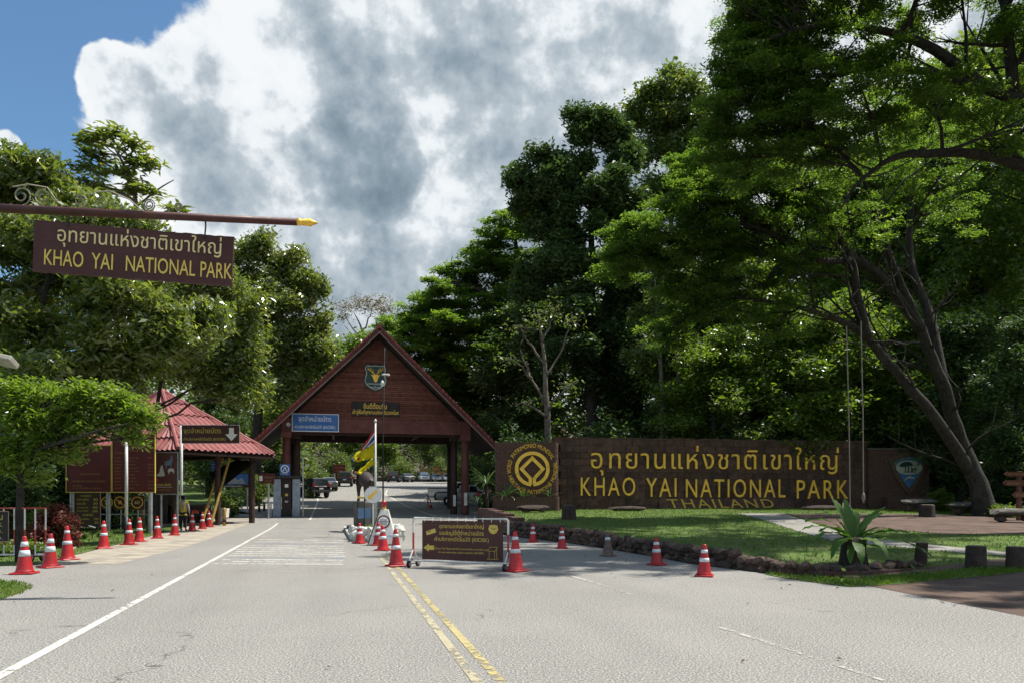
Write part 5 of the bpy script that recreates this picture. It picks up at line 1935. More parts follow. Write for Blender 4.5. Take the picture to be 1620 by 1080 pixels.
for px, py, r_, tn, di, st in ((34, 310, .17, 1.5, 1, -1.57), (68, 311, .15, 1.5, -1, -1.57), (127, 318, .12, 1.6, 1, -1.57), (161, 321, .13, 1.5, -1, -1.57), (236, 324, .105, 2.2, 1, -1.57), (283, 327, .075, 2.0, -1, -1.57)):
    c_ = at(px, py, YS + .1) - root
    MB().tube(scroll(c_, r_, tn, di, 0, st), .013, 5).build('scroll', M_scroll, hp)
p_ = [at(a_, b_, YS + .1) - root for a_, b_ in ((150, 304), (175, 303), (205, 316), (225, 334))]
MB().tube(p_, .013, 5).build('scroll', M_scroll, hp)
p_ = [at(a_, b_, YS + .1) - root for a_, b_ in ((20, 296), (45, 292), (75, 297), (90, 318), (85, 331))]
MB().tube(p_, .013, 5).build('scroll', M_scroll, hp)
fl = at(8, 570, YS - .1) - root
MB().tube([(0, 0, fl.z + .1), (fl.x * .6, fl.y, fl.z + .1), (fl.x, fl.y, fl.z + .02)], .025, 6).build('lamp_arm', M_iron, hp)
mb = MB().box((fl.x, fl.y - .02, fl.z), (.36, .28, .10), ry=R(12), rx=R(-25))
mb.build('floodlight', mat('grey_lamp', (.36, .34, .29), (.28, .26, .22), 6, .5), hp, bevel=.02)
# board
b0, b1 = at(54, 396, YS - .12), at(370, 409, YS + .42)
bd = b1 - b0
ba = math.atan2(bd.y, bd.x)
W_ = math.hypot(bd.x, bd.y)
hb = thing('hanging_park_sign', 'brown wooden park name board hanging from the maroon pipe', 'sign', (b0 + b1) / 2, ba, ry=R(1.9))
H_ = 80 * YS / F
prof = []
nn_ = 40
rr = random.Random(5)
for i in range(nn_ + 1):
    prof.append((-W_ / 2 + W_ * i / nn_, H_ / 2 + rr.uniform(-.008, .008)))
for i in range(5):
    prof.append((W_ / 2 + rr.uniform(-.02, .004), H_ / 2 - H_ * (i + .5) / 5))
for i in range(nn_ + 1):
    prof.append((W_ / 2 - W_ * i / nn_, -H_ / 2 + rr.uniform(-.008, .008)))
MB().prism(prof, -.03, .03).build('board', M_sign, hb)
text(hb, 'อุทยานแห่งชาติเขาใหญ่', -W_ * .385, H_ * .02, W_ * .82, H_ * .45, mat('sign_cream', (.80, .64, .33), (.68, .54, .26), 8, .6), .012, -.031, .014, 'letter', True)
for wd, x0_, x1_ in (('KHAO', -.445, -.255), ('YAI', -.215, -.11), ('NATIONAL', -.045, .305), ('PARK', .332, .495)):
    text(hb, wd, W_ * x0_, -H_ * .36, W_ * (x1_ - x0_), H_ * .31, mat('sign_yellow', (.80, .60, .14), (.68, .50, .11), 8, .6), .012, -.031, .026, 'letter', True)
for x in (-W_ * .34, W_ * .345):
    MB().tube([(x, 0, H_ / 2 - .04), (x + .01, 0, H_ / 2 + .16), (x, 0, H_ / 2 + .30)], .014, 6).build('hanger', M_iron, hb)
    MB().box((x, -.036, H_ / 2 - .03), (.05, .012, .06)).build('bracket', M_iron, hb)

# ================================================================== TRAFFIC CONES
def cone_parts(root, h, body_m, bands, rb=.175, base=.46):
    k = h
    prof = [(rb * 1.12, .035), (rb, .06), (rb * .92, .10)]
    top = .042
    for i in range(1, 9):
        t_ = i / 8
        prof.append((rb * .92 + (top - rb * .92) * t_, .10 + (h - .12) * t_))
    prof.append((top * .8, h))
    MB().box((0, 0, .0175), (base, base, .035), taper=.94).build('base', body_m, root, bevel=.012)
    MB().lathe(prof, 24).build('body', body_m, root, True)
    for z0_, z1_ in bands:
        def rad(z):
            return rb * .92 + (top - rb * .92) * (z - .10) / (h - .12) + .004
        MB().lathe([(rad(z0_) - .003, z0_), (rad(z0_), z0_ + .001), (rad(z1_), z1_ - .001), (rad(z1_) - .003, z1_)], 24).build('reflective_band', M_band, root, True)


def place_cones(spots, proto):
    for i, (px, py, lab, sc_) in enumerate(spots):
        o = proto if i == 0 else copy_tree(proto)
        p = gp(px, py - 1)
        o.location = (p.x, p.y, p.z + .008)
        o.scale = (sc_, sc_, sc_)
        o.rotation_euler = (R(random.uniform(-1.6, 1.6)), R(random.uniform(-1.6, 1.6)), random.uniform(0, 1.5))
        o['label'] = lab


pA = thing('traffic_cone', 'x', 'traffic cone', group='tall red cones with two narrow bands')
cone_parts(pA, .88, M_red, ((.40, .49), (.69, .76)))
place_cones([(107, 886, 'third traffic cone of the left line, counted from the photo edge', 1), (164, 868, 'tall cone before the price board on the left', 1), (204, 862, 'tall cone right beside the foot of the white pole', 1),
             (220, 857, 'tall cone close behind the white pole cone', 1), (249, 852, 'tall cone below the poster with the mountain goat', 1), (276, 847, 'tall cone just left of the person in the yellow vest', 1),
             (304, 840, 'tall cone just right of the person in the yellow vest', 1), (320, 837, 'last cone but one of the left line', .98), (331, 834, 'last cone of the left line by the yellow braces', .98),
             (627, 896, 'tall red cone left of the rolling brown banner', 1), (816, 904, 'tall red cone at the right end of the rolling brown banner', 1)], pA)
pB = thing('traffic_cone', 'x', 'traffic cone', group='red cones with two wide bands')
cone_parts(pB, .80, M_red, ((.37, .50), (.58, .68)))
place_cones([(39, 908, 'nearest traffic cone at the left edge, with two wide bands', 1), (79, 898, 'second traffic cone from the left edge beside the barrier wheel', .98)], pB)
pC = thing('traffic_cone', 'x', 'traffic cone', group='small red cones along the stone edging and the island')
cone_parts(pC, .66, M_red, ((.30, .38), (.48, .55)), .15, .38)
place_cones([(843, 858, 'small cone farthest along the stone edging', 1), (889, 868, 'second small cone from the far end of the stone edging', 1), (1039, 894, 'small red cone just right of the dirty grey cone', 1),
             (1114, 912, 'small red cone nearest the camera by the stone edging', 1), (569, 860, 'small cone left of the white pyramid sign', 1.08), (598, 863, 'small cone close before the white pyramid sign', 1.15), (606, 871, 'small cone at the end of the double yellow line', 1.15),
             (681, 804, 'tiny distant cone on the road under the gate', 1)], pC)
pD = thing('traffic_cone', 'dirty grey brown cone between the red ones by the stone edging', 'traffic cone')
cone_parts(pD, .66, M_dirty, ((.44, .52),), .15, .38)
place_cones([(962, 880, 'dirty grey brown cone between the red ones by the stone edging', 1)], pD)

# ================================================================== ROLLING BANNER
A = gp(654, 896)
B = gp(804, 902)
A.z = B.z = 0
ban = thing('rolling_banner', 'white tube frame on wheels carrying a brown banner with yellow print', 'sign', ((A + B) / 2), math.atan2(B.y - A.y, B.x - A.x))
W_ = (B - A).length
h2 = W_ / 2
HT = 1.15
MB().tube([(-h2, 0, HT - .35), (-h2, 0, HT - .03), (-h2 + .03, 0, HT), (h2 - .03, 0, HT), (h2, 0, HT - .03), (h2, 0, HT - .35)], .026, 8).build('frame', M_white, ban)
for s in (-1, 1):
    MB().cyl((s * h2, 0, .30), (s * h2, 0, HT - .34), .026, n=8).build('post', M_wred, ban)
    for t_ in (-1, 1):
        MB().tube([(s * h2, 0, .42), (s * h2, t_ * .16, .22), (s * h2, t_ * .20, .09)], .016, 6).build('leg', M_white, ban)
        wh = MB()
        wh.tube([(s * h2 - .025 + s * .0, t_ * .21, .085), (s * h2 + .025, t_ * .21, .085)], .08, 14)
        wo_ = wh.build('wheel', M_black, ban)
        MB().tube([(s * h2 - .032, t_ * .21, .085), (s * h2 + .032, t_ * .21, .085)], .045, 10).build('hub', M_steel, wo_)
    MB().cyl((s * h2, -.21, .085), (s * h2, .21, .085), .012, n=6).build('axle', M_iron, ban)
MB().cyl((-h2, 0, .15), (h2, 0, .15), .020, n=8).build('lower_rail', M_white, ban)
bw_, b0_, b1_ = W_ * .85, .19, HT - .05
x0_ = -bw_ / 2 + .06
MB().box((.06 - .0, -.005, (b0_ + b1_) / 2), (bw_, .012, b1_ - b0_)).build('banner', M_banner, ban)
for i in range(10):
    x = x0_ + bw_ * (i + .3) / 9.6
    MB().tube([(x, 0, b1_ - .03), (x, -.03, HT - .03), (x, 0, HT + .03)], .010, 5).build('tie', M_pwhite, ban)
    MB().tube([(x, 0, b0_ + .02), (x, -.02, .17), (x, 0, .14)], .008, 5).build('tie', M_pwhite, ban)
bh_ = b1_ - b0_


def bt(body, fx0, fx1, fz0, fz1, m, bold=.008):
    for o in text(ban, body, x0_ + bw_ * fx0, b0_ + bh_ * fz0, bw_ * (fx1 - fx0), bh_ * (fz1 - fz0), m, .003, -.0115, bold):
        o['kind'] = 'stuff'


bt('อุทยานแห่งชาติเขาใหญ่', .22, .77, .775, .93, M_byellow, .012)
bt('ขอเชิญใช้ตู้จำหน่ายบัตร', .22, .77, .60, .76, M_byellow, .012)
bt('ค่าบริการฯอัตโนมัติ (KIOSK)', .16, .83, .45, .60, M_byellow, .012)
bt('Khao Yai National Park would like to invite you', .17, .82, .255, .315, M_byellow, .004)
bt('to use automatic ticket machine (KIOSK)', .21, .77, .165, .225, M_byellow, .004)


def bprism(pts_, name, m=M_byellow, d=.003):
    MB().prism([(x0_ + bw_ * a_, b0_ + bh_ * b_) for a_, b_ in pts_], -.0115 - d, -.0115).build(name, m, ban)


bprism([(.02, .30), (.085, .20), (.085, .25), (.155, .25), (.155, .36), (.085, .36), (.085, .41)], 'arrow_print')
bprism([(.05, .72), (.165, .80), (.18, .70), (.06, .62)], 'ticket_print')
bprism([(.075, .715), (.11, .735), (.112, .715), (.078, .695)], 'ticket_stub_print', M_banner, .005)
bprism([(.84, .90), (.885, .915), (.93, .90), (.945, .80), (.92, .71), (.885, .68), (.85, .71), (.825, .80)], 'badge_print')
bprism([(.852, .845), (.885, .80), (.918, .845), (.918, .83), (.885, .785), (.852, .83)], 'badge_mark_print', M_banner, .005)
mb = MB()
for a_, b_ in (((.845, .36), (.935, .36)), ((.935, .36), (.905, .26)), ((.905, .26), (.815, .26)), ((.815, .26), (.845, .36)), ((.835, .26), (.835, .06)), ((.90, .26), (.90, .06)), ((.925, .31), (.925, .08)), ((.81, .06), (.93, .06)), ((.93, .06), (.945, .09)), ((.81, .06), (.82, .08))):
    mb.tube([(x0_ + bw_ * a_[0], -.0125, b0_ + bh_ * a_[1]), (x0_ + bw_ * b_[0], -.0125, b0_ + bh_ * b_[1])], .005, 4)
mb.build('machine_print', M_byellow, ban)

# ================================================================== ROLLING BARRIER AT THE LEFT EDGE
A = gp(-40, 888)
B = gp(74, 888)
A.z = B.z = 0
rb_ = thing('rolling_barrier', 'red and white barred rolling barrier with a black notice at the left edge', 'barrier', A, math.atan2(B.y - A.y, B.x - A.x))
W_ = (B - A).length
k3 = A.y / F
HB = 85 * k3
MB().tube([(0, 0, HB), (W_, 0, HB)], .022, 8).build('top_rail', M_wred, rb_)
MB().tube([(-.2, 0, .18), (W_ + .15, 0, .18)], .028, 8).build('bottom_rail', M_white, rb_)
for i in range(6):
    x = W_ * (.985 - i * .145)
    MB().cyl((x, 0, HB * .60), (x, 0, HB), .020, n=8).build('bar', M_white, rb_)
    MB().cyl((x, 0, HB * .32), (x, 0, HB * .60), .0205, n=8).build('bar', M_wred, rb_)
    MB().cyl((x, 0, .18), (x, 0, HB * .32), .020, n=8).build('bar', M_white, rb_)
for y in (-.28, .28):
    wo_ = MB().tube([(W_ * .86 - .035, y, .14), (W_ * .86 + .035, y, .14)], .14, 18).build('wheel', M_black, rb_, rot=None)
    MB().tube([(W_ * .86 - .04, y, .14), (W_ * .86 + .04, y, .14)], .08, 14).build('rim', M_wred, wo_)
for o in [c for c in rb_.children if c.name.startswith('wheel')]:
    pass
MB().cyl((W_ * .86, -.3, .14), (W_ * .86, .3, .14), .018, n=8).build('axle', M_iron, rb_)
MB().tube([(W_ * .80, 0, .18), (W_ * .80, -.10, .34)], .02, 6).build('brace', M_iron, rb_)
MB().box((W_ * .25, -.05, HB * .66), (W_ * .56 * .86, .02, HB * .56)).build('notice', M_blackboard, rb_)
mb = MB()
nx0, nx1, nz0, nz1 = W_ * (.25 - .2408), W_ * (.25 + .2408), HB * .38, HB * .94
for a_, b_ in (((nx0, nz0), (nx1, nz0)), ((nx1, nz0), (nx1, nz1)), ((nx1, nz1), (nx0, nz1)), ((nx0, nz1), (nx0, nz0))):
    mb.tube([(a_[0], -.062, a_[1]), (b_[0], -.062, b_[1])], .012, 4)
mb.build('notice_frame', mat('pink_trim', (.42, .26, .22), (.32, .2, .17), 6, .6), rb_)
for body, fz, fh, m_ in (('เขาใหญ่', .72, .16, M_byellow), ('PARK', .50, .11, M_byellow), ('6.00 น.', .29, .12, M_byellow), ('18.00 น.', .08, .10, M_cream)):
    text(rb_, body, nx0 + .10, nz0 + (nz1 - nz0) * fz, (nx1 - nx0) * .72, (nz1 - nz0) * fh, m_, .004, -.0605, .012)

# ================================================================== RED ROOFED PAVILION
Bc, Dc, cc = Vector((-17.35, 39.9)), Vector((-14.05, 45.3)), Vector((-20.3, 44.6))
Ac, Ec = cc * 2 - Dc, cc * 2 - Bc
pvz = 0.05
pav = thing('pavilion', 'open pavilion with a faded red corrugated hip roof left of the gate', 'building', (cc.x, cc.y, pvz))
ZEv, ZAp = 4.05, 7.65


def roof_face(p, q, apex, name, rib=.38, courses=5):
    """corrugated tile sheet on a triangle p,q,apex: ribs run from the eaves to the apex side, laid in courses"""
    p3, q3, a3 = [Vector((*v_[:2], z_)) for v_, z_ in ((p - cc, ZEv), (q - cc, ZEv), (apex - cc, ZAp))]
    ex = (q3 - p3).normalized()
    W_ = (q3 - p3).length
    nrm = (q3 - p3).cross(a3 - p3).normalized()
    if nrm.z < 0:
        nrm = -nrm
    up = nrm.cross(ex)
    if up.z < 0:
        up = -up
    hx, hy = (a3 - p3).dot(ex), (a3 - p3).dot(up)
    out = []
    for c_ in range(courses):
        v0, v1 = hy * c_ / courses - (.10 if c_ else .12), hy * (c_ + 1) / courses
        nx_ = int(W_ / rib * 6)
        vs_, fs_ = [], []
        for j in range(2):
            for i in range(nx_ + 1):
                u = W_ * i / nx_
                # clip to the triangle
                vv_ = [v0, v1][j]
                lim0, lim1 = hx * max(0, vv_) / hy, W_ - (W_ - hx) * max(0, vv_) / hy
                uu = min(max(u, lim0), lim1)
                hgt = .055 * math.cos(2 * PI * u / rib) + (.075 if j == 0 else .0)
                vs_.append(p3 + ex * uu + up * vv_ + nrm * (hgt + .05))
        for i in range(nx_):
            fs_.append((i, i + 1, nx_ + 2 + i, nx_ + 1 + i))
        me = bpy.data.meshes.new(name)
        me.from_pydata([tuple(v_) for v_ in vs_], [], fs_)
        me.materials.append(M_ptile)
        me.polygons.foreach_set('use_smooth', [True] * len(me.polygons))
        obj(name, me, pav)
    MB().add([p3, q3, a3, p3 - nrm * .06, q3 - nrm * .06, a3 - nrm * .06], [(0, 1, 2), (5, 4, 3), (0, 3, 4, 1), (1, 4, 5, 2), (2, 5, 3, 0)]).build('roof_deck', M_soffit, pav)
    MB().tube([p3 - Vector((0, 0, .14)), q3 - Vector((0, 0, .14))], .10, 4).build('fascia', M_darkwood, pav)


for p, q in ((Ac, Bc), (Bc, Dc), (Dc, Ec), (Ec, Ac)):
    roof_face(p, q, cc, 'tile_course')
for p in (Ac, Bc, Dc, Ec):
    a_ = Vector((*(p - cc), ZEv + .08))
    n = 9
    MB().tube([a_ + (Vector((0, 0, ZAp + .1)) - a_) * (i / n) + Vector((0, 0, .03 * (i % 2))) for i in range(n + 1)], .11, 8).build('hip_cap', M_ptile, pav)
for p in (Ac, Bc, Dc, Ec):
    q = (p - cc) * .80
    MB().cyl((q.x, q.y, -.2), (q.x, q.y, ZEv - .05), .17, n=12).build('column', M_darkwood, pav)
m_ = ((Bc + Dc) / 2 - cc) * .84
MB().cyl((m_.x, m_.y, -.2), (m_.x, m_.y, ZEv - .05), .15, n=12).build('column', M_darkwood, pav)
ang = math.atan2((Dc - Bc).y, (Dc - Bc).x)
bw2 = ((Ec + Ac) / 2 - cc) * .45
MB().box((bw2.x, bw2.y, 1.9), ((Dc - Bc).length * .8, .15, 3.8), ang).build('back_wall', M_soffit, pav)
bw3 = ((Ac + Bc) / 2 - cc) * .62
MB().box((bw3.x, bw3.y, 1.6), ((Bc - Ac).length * .55, .12, 3.2), math.atan2((Bc - Ac).y, (Bc - Ac).x)).build('side_wall', M_darkwood, pav)
ct = ((Bc + Dc) / 2 - cc) * .40
MB().box((ct.x, ct.y, .55), (2.6, .6, 1.1), ang).build('counter', M_darkwood, pav)
MB().box((ct.x, ct.y, 1.13), (2.8, .8, .06), ang).build('counter_top', M_flat_stone, pav)
MB().box((0, 0, .04), (7.6, 6.4, .18), ang).build('plinth', M_conc, pav)
for k in range(3):
    s_ = ((Ac + Bc) / 2 - cc) * (.80 - .0)
    MB().box((s_.x + .6, s_.y - .35 * k, .36 - .12 * k), (3.2, .4, .12), math.atan2((Bc - Ac).y, (Bc - Ac).x)).build('step', M_darkwood, pav)
# raised awning flap under the road side eaves
fa, fb_, fc = at(402, 731, 45.0), at(352, 770, 43.5), at(330, 748, 46.0)
o_ = Vector((cc.x, cc.y, pvz))
MB().add([fa - o_, fb_ - o_, fc - o_, at(372, 728, 46.5) - o_] + [v_ - o_ + Vector((.05, .05, .06)) for v_ in (fa, fb_, fc, at(372, 728, 46.5))],
         [(0, 1, 2, 3), (7, 6, 5, 4), (0, 4, 5, 1), (1, 5, 6, 2), (2, 6, 7, 3), (3, 7, 4, 0)]).build('awning_flap', M_soffit, pav)
# yellow slanting braces
for a_, b_ in (((352, 724), (318, 806)), ((363, 724), (333, 800))):
    p, q = at(*a_, 43.6), gp(b_[0], b_[1] + 12)
    q = Vector((q.x, 42.2, hz(q.x, 42.2)))
    q = at(b_[0], 0, 42.0)
    q.z = hz(q.x, q.y)
    o = thing('yellow_brace', 'left slanting yellow pole under the pavilion eaves' if a_[0] < 356 else 'right slanting yellow pole under the pavilion eaves', 'pole', q)
    d_ = p - q
    MB().tube([(0, 0, 0), d_], .075, 8).build('pole', M_yellowpole, o)
    MB().lathe([(.15, 0), (.15, .04), (.08, .06)], 12).build('foot', M_iron, o)

# things under the pavilion
def board_on_posts(name, label, cat, px0, py0, px1, py1, Y, m, frame=None, posts=(), rz=0.0, group=None, thick=.05, fr=.03, post_m=None, pr=.05):
    a_, b_ = at(px0, py1, Y), at(px1, py0, Y)
    W_, H_ = b_.x - a_.x, b_.z - a_.z
    cx_ = (a_.x + b_.x) / 2
    g_ = hz(cx_, Y)
    o = thing(name, label, cat, (cx_, Y, g_), rz, group)
    zc = (a_.z + b_.z) / 2 - g_
    MB().box((0, 0, zc), (W_, thick, H_)).build('panel', m, o)
    if frame:
        mb = MB()
        for x, z, sx, sz in ((0, H_ / 2, W_ + fr * 2, fr * 1.2), (0, -H_ / 2, W_ + fr * 2, fr * 1.2), (-W_ / 2 - fr / 2, 0, fr, H_ - fr * 1.3), (W_ / 2 + fr / 2, 0, fr, H_ - fr * 1.3)):
            MB().box((x, -.01, zc + z), (sx, thick + .03, sz)).build('frame', frame, o)
    for x in posts:
        MB().cyl((x * W_, thick / 2 + pr + .005, -.1), (x * W_, thick / 2 + pr + .005, zc + H_ * .45), pr, n=10).build('post', post_m or M_steel, o)
    return o, W_, H_, zc - H_ / 2, -thick / 2 - .001


def lines(o, W_, H_, z0_, y, rows_, m):
    """rows of print: (body, fx0, fx1, fz, fh)"""
    for body, a_, b_, fz, fh in rows_:
        text(o, body, -W_ / 2 + W_ * a_, z0_ + H_ * fz, W_ * (b_ - a_), H_ * fh, m, .004, y, .006)


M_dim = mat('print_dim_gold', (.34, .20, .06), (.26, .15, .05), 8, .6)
YB = 34.4
# large menu boards
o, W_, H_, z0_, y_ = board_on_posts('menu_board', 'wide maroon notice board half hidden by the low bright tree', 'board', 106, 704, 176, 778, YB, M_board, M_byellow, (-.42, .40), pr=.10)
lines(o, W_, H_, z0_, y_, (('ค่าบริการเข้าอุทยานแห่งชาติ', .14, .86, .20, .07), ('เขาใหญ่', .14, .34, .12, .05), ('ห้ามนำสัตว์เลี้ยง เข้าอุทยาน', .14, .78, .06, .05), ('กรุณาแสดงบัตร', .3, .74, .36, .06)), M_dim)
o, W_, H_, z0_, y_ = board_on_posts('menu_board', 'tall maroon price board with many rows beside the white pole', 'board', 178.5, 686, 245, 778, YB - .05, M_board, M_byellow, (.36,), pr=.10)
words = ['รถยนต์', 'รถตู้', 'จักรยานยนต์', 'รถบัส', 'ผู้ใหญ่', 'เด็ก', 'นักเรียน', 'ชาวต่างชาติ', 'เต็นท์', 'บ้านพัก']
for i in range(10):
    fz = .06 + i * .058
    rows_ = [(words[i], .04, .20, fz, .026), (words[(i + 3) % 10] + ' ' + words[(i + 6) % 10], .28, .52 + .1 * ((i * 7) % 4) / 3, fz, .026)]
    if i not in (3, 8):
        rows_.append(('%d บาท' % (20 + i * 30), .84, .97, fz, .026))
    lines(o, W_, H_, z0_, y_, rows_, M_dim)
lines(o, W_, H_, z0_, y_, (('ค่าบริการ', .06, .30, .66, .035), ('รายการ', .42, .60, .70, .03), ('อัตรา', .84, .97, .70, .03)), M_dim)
# poster
o, W_, H_, z0_, y_ = board_on_posts('goat_poster', 'brown poster with a mountain goat and a seated figure under the roof edge', 'poster', 247, 715, 281, 781, YB + 1.0, mat('poster_brown', (.085, .030, .026), (.07, .026, .022), 1.5, .5), M_steel, (.46, -.3))
mp_ = mat('poster_blue_grey', (.13, .20, .28), (.09, .14, .20), 12, .6)
mw_ = mat('poster_pale', (.48, .47, .44), (.33, .32, .30), 14, .6)


def pprint_(pts_, name, m):
    MB().prism([(-W_ / 2 + W_ * a_, z0_ + H_ * b_) for a_, b_ in pts_], y_ - .004, y_).build(name, m, o)


pprint_([(.40, .70), (.42, .78), (.55, .81), (.66, .82), (.70, .86), (.66, .95), (.73, .89), (.78, .96), (.77, .86), (.80, .82), (.74, .78), (.72, .70), (.68, .62), (.66, .70), (.52, .69), (.50, .61), (.46, .61), (.46, .69)], 'goat_print', mp_)
pprint_([(.22, .66), (.30, .70), (.34, .62), (.38, .52), (.42, .44), (.20, .42), (.02, .44), (.16, .52), (.20, .60)], 'figure_print', mw_)
pprint_([(.55, .58), (.62, .62), (.80, .62), (.86, .56), (.84, .48), (.78, .54), (.64, .54), (.60, .47)], 'herd_print', mw_)
pprint_([(.02, .31), (.12, .31), (.12, .38), (.02, .38)], 'seal_print', M_wred)
text(o, 'เลียงผา สัตว์ป่า', -W_ * .46, z0_ + H_ * .20, W_ * .66, H_ * .07, M_byellow, .004, y_, .012)
pprint_([(.02, .165), (.76, .165), (.76, .175), (.02, .175)], 'rule_print', mw_)
text(o, 'อุทยานแห่งชาติเขาใหญ่', -W_ * .46, z0_ + H_ * .08, W_ * .60, H_ * .05, M_dim, .004, y_, .008)
# price board leaning lower down
o, W_, H_, z0_, y_ = board_on_posts('price_board', 'brown ticket price board standing low between two steel posts', 'board', 120, 779.5, 158, 832, YB - 1.2, mat('price_brown', (.060, .034, .030), (.045, .026, .024), 1.5, .6), M_darkwood, (-.4, .4), post_m=M_iron, pr=.03)
lines(o, W_, H_, z0_, y_, (('ค่าบริการ', .22, .66, .90, .06), ('คนไทย ผู้ใหญ่', .04, .54, .77, .08), ('40', .74, .92, .77, .08), ('คนไทย เด็ก', .04, .42, .66, .07), ('20', .74, .92, .66, .07), ('ชาวต่างชาติ', .06, .52, .55, .05), ('400', .70, .92, .54, .07), ('เด็กต่างชาติ', .06, .52, .45, .05), ('200', .70, .92, .43, .07),
                           ('ยานพาหนะ', .30, .74, .32, .06), ('รถยนต์สี่ล้อ', .06, .56, .20, .06), ('30', .76, .95, .20, .06), ('จักรยานยนต์', .10, .36, .09, .05), ('20', .78, .95, .09, .06)), M_byellow)
# row of prohibition signs
for i, (px0, px1, body, lab) in enumerate(((163, 176, '', 'left square sign with a yellow ring, partly behind a steel post'), (180.5, 200, '', 'middle square sign with a struck out yellow symbol'), (207, 228, '60', 'square speed sign with the number 60 in a yellow ring'))):
    o, W_, H_, z0_, y_ = board_on_posts('ring_sign', lab, 'sign', px0, 783, px1, 805.5, YB + .6, M_banner, None, (0,), group='square ring signs below the menu boards', pr=.03)
    W2 = max(W_, .46)
    ring(.225, .27, 0, 2 * PI, y_ - .006, y_, 'ring', M_gold, o, 0, z0_ + H_ * .52, 28)
    if body:
        text(o, body, -.11, z0_ + H_ * .52 - .075, .22, .15, M_cream, .005, y_, .01)
    else:
        MB().box((0, y_ - .003, z0_ + H_ * .52), (.36, .004, .035), ry=R(40)).build('slash', M_gold, o)
        MB().prism([(-.08, z0_ + H_ * .52 - .08), (.09, z0_ + H_ * .52 - .05), (.05, z0_ + H_ * .52 + .09), (-.04, z0_ + H_ * .52 + .06)], y_ - .0015, y_).build('symbol', M_gold, o)
    text(o, 'ห้าม', -.1, z0_ + .02, .2, .05, M_dim, .004, y_, .01)
rail = thing('rail_fence', 'dark low rail below the ring signs', 'rail', (at(196, 0, YB + .5).x, YB + .5, 0))
for z in (.35, .85):
    MB().tube([(-1.1, 0, z), (1.1, 0, z)], .03, 6).build('rail', M_iron if z < .5 else M_steel, rail)
for x in (-1.05, 0, 1.05):
    MB().cyl((x, 0, -.05), (x, 0, .9), .03, n=6).build('post', M_iron, rail)

# white pole in front of the boards
p = gp(200, 851)
o = thing('white_pole', 'tall white pole with a black foot standing before the menu boards', 'pole', p)
MB().cyl((0, 0, .85), (0, 0, at(0, 693, p.y).z - p.z), .062, .055, 12).build('shaft', M_wsteel, o, True)
MB().cyl((0, 0, -.1), (0, 0, .85), .075, .068, 12).build('foot', mat('black_paint', (.03, .04, .06), (.02, .025, .035), 6, .5), o, True)
# spot lamp on a stick near the boards
p = gp(146, 852)
o = thing('garden_lamp', 'small grey spot lamp on a dark stake before the price board', 'lamp', p)
MB().cyl((0, 0, -.05), (0, 0, .45), .02, n=6).build('stake', M_iron, o)
MB().box((0, -.02, .48), (.26, .12, .04), ry=R(18)).build('head', M_steel, o, bevel=.01)

# direction sign with the white arrow
p = Vector((at(286, 0, 38.5).x, 38.5, 0))
p.z = hz(p.x, p.y)
o = thing('arrow_sign', 'dark brown ticket sign with a white down arrow on a pale pole', 'sign', p)
MB().cyl((0, .06, -.1), (0, .06, at(0, 672, 38.5).z - p.z), .075, .07, 12).build('pole', M_wsteel, o, True)
x0_, x1_ = at(288, 0, 38.5).x - p.x, at(380, 0, 38.5).x - p.x
zb_, zt_ = at(0, 701, 38.5).z - p.z, at(0, 671.5, 38.5).z - p.z
MB().box(((x0_ + x1_) / 2, -.05, (zb_ + zt_) / 2), (x1_ - x0_, .04, zt_ - zb_)).build('rim', M_steel, o, bevel=.02)
MB().box(((x0_ + x1_) / 2, -.074, (zb_ + zt_) / 2), (x1_ - x0_ - .06, .012, zt_ - zb_ - .06)).build('panel', M_banner, o)
W_, H_ = x1_ - x0_, zt_ - zb_
text(o, 'จุดจำหน่ายบัตร', x0_ + W_ * .04, zb_ + H_ * .46, W_ * .64, H_ * .40, M_byellow, .004, -.0805, .012)
text(o, 'ค่าบริการฯอัตโนมัติ (KIOSK)', x0_ + W_ * .04, zb_ + H_ * .12, W_ * .72, H_ * .22, M_byellow, .004, -.0805, .008)
ax_, az_ = x0_ + W_ * .86, zb_ + H_ * .5
MB().prism([(ax_ + a_ * H_, az_ + b_ * H_) for a_, b_ in ((0, -.36), (.33, .0), (.13, .0), (.13, .34), (-.13, .34), (-.13, .0), (-.33, .0))], -.085, -.0805).build('arrow', M_pwhite, o)

# signs beyond the pavilion
o, W_, H_, z0_, y_ = board_on_posts('brown_board', 'small brown board with white square on it left of the kiosk', 'sign', 409, 748, 434, 764, 49, M_sign, None, (.1,), pr=.06)
MB().box((-W_ * .34, y_ - .004, z0_ + H_ * .5), (W_ * .2, .006, H_ * .5)).build('pictogram', M_pwhite, o)
text(o, 'ที่จอดรถ', -W_ * .1, z0_ + H_ * .5, W_ * .5, H_ * .3, M_dim, .004, y_, .01)
text(o, 'ทางเข้า', -W_ * .05, z0_ + H_ * .15, W_ * .4, H_ * .22, M_dim, .004, y_, .01)
o, W_, H_, z0_, y_ = board_on_posts('blue_billboard', 'blue picture board seen through the pavilion beside the dark trunk', 'sign', 352, 748, 393, 770, 55, M_blue, M_darkwood, (-.45, .45), pr=.05, post_m=M_wsteel)
MB().box((0, y_ - .004, z0_ + H_ * .09), (W_, .006, H_ * .2)).build('strip', M_sign, o)
MB().prism([(-W_ * .3, z0_ + H_ * .25), (-W_ * .05, z0_ + H_ * .75), (W_ * .1, z0_ + H_ * .5), (W_ * .25, z0_ + H_ * .7), (W_ * .4, z0_ + H_ * .25)], y_ - .006, y_ - .001).build('mountain_print', M_cloth, o)
text(o, 'ยินดีต้อนรับ', -W_ * .45, z0_ + H_ * .03, W_ * .7, H_ * .12, M_pwhite, .004, y_ - .008, .01)
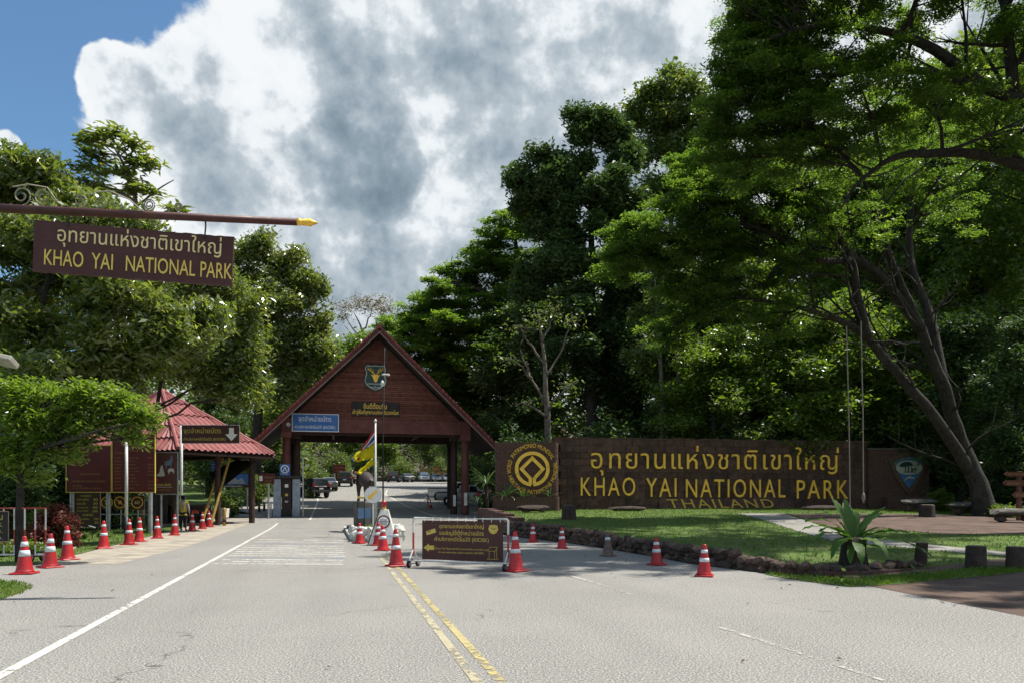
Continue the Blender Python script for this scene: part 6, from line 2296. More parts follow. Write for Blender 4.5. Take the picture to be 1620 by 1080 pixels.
o, W_, H_, z0_, y_ = board_on_posts('blue_billboard', 'narrow blue notice hanging behind the yellow braces', 'sign', 334, 729, 346, 752, 47.5, M_blue, None, (0,), pr=.04)
lines(o, W_, H_, z0_, y_, (('แผนที่', .1, .8, .75, .1), ('ประกาศ', .1, .7, .55, .08), ('เวลา 06.00', .1, .85, .35, .08)), M_pwhite)
o, W_, H_, z0_, y_ = board_on_posts('brown_board', 'maroon notice board beyond the gate behind the black cars', 'sign', 527, 734, 546, 748, 112, M_board, None, (-.4, .4), pr=.09)
lines(o, W_, H_, z0_, y_, (('อุทยานแห่งชาติ', .1, .9, .55, .25), ('ทางเข้า', .25, .75, .2, .2)), M_dim)
o, W_, H_, z0_, y_ = board_on_posts('brown_board', 'wide brown information board behind the row of parked cars', 'sign', 685, 737, 711, 752, 150, mat('board_orange', (.22, .085, .035), (.15, .06, .025), 4, .7), None, (-.4, .4), pr=.1)
lines(o, W_, H_, z0_, y_, (('ศูนย์บริการนักท่องเที่ยว', .05, .95, .6, .25), ('เขาใหญ่', .25, .75, .2, .25)), M_byellow)
o, W_, H_, z0_, y_ = board_on_posts('brown_board', 'yellowish board half hidden left of the wide information board', 'sign', 664, 740, 681, 748, 152, mat('board_ochre', (.26, .18, .05), (.18, .12, .035), 4, .7), None, (-.4, .4), pr=.1)

# short dark posts and grass beyond the pavilion
for i, (px, py) in enumerate(((376, 812), (398, 810), (410, 808), (418, 806), (425, 803))):
    q = gp(px, py + 1)
    o = thing('bollard', ['dark wooden bollard nearest the pavilion columns', 'second dark wooden bollard beyond the pavilion', 'third dark wooden bollard beyond the pavilion', 'fourth dark wooden bollard beyond the pavilion', 'last dark wooden bollard by the kiosk'][i], 'bollard', q, group='bollards beyond the pavilion')
    MB().lathe([(.09, -.05), (.085, .3), (.08, .55), (.06, .6)], 10).build('post', M_darkwood, o, True)
    MB().lathe([(.09, .42), (.09, .47)], 10).build('band', M_byellow, o, True)
# white fence piece / trough near the last cones
q = gp(343, 826)
o = thing('white_trough', 'small grey white trough at the edge of the pavilion near the last cone', 'trough', (q.x, q.y + .6, q.z))
MB().box((0, 0, .55), (.8, .5, .55), taper=1.1).build('basin', M_white, o, bevel=.03)
MB().cyl((0, 0, -.05), (0, 0, .3), .09, n=10).build('stem', M_white, o)
q = at(355, 0, 42.4)
o = thing('gate_post', 'short yellow and brown post beside the pavilion', 'post', (q.x, q.y, hz(q.x, q.y)))
MB().lathe([(.09, -.05), (.09, .9), (.05, 1.0)], 10).build('shaft', M_yellowpole, o, True)
MB().lathe([(.11, .2), (.11, .4)], 10).build('band', M_darkwood, o, True)
# parked motorcycle under the pavilion and another behind the low wall


def motorcycle(label, loc, rz):
    o = thing('motorcycle', label, 'motorcycle', loc, rz)
    for x in (-.6, .6):
        mb = MB()
        P = [(x + math.cos(a) * .26, 0, .30 + math.sin(a) * .26) for a in [2 * PI * i / 20 for i in range(21)]]
        mb.tube(P, .045, 6, False)
        w_o = mb.build('wheel', M_black, o)
        sp_ = MB()
        for i in range(4):
            a = PI * i / 4
            sp_.tube([(x - math.cos(a) * .25, 0, .3 - math.sin(a) * .25), (x + math.cos(a) * .25, 0, .3 + math.sin(a) * .25)], .008, 4)
        sp_.build('spokes', M_steel, w_o)
    MB().tube([(.6, 0, .3), (.46, 0, .75), (.40, 0, 1.0)], .03, 6).build('fork', M_steel, o)
    MB().tube([(.42, -.3, 1.02), (.40, 0, .98), (.42, .3, 1.02)], .016, 6).build('handlebar', M_black, o)
    MB().tube([(.45, 0, .72), (.1, 0, .5), (-.25, 0, .45), (-.6, 0, .32)], [.06, .1, .12, .05], 8).build('frame', M_black, o, True)
    MB().box((-.25, 0, .78), (.75, .24, .10)).build('seat', M_black, o, bevel=.04)
    MB().box((-.45, 0, .62), (.5, .18, .2), taper=.7).build('tail_fairing', M_wred, o, bevel=.03)
    MB().box((.40, 0, .80), (.16, .26, .32), taper=.8).build('front_fairing', M_wred, o, bevel=.04)
    MB().tube([(.45, -.02, .9), (.52, -.02, .9)], .09, 10).build('headlight', M_head, o)
    MB().box((.05, 0, .35), (.34, .26, .24)).build('engine', M_iron, o, bevel=.03)
    return o


q = at(318, 0, 43.2)
motorcycle('dark motorcycle parked in the shade under the pavilion', (q.x, q.y, hz(q.x, q.y) + .13), 1.1)
q = at(766, 0, 57)
motorcycle('motorcycle parked by the low wall right of the gate columns', (q.x, q.y, hz(q.x, q.y)), .4)

# ================================================================== THE ISLAND BEFORE THE GATE
isl = gp(596, 862)
isz = gp(590, 852)
ix, iy = at(598, 0, 28.6).x, 28.6
M_kerb = mat('kerb_white', (.55, .55, .51), (.36, .36, .33), 3, .85, .5, 16, dirt=(.18, .18, .16), dscale=1.5)
island = thing('traffic_island', 'planted island edged with whitewashed stones before the gate', 'traffic island', (ix, iy, 0), R(13.4))
prof = []
for i in range(28):
    a = 2 * PI * i / 28
    prof.append((math.cos(a) * 1.02 * (1 if math.sin(a) < 0 else 1.05), 5.2 + math.sin(a) * (.9 if math.sin(a) < 0 else .9) + (-5.0 if math.sin(a) < 0 else 5.0)))
MB().prism(prof, 0, .16, 'xy').build('kerb_bed', M_kerb, island)
MB().prism([(a * .86, 5.2 + (b - 5.2) * .95) for a, b in prof], .16, .24, 'xy').build('soil', M_floor, island)
wst = [stone_mesh(300 + k, M_wstone, 1) for k in range(5)]
for i in range(46):
    t_ = random.uniform(-1, 1)
    a = -PI / 2 + t_ * 1.9
    x = math.cos(a) * .95
    y = (.2 + math.sin(a) * .85) if abs(t_) < .83 else random.uniform(.3, 3.0)
    if abs(t_) >= .83:
        x = .95 * (1 if t_ > 0 else -1)
    o = obj('edge_stone', wst[i % 5], island, (x * random.uniform(.8, 1.0), y, .20 + random.uniform(0, .24)), (random.uniform(0, 6), random.uniform(0, 6), random.uniform(0, 6)))
    s_ = random.uniform(.12, .20)
    o.scale = (s_ * 1.3, s_ * 1.1, s_)
lowp = bp['low']
for x, y, s_, lab in ((-.35, .9, .55, 'bright low plant on the traffic island, nearest the camera'), (-.1, 1.7, .6, 'bright low plant in the middle of the traffic island'), (.3, 2.6, .5, 'bright low plant at the back of the traffic island')):
    o = copy_tree(lowp)
    c_, s2 = math.cos(R(13.4)), math.sin(R(13.4))
    o.location = (ix + x * c_ - y * s2, iy + x * s2 + y * c_, .22)
    o.scale = (s_, s_, s_ * 1.1)
    tag(o, lab, 'plant', 'plants on the island')


def onisl(x, y, z=.0):
    c_, s2 = math.cos(R(13.4)), math.sin(R(13.4))
    return Vector((ix + x * c_ - y * s2, iy + x * s2 + y * c_, z))


# white pyramid sign
q = gp(609, 863)
q = Vector((at(607.5, 0, 26.3).x, 26.3, 0))
py_ = thing('pyramid_sign', 'white tapering checkpoint stand with a round sign and red beacon', 'sign', q, R(4))
kk = 26.3 / F
prof4 = [(-23 * kk, .05), (21 * kk, .05), (7 * kk, 57 * kk), (-6 * kk, 57 * kk)]
mb = MB()
vs_ = [(-23 * kk, -.32, .05), (21 * kk, -.32, .05), (21 * kk, .40, .05), (-23 * kk, .40, .05), (-6 * kk, -.08, 56 * kk), (7 * kk, -.08, 56 * kk), (7 * kk, .12, 56 * kk), (-6 * kk, .12, 56 * kk)]
mb.add(vs_, [(0, 3, 2, 1), (4, 5, 6, 7), (0, 1, 5, 4), (1, 2, 6, 5), (2, 3, 7, 6), (3, 0, 4, 7)])
mb.build('body', M_white, py_, bevel=.015)
MB().tube([(-24 * kk, -.34, .0), (-6.4 * kk, -.09, 56 * kk)], .018, 5).build('dark_edge', M_iron, py_)
lean = math.atan2(.24, 56 * kk - .05)


def pf(x, z, y):
    return (x, -.32 + (z - .05) * math.tan(lean) + y, z)


def disc_on(parent, r, x, z, d0, d1, name, m, f, n=28):
    p_ = [(x + math.cos(2 * PI * i / n) * r, z + math.sin(2 * PI * i / n) * r) for i in range(n)]
    vs2 = [f(a_, b_, -d1) for a_, b_ in p_] + [f(a_, b_, -d0) for a_, b_ in p_]
    return MB().add(vs2, [tuple(range(n)), tuple(range(2 * n - 1, n - 1, -1))] + [(i, i + n, (i + 1) % n + n, (i + 1) % n) for i in range(n)]).build(name, m, parent)


zc_ = 37 * kk
disc_on(py_, 10.3 * kk, 0, zc_, .004, .016, 'round_rim', mat('dark_red_rim', (.11, .02, .02), (.08, .016, .016), 6, .5), pf)
disc_on(py_, 8.0 * kk, 0, zc_, .018, .022, 'round_face', M_pwhite, pf)
text(py_, 'ด่าน', -5 * kk, zc_ + 1.0 * kk, 10 * kk, 5.2 * kk, M_blackboard, .004, -.024, .012, fn=pf)
text(py_, 'ตรวจ', -5 * kk, zc_ - 5.6 * kk, 10 * kk, 4.2 * kk, M_blackboard, .004, -.024, .012, fn=pf)
MB().add([pf(a_, b_, y2) for y2 in (-.027, -.0225) for a_, b_ in ((-8 * kk, zc_ - .5 * kk), (8 * kk, zc_ - .5 * kk), (8 * kk, zc_ + .5 * kk), (-8 * kk, zc_ + .5 * kk))], [(0, 1, 2, 3), (7, 6, 5, 4), (0, 4, 5, 1), (2, 6, 7, 3)]).build('bar', M_blackboard, py_)
text(py_, 'อุทยานแห่งชาติเขาใหญ่', -16 * kk, 12 * kk, 31 * kk, 5 * kk, M_blue, .004, -.006, .008, fn=pf)
MB().lathe([(.075, 56 * kk), (.075, 59.5 * kk)], 14).build('beacon_base', M_byellow, py_)
MB().lathe([(.078, 59.6 * kk), (.08, 67 * kk), (.074, 69.5 * kk)], 14).build('beacon', M_tail, py_, True)

# round keep left sign on its post
q = onisl(-.12, 1.3, .2)
ks = thing('round_arrow_sign', 'round white sign with a yellow slanting arrow on the island', 'sign', q, 0)
k5 = q.y / F
zc_ = at(0, 782, q.y).z - q.z
MB().cyl((0, .03, -.1), (0, .03, zc_ + .1), .03, n=8).build('post', M_wsteel, ks)
flat = lambda x, z, y: (x, y, z)
disc_on(ks, 13.6 * k5, 0, zc_, -.01, .012, 'rim', M_steel, flat)
disc_on(ks, 12.8 * k5, 0, zc_, .013, .018, 'face', M_pwhite, flat)
ar = [(-8, -7), (-7, 1), (-4.6, -1.2), (5, 8), (8, 5), (-1.6, -4.4), (.6, -6.6)]
MB().prism([(a_ * k5, zc_ + b_ * k5) for a_, b_ in ar], -.023, -.019).build('arrow', M_gold, ks)

# blue grey panel stand
q = onisl(-.42, 2.0, .2)
st = thing('blue_panel_stand', 'low stand with blue grey panels on the island below the statue', 'stand', q, R(10))
k6 = q.y / F
for x in (-10, 0.5, 11):
    MB().cyl((x * k6, 0, -.1), (x * k6, 0, 1.38 if x < 5 else 1.0), .025, n=8).build('post', M_iron, st)
for x in (-5, 6):
    MB().box((x * k6, -.045, .80), (9.8 * k6, .03, .42)).build('panel', mat('panel_blue_grey', (.16, .26, .42), (.12, .20, .33), 4, .6), st)
MB().box((-3 * k6, 0, 1.42), (15 * k6, .25, .08)).build('yellow_box', M_byellow, st, bevel=.01)

# flags on their pole
q = onisl(-.3, 3.4, .2)
fp = thing('flagpole', 'tall white flagpole with a striped flag and a yellow flag on the island', 'flagpole', q)
k7 = q.y / F
zt_ = at(0, 668, q.y).z - q.z
fx = at(594, 0, q.y).x - q.x
MB().cyl((fx, 0, -.2), (fx, 0, zt_), .055, .035, 12).build('pole', M_wsteel, fp, True)
MB().lathe([(.03, 0), (.06, .05), (.05, .10), (.005, .16)], 10).build('finial', M_wsteel, fp, True, loc=(fx, 0, zt_))
M_flag_w = leafmat('white_flag_cloth', (.70, .70, .70), (.70, .70, .70), (.70, .70, .70), .35, (1, 1, 1), .8, .1)
M_flag_r = leafmat('red_flag_cloth', (.42, .03, .04), (.42, .03, .04), (.42, .03, .04), .3, (1.1, 1, 1), .8, .1)
M_flag_b = leafmat('blue_flag_cloth', (.03, .06, .20), (.03, .06, .20), (.03, .06, .20), .3, (1, 1, 1.1), .8, .1)


def cloth(name, parent, top, fly_dir, L_, H_, bands, droop):
    """limp flag: grid hanging from the pole; bands of (from, to, material) across the hoist"""
    n_u, n_v = 14, 3
    for f0, f1, m in bands:
        vs2 = []
        for j in range(n_v + 1):
            fv = f0 + (f1 - f0) * j / n_v
            for i in range(n_u + 1):
                u = i / n_u
                x = fly_dir * L_ * (u * math.cos(droop * .9)) * (1 - .18 * math.sin(fv * 4 + u * 3))
                z = -H_ * fv * (1 - .15 * u) - L_ * u * math.sin(droop) * (1 + .12 * math.sin(fv * 5))
                y = .10 * math.sin(u * 9 + fv * 3) * u + .04 * math.sin(u * 19)
                vs2.append((top[0] + x, top[1] + y, top[2] + z))
        fs2 = [(j * (n_u + 1) + i, j * (n_u + 1) + i + 1, (j + 1) * (n_u + 1) + i + 1, (j + 1) * (n_u + 1) + i) for j in range(n_v) for i in range(n_u)]
        me = bpy.data.meshes.new(name)
        me.from_pydata(vs2, [], fs2)
        me.polygons.foreach_set('use_smooth', [True] * len(me.polygons))
        me.materials.append(m)
        o = obj(name, me, parent)
        sm = o.modifiers.new('cloth', 'SOLIDIFY')
        sm.thickness = .006


z1 = at(0, 679, q.y).z - q.z
cloth('striped_flag', fp, (fx - .05, 0, z1), -1, 1.2, .62, ((0, .17, M_flag_r), (.17, .33, M_flag_w), (.33, .67, M_flag_b), (.67, .83, M_flag_w), (.83, 1, M_flag_r)), .95)
z1 = at(0, 702, q.y).z - q.z
cloth('yellow_flag', fp, (fx - .05, -.06, z1), -1, .80, .56, ((0, 1, M_yel_flag),), .42)
cloth('yellow_flag', fp, (fx - .05, .08, z1 - .46), -1, .82, .38, ((0, 1, M_yel_flag),), .75)
z1 = at(0, 713, q.y).z - q.z
cloth('striped_flag', fp, (fx - .03, .14, z1), -1, .62, .26, ((0, .3, M_flag_w), (.3, .7, M_flag_r), (.7, 1, M_flag_w)), 1.25)

# dark lamp pole with camera in front of the gable
q = onisl(.10, 9.2, .1)
lp = thing('camera_pole', 'thin dark pole with a camera standing in front of the gable', 'pole', q)
fx = at(606, 0, q.y).x - q.x
zt_ = at(0, 550, q.y).z - q.z
MB().tube([(fx, 0, -.2), (fx, 0, zt_ * .5), (fx + .08, 0, zt_)], [.04, .034, .022], 8).build('pole', M_black, lp, True)
MB().tube([(fx + .16, 0, zt_), (fx + .14, 0, zt_ - .7)], .015, 5).build('aerial', M_iron, lp)
zc_ = at(0, 592, q.y).z - q.z
MB().tube([(fx - .05, 0, zc_), (fx + .32, -.1, zc_ - .03)], .05, 8).build('camera', M_white, lp)
MB().lathe([(.02, .16), (.10, .05), (.11, -.08), (.06, -.14)], 12).build('dome_camera', M_white, lp, True, loc=(fx + .0, -.12, zc_ - .45))


# ------------------------------------------------------------------ skin-modifier figures
def skinned(name, joints, bones, m, parent, rootj=0, sub=2, loc=None):
    me = bpy.data.meshes.new(name)
    me.from_pydata([j[:3] for j in joints], bones, [])
    o = bpy.data.objects.new(name, me)
    link(o, parent)
    sk = o.modifiers.new('skin', 'SKIN')
    sk.use_smooth_shade = True
    lay = me.skin_vertices[0] if len(me.skin_vertices) else None
    if lay is None:
        bm = bmesh.new()
        bm.from_mesh(me)
        bm.verts.layers.skin.verify()
        bm.to_mesh(me)
        bm.free()
        lay = me.skin_vertices[0]
    for i, j in enumerate(joints):
        r_ = j[3]
        lay.data[i].radius = r_ if hasattr(r_, '__len__') else (r_, r_)
        lay.data[i].use_root = (i == rootj)
    ss = o.modifiers.new('sub', 'SUBSURF')
    ss.levels = ss.render_levels = sub
    dg = bpy.context.evaluated_depsgraph_get()
    me2 = bpy.data.meshes.new_from_object(o.evaluated_get(dg))
    o.modifiers.clear()
    o.data = me2
    me2.materials.clear()
    me2.materials.append(m)
    me2.polygons.foreach_set('use_smooth', [True] * len(me2.polygons))
    if loc is not None:
        o.location = loc
    return o


# gaur statue on a plinth behind the flagpole
q = onisl(-.10, 8.0, .0)
gau = thing('gaur_statue', 'dark brown gaur statue on a low plinth behind the flagpole', 'statue', (q.x, q.y, 0), R(118))
MB().box((0, 0, .70), (1.7, .66, 1.40)).build('plinth', M_planter, gau, bevel=.03)
zz = 1.40
J = [(-.62, 0, zz + 1.02, .27), (-.30, 0, zz + 1.04, .32), (.05, 0, zz + 1.10, .36), (.36, 0, zz + 1.18, .36), (.66, 0, zz + 1.16, .25), (.92, 0, zz + 1.12, .17), (1.16, 0, zz + .94, .12), (1.30, 0, zz + .80, .085),
     (-.70, -.17, zz + .80, .17), (-.66, -.19, zz + .52, .095), (-.76, -.19, zz + .30, .065), (-.72, -.19, zz + .04, .07),
     (-.70, .17, zz + .80, .17), (-.66, .19, zz + .52, .095), (-.76, .19, zz + .30, .065), (-.72, .19, zz + .04, .07),
     (.42, -.20, zz + .80, .15), (.42, -.20, zz + .48, .085), (.42, -.20, zz + .24, .06), (.43, -.20, zz + .04, .07),
     (.42, .20, zz + .80, .15), (.42, .20, zz + .48, .085), (.42, .20, zz + .24, .06), (.43, .20, zz + .04, .07),
     (-.92, 0, zz + 1.02, .05), (-1.0, 0, zz + .70, .025), (-1.0, 0, zz + .40, .035), (.20, 0, zz + 1.36, .16), (.42, 0, zz + 1.38, .13)]
Bn = [(0, 1), (1, 2), (2, 3), (3, 4), (4, 5), (5, 6), (6, 7), (0, 8), (8, 9), (9, 10), (10, 11), (0, 12), (12, 13), (13, 14), (14, 15), (3, 16), (16, 17), (17, 18), (18, 19), (3, 20), (20, 21), (21, 22), (22, 23), (0, 24), (24, 25), (25, 26), (2, 27), (3, 28)]
skinned('body', J, Bn, M_bull, gau, 2)
for s in (-1, 1):
    MB().tube([(1.0, s * .10, zz + 1.20), (1.02, s * .28, zz + 1.26), (1.04, s * .36, zz + 1.42), (1.06, s * .28, zz + 1.56)], [.06, .05, .035, .01], 8).build('horn', M_cream, gau, True)
    MB().tube([(.98, s * .14, zz + 1.12), (.96, s * .32, zz + 1.10)], [.06, .015], 6).build('ear', M_bull, gau, True)

# ================================================================== THE PERSON
q = Vector((at(290, 0, 37.6).x, 37.6, 0))
q.z = hz(q.x, q.y) + .006
per = thing('person', 'person seen from behind in a yellow vest, grey scarf and dark trousers', 'person', q, R(8))
# body: continuous figure, facing +y (away from the camera)
J = [(0, 0, .93, (.15, .11)), (0, .0, 1.08, (.14, .10)), (0, .0, 1.25, (.155, .105)), (0, -.01, 1.38, (.13, .09)), (0, 0, 1.46, .055), (0, .02, 1.52, .055), (0, .03, 1.60, (.078, .09)), (0, .02, 1.68, (.07, .08)),
     (-.09, 0, .88, .095), (-.10, .01, .70, .085), (-.105, .015, .48, .062), (-.11, -.01, .28, .055), (-.11, -.02, .09, .042), (-.115, .09, .035, .038), (-.12, .16, .03, .03),
     (.09, 0, .88, .095), (.10, -.01, .70, .085), (.105, .005, .48, .062), (.11, -.02, .28, .055), (.11, -.03, .09, .042), (.115, .08, .035, .038), (.12, .15, .03, .03),
     (-.17, 0, 1.38, .062), (-.235, -.02, 1.16, .048), (-.25, .03, .97, .038), (-.255, .08, .84, .030),
     (.17, 0, 1.38, .062), (.235, -.02, 1.16, .048), (.25, .03, .97, .038), (.255, .08, .84, .030)]
Bn = [(0, 1), (1, 2), (2, 3), (3, 4), (4, 5), (5, 6), (6, 7), (0, 8), (8, 9), (9, 10), (10, 11), (11, 12), (12, 13), (13, 14), (0, 15), (15, 16), (16, 17), (17, 18), (18, 19), (19, 20), (20, 21), (3, 22), (22, 23), (23, 24), (24, 25), (3, 26), (26, 27), (27, 28), (28, 29)]
skinned('body', J, Bn, M_skin, per)
# face
for s in (-1, 1):
    MB().lathe([(.002, -.01), (.012, 0), (.002, .01)], 8).build('eye', M_pwhite, per, True, loc=(s * .03, .108, 1.615))
    MB().lathe([(.003, -.025), (.018, 0), (.003, .025)], 8).build('ear', M_skin, per, True, loc=(s * .082, .02, 1.605))
MB().tube([(0, .108, 1.62), (0, .135, 1.585), (0, .112, 1.575)], [.01, .016, .012], 6).build('nose', M_skin, per, True)
MB().box((0, .112, 1.55), (.045, .01, .012)).build('mouth', mat('lips', (.22, .08, .07)), per)
J = [(0, .005, 1.62, (.090, .095)), (0, 0, 1.69, (.082, .085)), (0, -.05, 1.60, (.075, .05)), (0, -.05, 1.53, (.06, .04))]
skinned('hair', J, [(0, 1), (0, 2), (2, 3)], M_hair, per)
J = [(0, -.005, .88, (.185, .135)), (0, -.005, 1.06, (.165, .125)), (0, -.005, 1.25, (.18, .13)), (0, -.012, 1.39, (.15, .105)), (-.17, 0, 1.385, .078), (-.215, -.012, 1.24, .068), (.17, 0, 1.385, .078), (.215, -.012, 1.24, .068), (0, -.01, .76, (.19, .13))]
skinned('vest', J, [(0, 1), (1, 2), (2, 3), (3, 4), (4, 5), (3, 6), (6, 7), (0, 8)], M_vest, per)
J = [(0, 0, .90, (.165, .12)), (-.09, 0, .84, .108), (-.10, .01, .66, .096), (-.105, .012, .46, .078), (-.11, -.01, .26, .070), (-.11, -.02, .11, .066), (.09, 0, .84, .108), (.10, -.01, .66, .096), (.105, .002, .46, .078), (.11, -.02, .26, .070), (.11, -.03, .11, .066)]
skinned('trousers', J, [(0, 1), (1, 2), (2, 3), (3, 4), (4, 5), (0, 6), (6, 7), (7, 8), (8, 9), (9, 10)], M_trous, per)
for s in (-1, 1):
    J = [(s * .11, -.035 if s > 0 else -.025, .055, .045), (s * .115, .06, .04, .045), (s * .12, .16, .032, .036)]
    skinned('shoe', J, [(0, 1), (1, 2)], M_black, per)
    hand = [(s * .255, .08, .84, .030), (s * .258, .10, .78, .034)]
    hb_ = [(0, 1)]
    for f_ in range(4):
        i0 = len(hand)
        hand += [(s * .256 + (f_ - 1.5) * .004, .085 + f_ * .017, .745, .010), (s * .250, .088 + f_ * .017, .715 + abs(f_ - 1.4) * .006, .009), (s * .238, .09 + f_ * .016, .692 + abs(f_ - 1.4) * .008, .008)]
        hb_ += [(1, i0), (i0, i0 + 1), (i0 + 1, i0 + 2)]
    i0 = len(hand)
    hand += [(s * .248, .135, .785, .011), (s * .235, .15, .755, .009)]
    hb_ += [(1, i0), (i0, i0 + 1)]
    skinned('hand', hand, hb_, M_skin, per, 1, 1)
    MB().tube([(s * .205, -.012, 1.26), (s * .238, -.018, 1.14), (s * .252, .03, .97), (s * .256, .07, .87)], [.068, .060, .050, .044], 10).build('sleeve', M_cloth, per, True)
skinned('scarf', [(0, -.03, 1.47, (.10, .085)), (.03, -.10, 1.40, (.07, .035)), (.05, -.155, 1.25, (.055, .025)), (.06, -.155, 1.10, (.05, .02)), (-.03, -.12, 1.38, (.05, .03)), (-.04, -.15, 1.28, (.045, .02))],
        [(0, 1), (1, 2), (2, 3), (0, 4), (4, 5)], M_cloth, per)

# ================================================================== VEHICLES
def paint(name, c):
    return mat(name, c, tuple(x * .9 for x in c), 2, .22, spec=.6)


def car(name, label, kind, pm, loc, rz, group=None):
    """front towards +x; parts: body, cabin, windows, wheels, lamps, bumpers"""
    o = thing(name, label, {'suv': 'car', 'pickup': 'pickup truck', 'sedan': 'car'}[kind], loc, rz, group)
    if kind == 'suv':
        L_, W_, H_ = 4.7, 1.85, 1.80
        st_ = [(-2.35, .55, .95), (-2.28, .40, 1.05), (-1.2, .34, 1.08), (.5, .34, 1.06), (1.05, .36, 1.04), (1.9, .38, .98), (2.25, .42, .86), (2.35, .48, .70)]
        cab = [(-2.26, 1.04), (-2.05, 1.72), (-1.2, 1.80), (.1, 1.78), (.55, 1.68), (1.15, 1.04)]
        wins = [(-1.95, -1.15), (-1.05, -.15), (-.05, .75)]
        wx = (-1.4, 1.45)
    elif kind == 'pickup':
        L_, W_, H_ = 5.1, 1.80, 1.72
        st_ = [(-2.55, .60, 1.02), (-2.5, .45, 1.05), (-1.4, .40, 1.05), (-.5, .38, 1.05), (1.1, .38, 1.04), (2.1, .40, .98), (2.45, .44, .86), (2.55, .50, .70)]
        cab = [(-.72, 1.04), (-.58, 1.62), (-.2, 1.72), (.55, 1.71), (.85, 1.64), (1.45, 1.03)]
        wins = [(-.50, .12), (.20, .95)]
        wx = (-1.55, 1.55)
    else:
        L_, W_, H_ = 4.5, 1.75, 1.46
        st_ = [(-2.25, .50, .88), (-2.15, .36, .98), (-1.2, .30, .96), (.5, .30, .94), (1.2, .32, .90), (1.95, .36, .80), (2.2, .42, .68), (2.25, .46, .58)]
        cab = [(-1.9, .95), (-1.15, 1.38), (-.5, 1.46), (.15, 1.45), (.45, 1.38), (1.15, .92)]
        wins = [(-1.2, -.35), (-.25, .65)]
        wx = (-1.35, 1.38)
    hw_ = W_ / 2
    vs2, fs2 = [], []
    for i, (x, zb, zt) in enumerate(st_):
        wf = 1.0 if 0 < i < len(st_) - 2 else .90
        zm = zb + (zt - zb) * .55
        for y, z in ((-hw_ * wf * .94, zb), (-hw_ * wf, zm), (-hw_ * wf * .95, zt - .03), (-hw_ * wf * .86, zt), (hw_ * wf * .86, zt), (hw_ * wf * .95, zt - .03), (hw_ * wf, zm), (hw_ * wf * .94, zb)):
            vs2.append((x, y, z))
    n = 8
    for i in range(len(st_) - 1):
        for k in range(n):
            k1 = (k + 1) % n
            fs2.append((i * n + k, i * n + k1, (i + 1) * n + k1, (i + 1) * n + k))
    fs2 += [tuple(range(n))[::-1], tuple((len(st_) - 1) * n + k for k in range(n))]
    MB().add(vs2, fs2).build('body', pm, o, bevel=.03)
    if kind == 'pickup':
        MB().box((-1.62, 0, 1.062), (1.72, 1.42, .02)).build('load_bed', M_black, o)
        for s in (-1, 1):
            MB().box((-1.62, s * .79, 1.09), (1.8, .08, .06)).build('bed_rail', M_black, o)
    zr = max(z for _, z in cab)
    zlow = min(z for _, z in cab)

    def cw(z):
        return hw_ * (.90 - .20 * (z - zlow) / (zr - zlow))
    vs2 = [(x, -cw(z), z) for x, z in cab] + [(x, cw(z), z) for x, z in cab]
    n = len(cab)
    MB().add(vs2, [tuple(range(n)), tuple(range(2 * n - 1, n - 1, -1))] + [(i, i + n, (i + 1) % n + n, (i + 1) % n) for i in range(n)]).build('cabin', pm, o, bevel=.04)
    zw0, zw1 = zlow + .06, zr - .12

    def cx_(z, back):
        pr_ = cab[:3] if back else cab[3:][::-1]
        zs = [p[1] for p in pr_]
        return float(np.interp(z, zs, [p[0] for p in pr_]))
    for x0_, x1_ in wins:
        for s in (-1, 1):
            xa0, xa1 = max(x0_, cx_(zw0, True) + .10), min(x1_, cx_(zw0, False) - .12)
            xb0, xb1 = max(x0_ + .06, cx_(zw1, True) + .10), min(x1_ - .04, cx_(zw1, False) - .10)
            e_ = .012
            p_ = [(xa0, s * (cw(zw0) + e_), zw0), (xa1, s * (cw(zw0) + e_), zw0), (xb1, s * (cw(zw1) + e_), zw1), (xb0, s * (cw(zw1) + e_), zw1)]
            i_ = [(x, y - s * .03, z) for x, y, z in p_]
            MB().add(p_ + i_, [(0, 1, 2, 3), (7, 6, 5, 4), (0, 4, 5, 1), (1, 5, 6, 2), (2, 6, 7, 3), (3, 7, 4, 0)]).build('window', M_glass, o)
    for back, nm in ((True, 'rear_window'), (False, 'windscreen')):
        sgn = -1 if back else 1
        z0_, z1_ = zw0 + (.05 if back else .0), zw1 + .02
        p_ = [(cx_(z0_, back) + sgn * .014, -cw(z0_) + .08, z0_), (cx_(z0_, back) + sgn * .014, cw(z0_) - .08, z0_), (cx_(z1_, back) + sgn * .014, cw(z1_) - .07, z1_), (cx_(z1_, back) + sgn * .014, -cw(z1_) + .07, z1_)]
        i_ = [(x - sgn * .03, y, z) for x, y, z in p_]
        MB().add(p_ + i_, [(0, 1, 2, 3), (7, 6, 5, 4), (0, 4, 5, 1), (1, 5, 6, 2), (2, 6, 7, 3), (3, 7, 4, 0)]).build(nm, M_glass, o)
    for x in wx:
        for s in (-1, 1):
            w_o = MB().tube([(x, s * (hw_ - .19), .34), (x, s * (hw_ + .02), .34)], .34, 20).build('wheel', M_black, o)
            MB().tube([(x, s * (hw_ - .10), .34), (x, s * (hw_ + .035), .34)], [.2, .19], 14).build('rim', M_chrome, w_o)
            MB().tube([(x, s * (hw_ - .30), .36), (x, s * (hw_ - .012), .36)], .42, 20).build('wheel_arch', M_black, o)
    zt = st_[0][2]
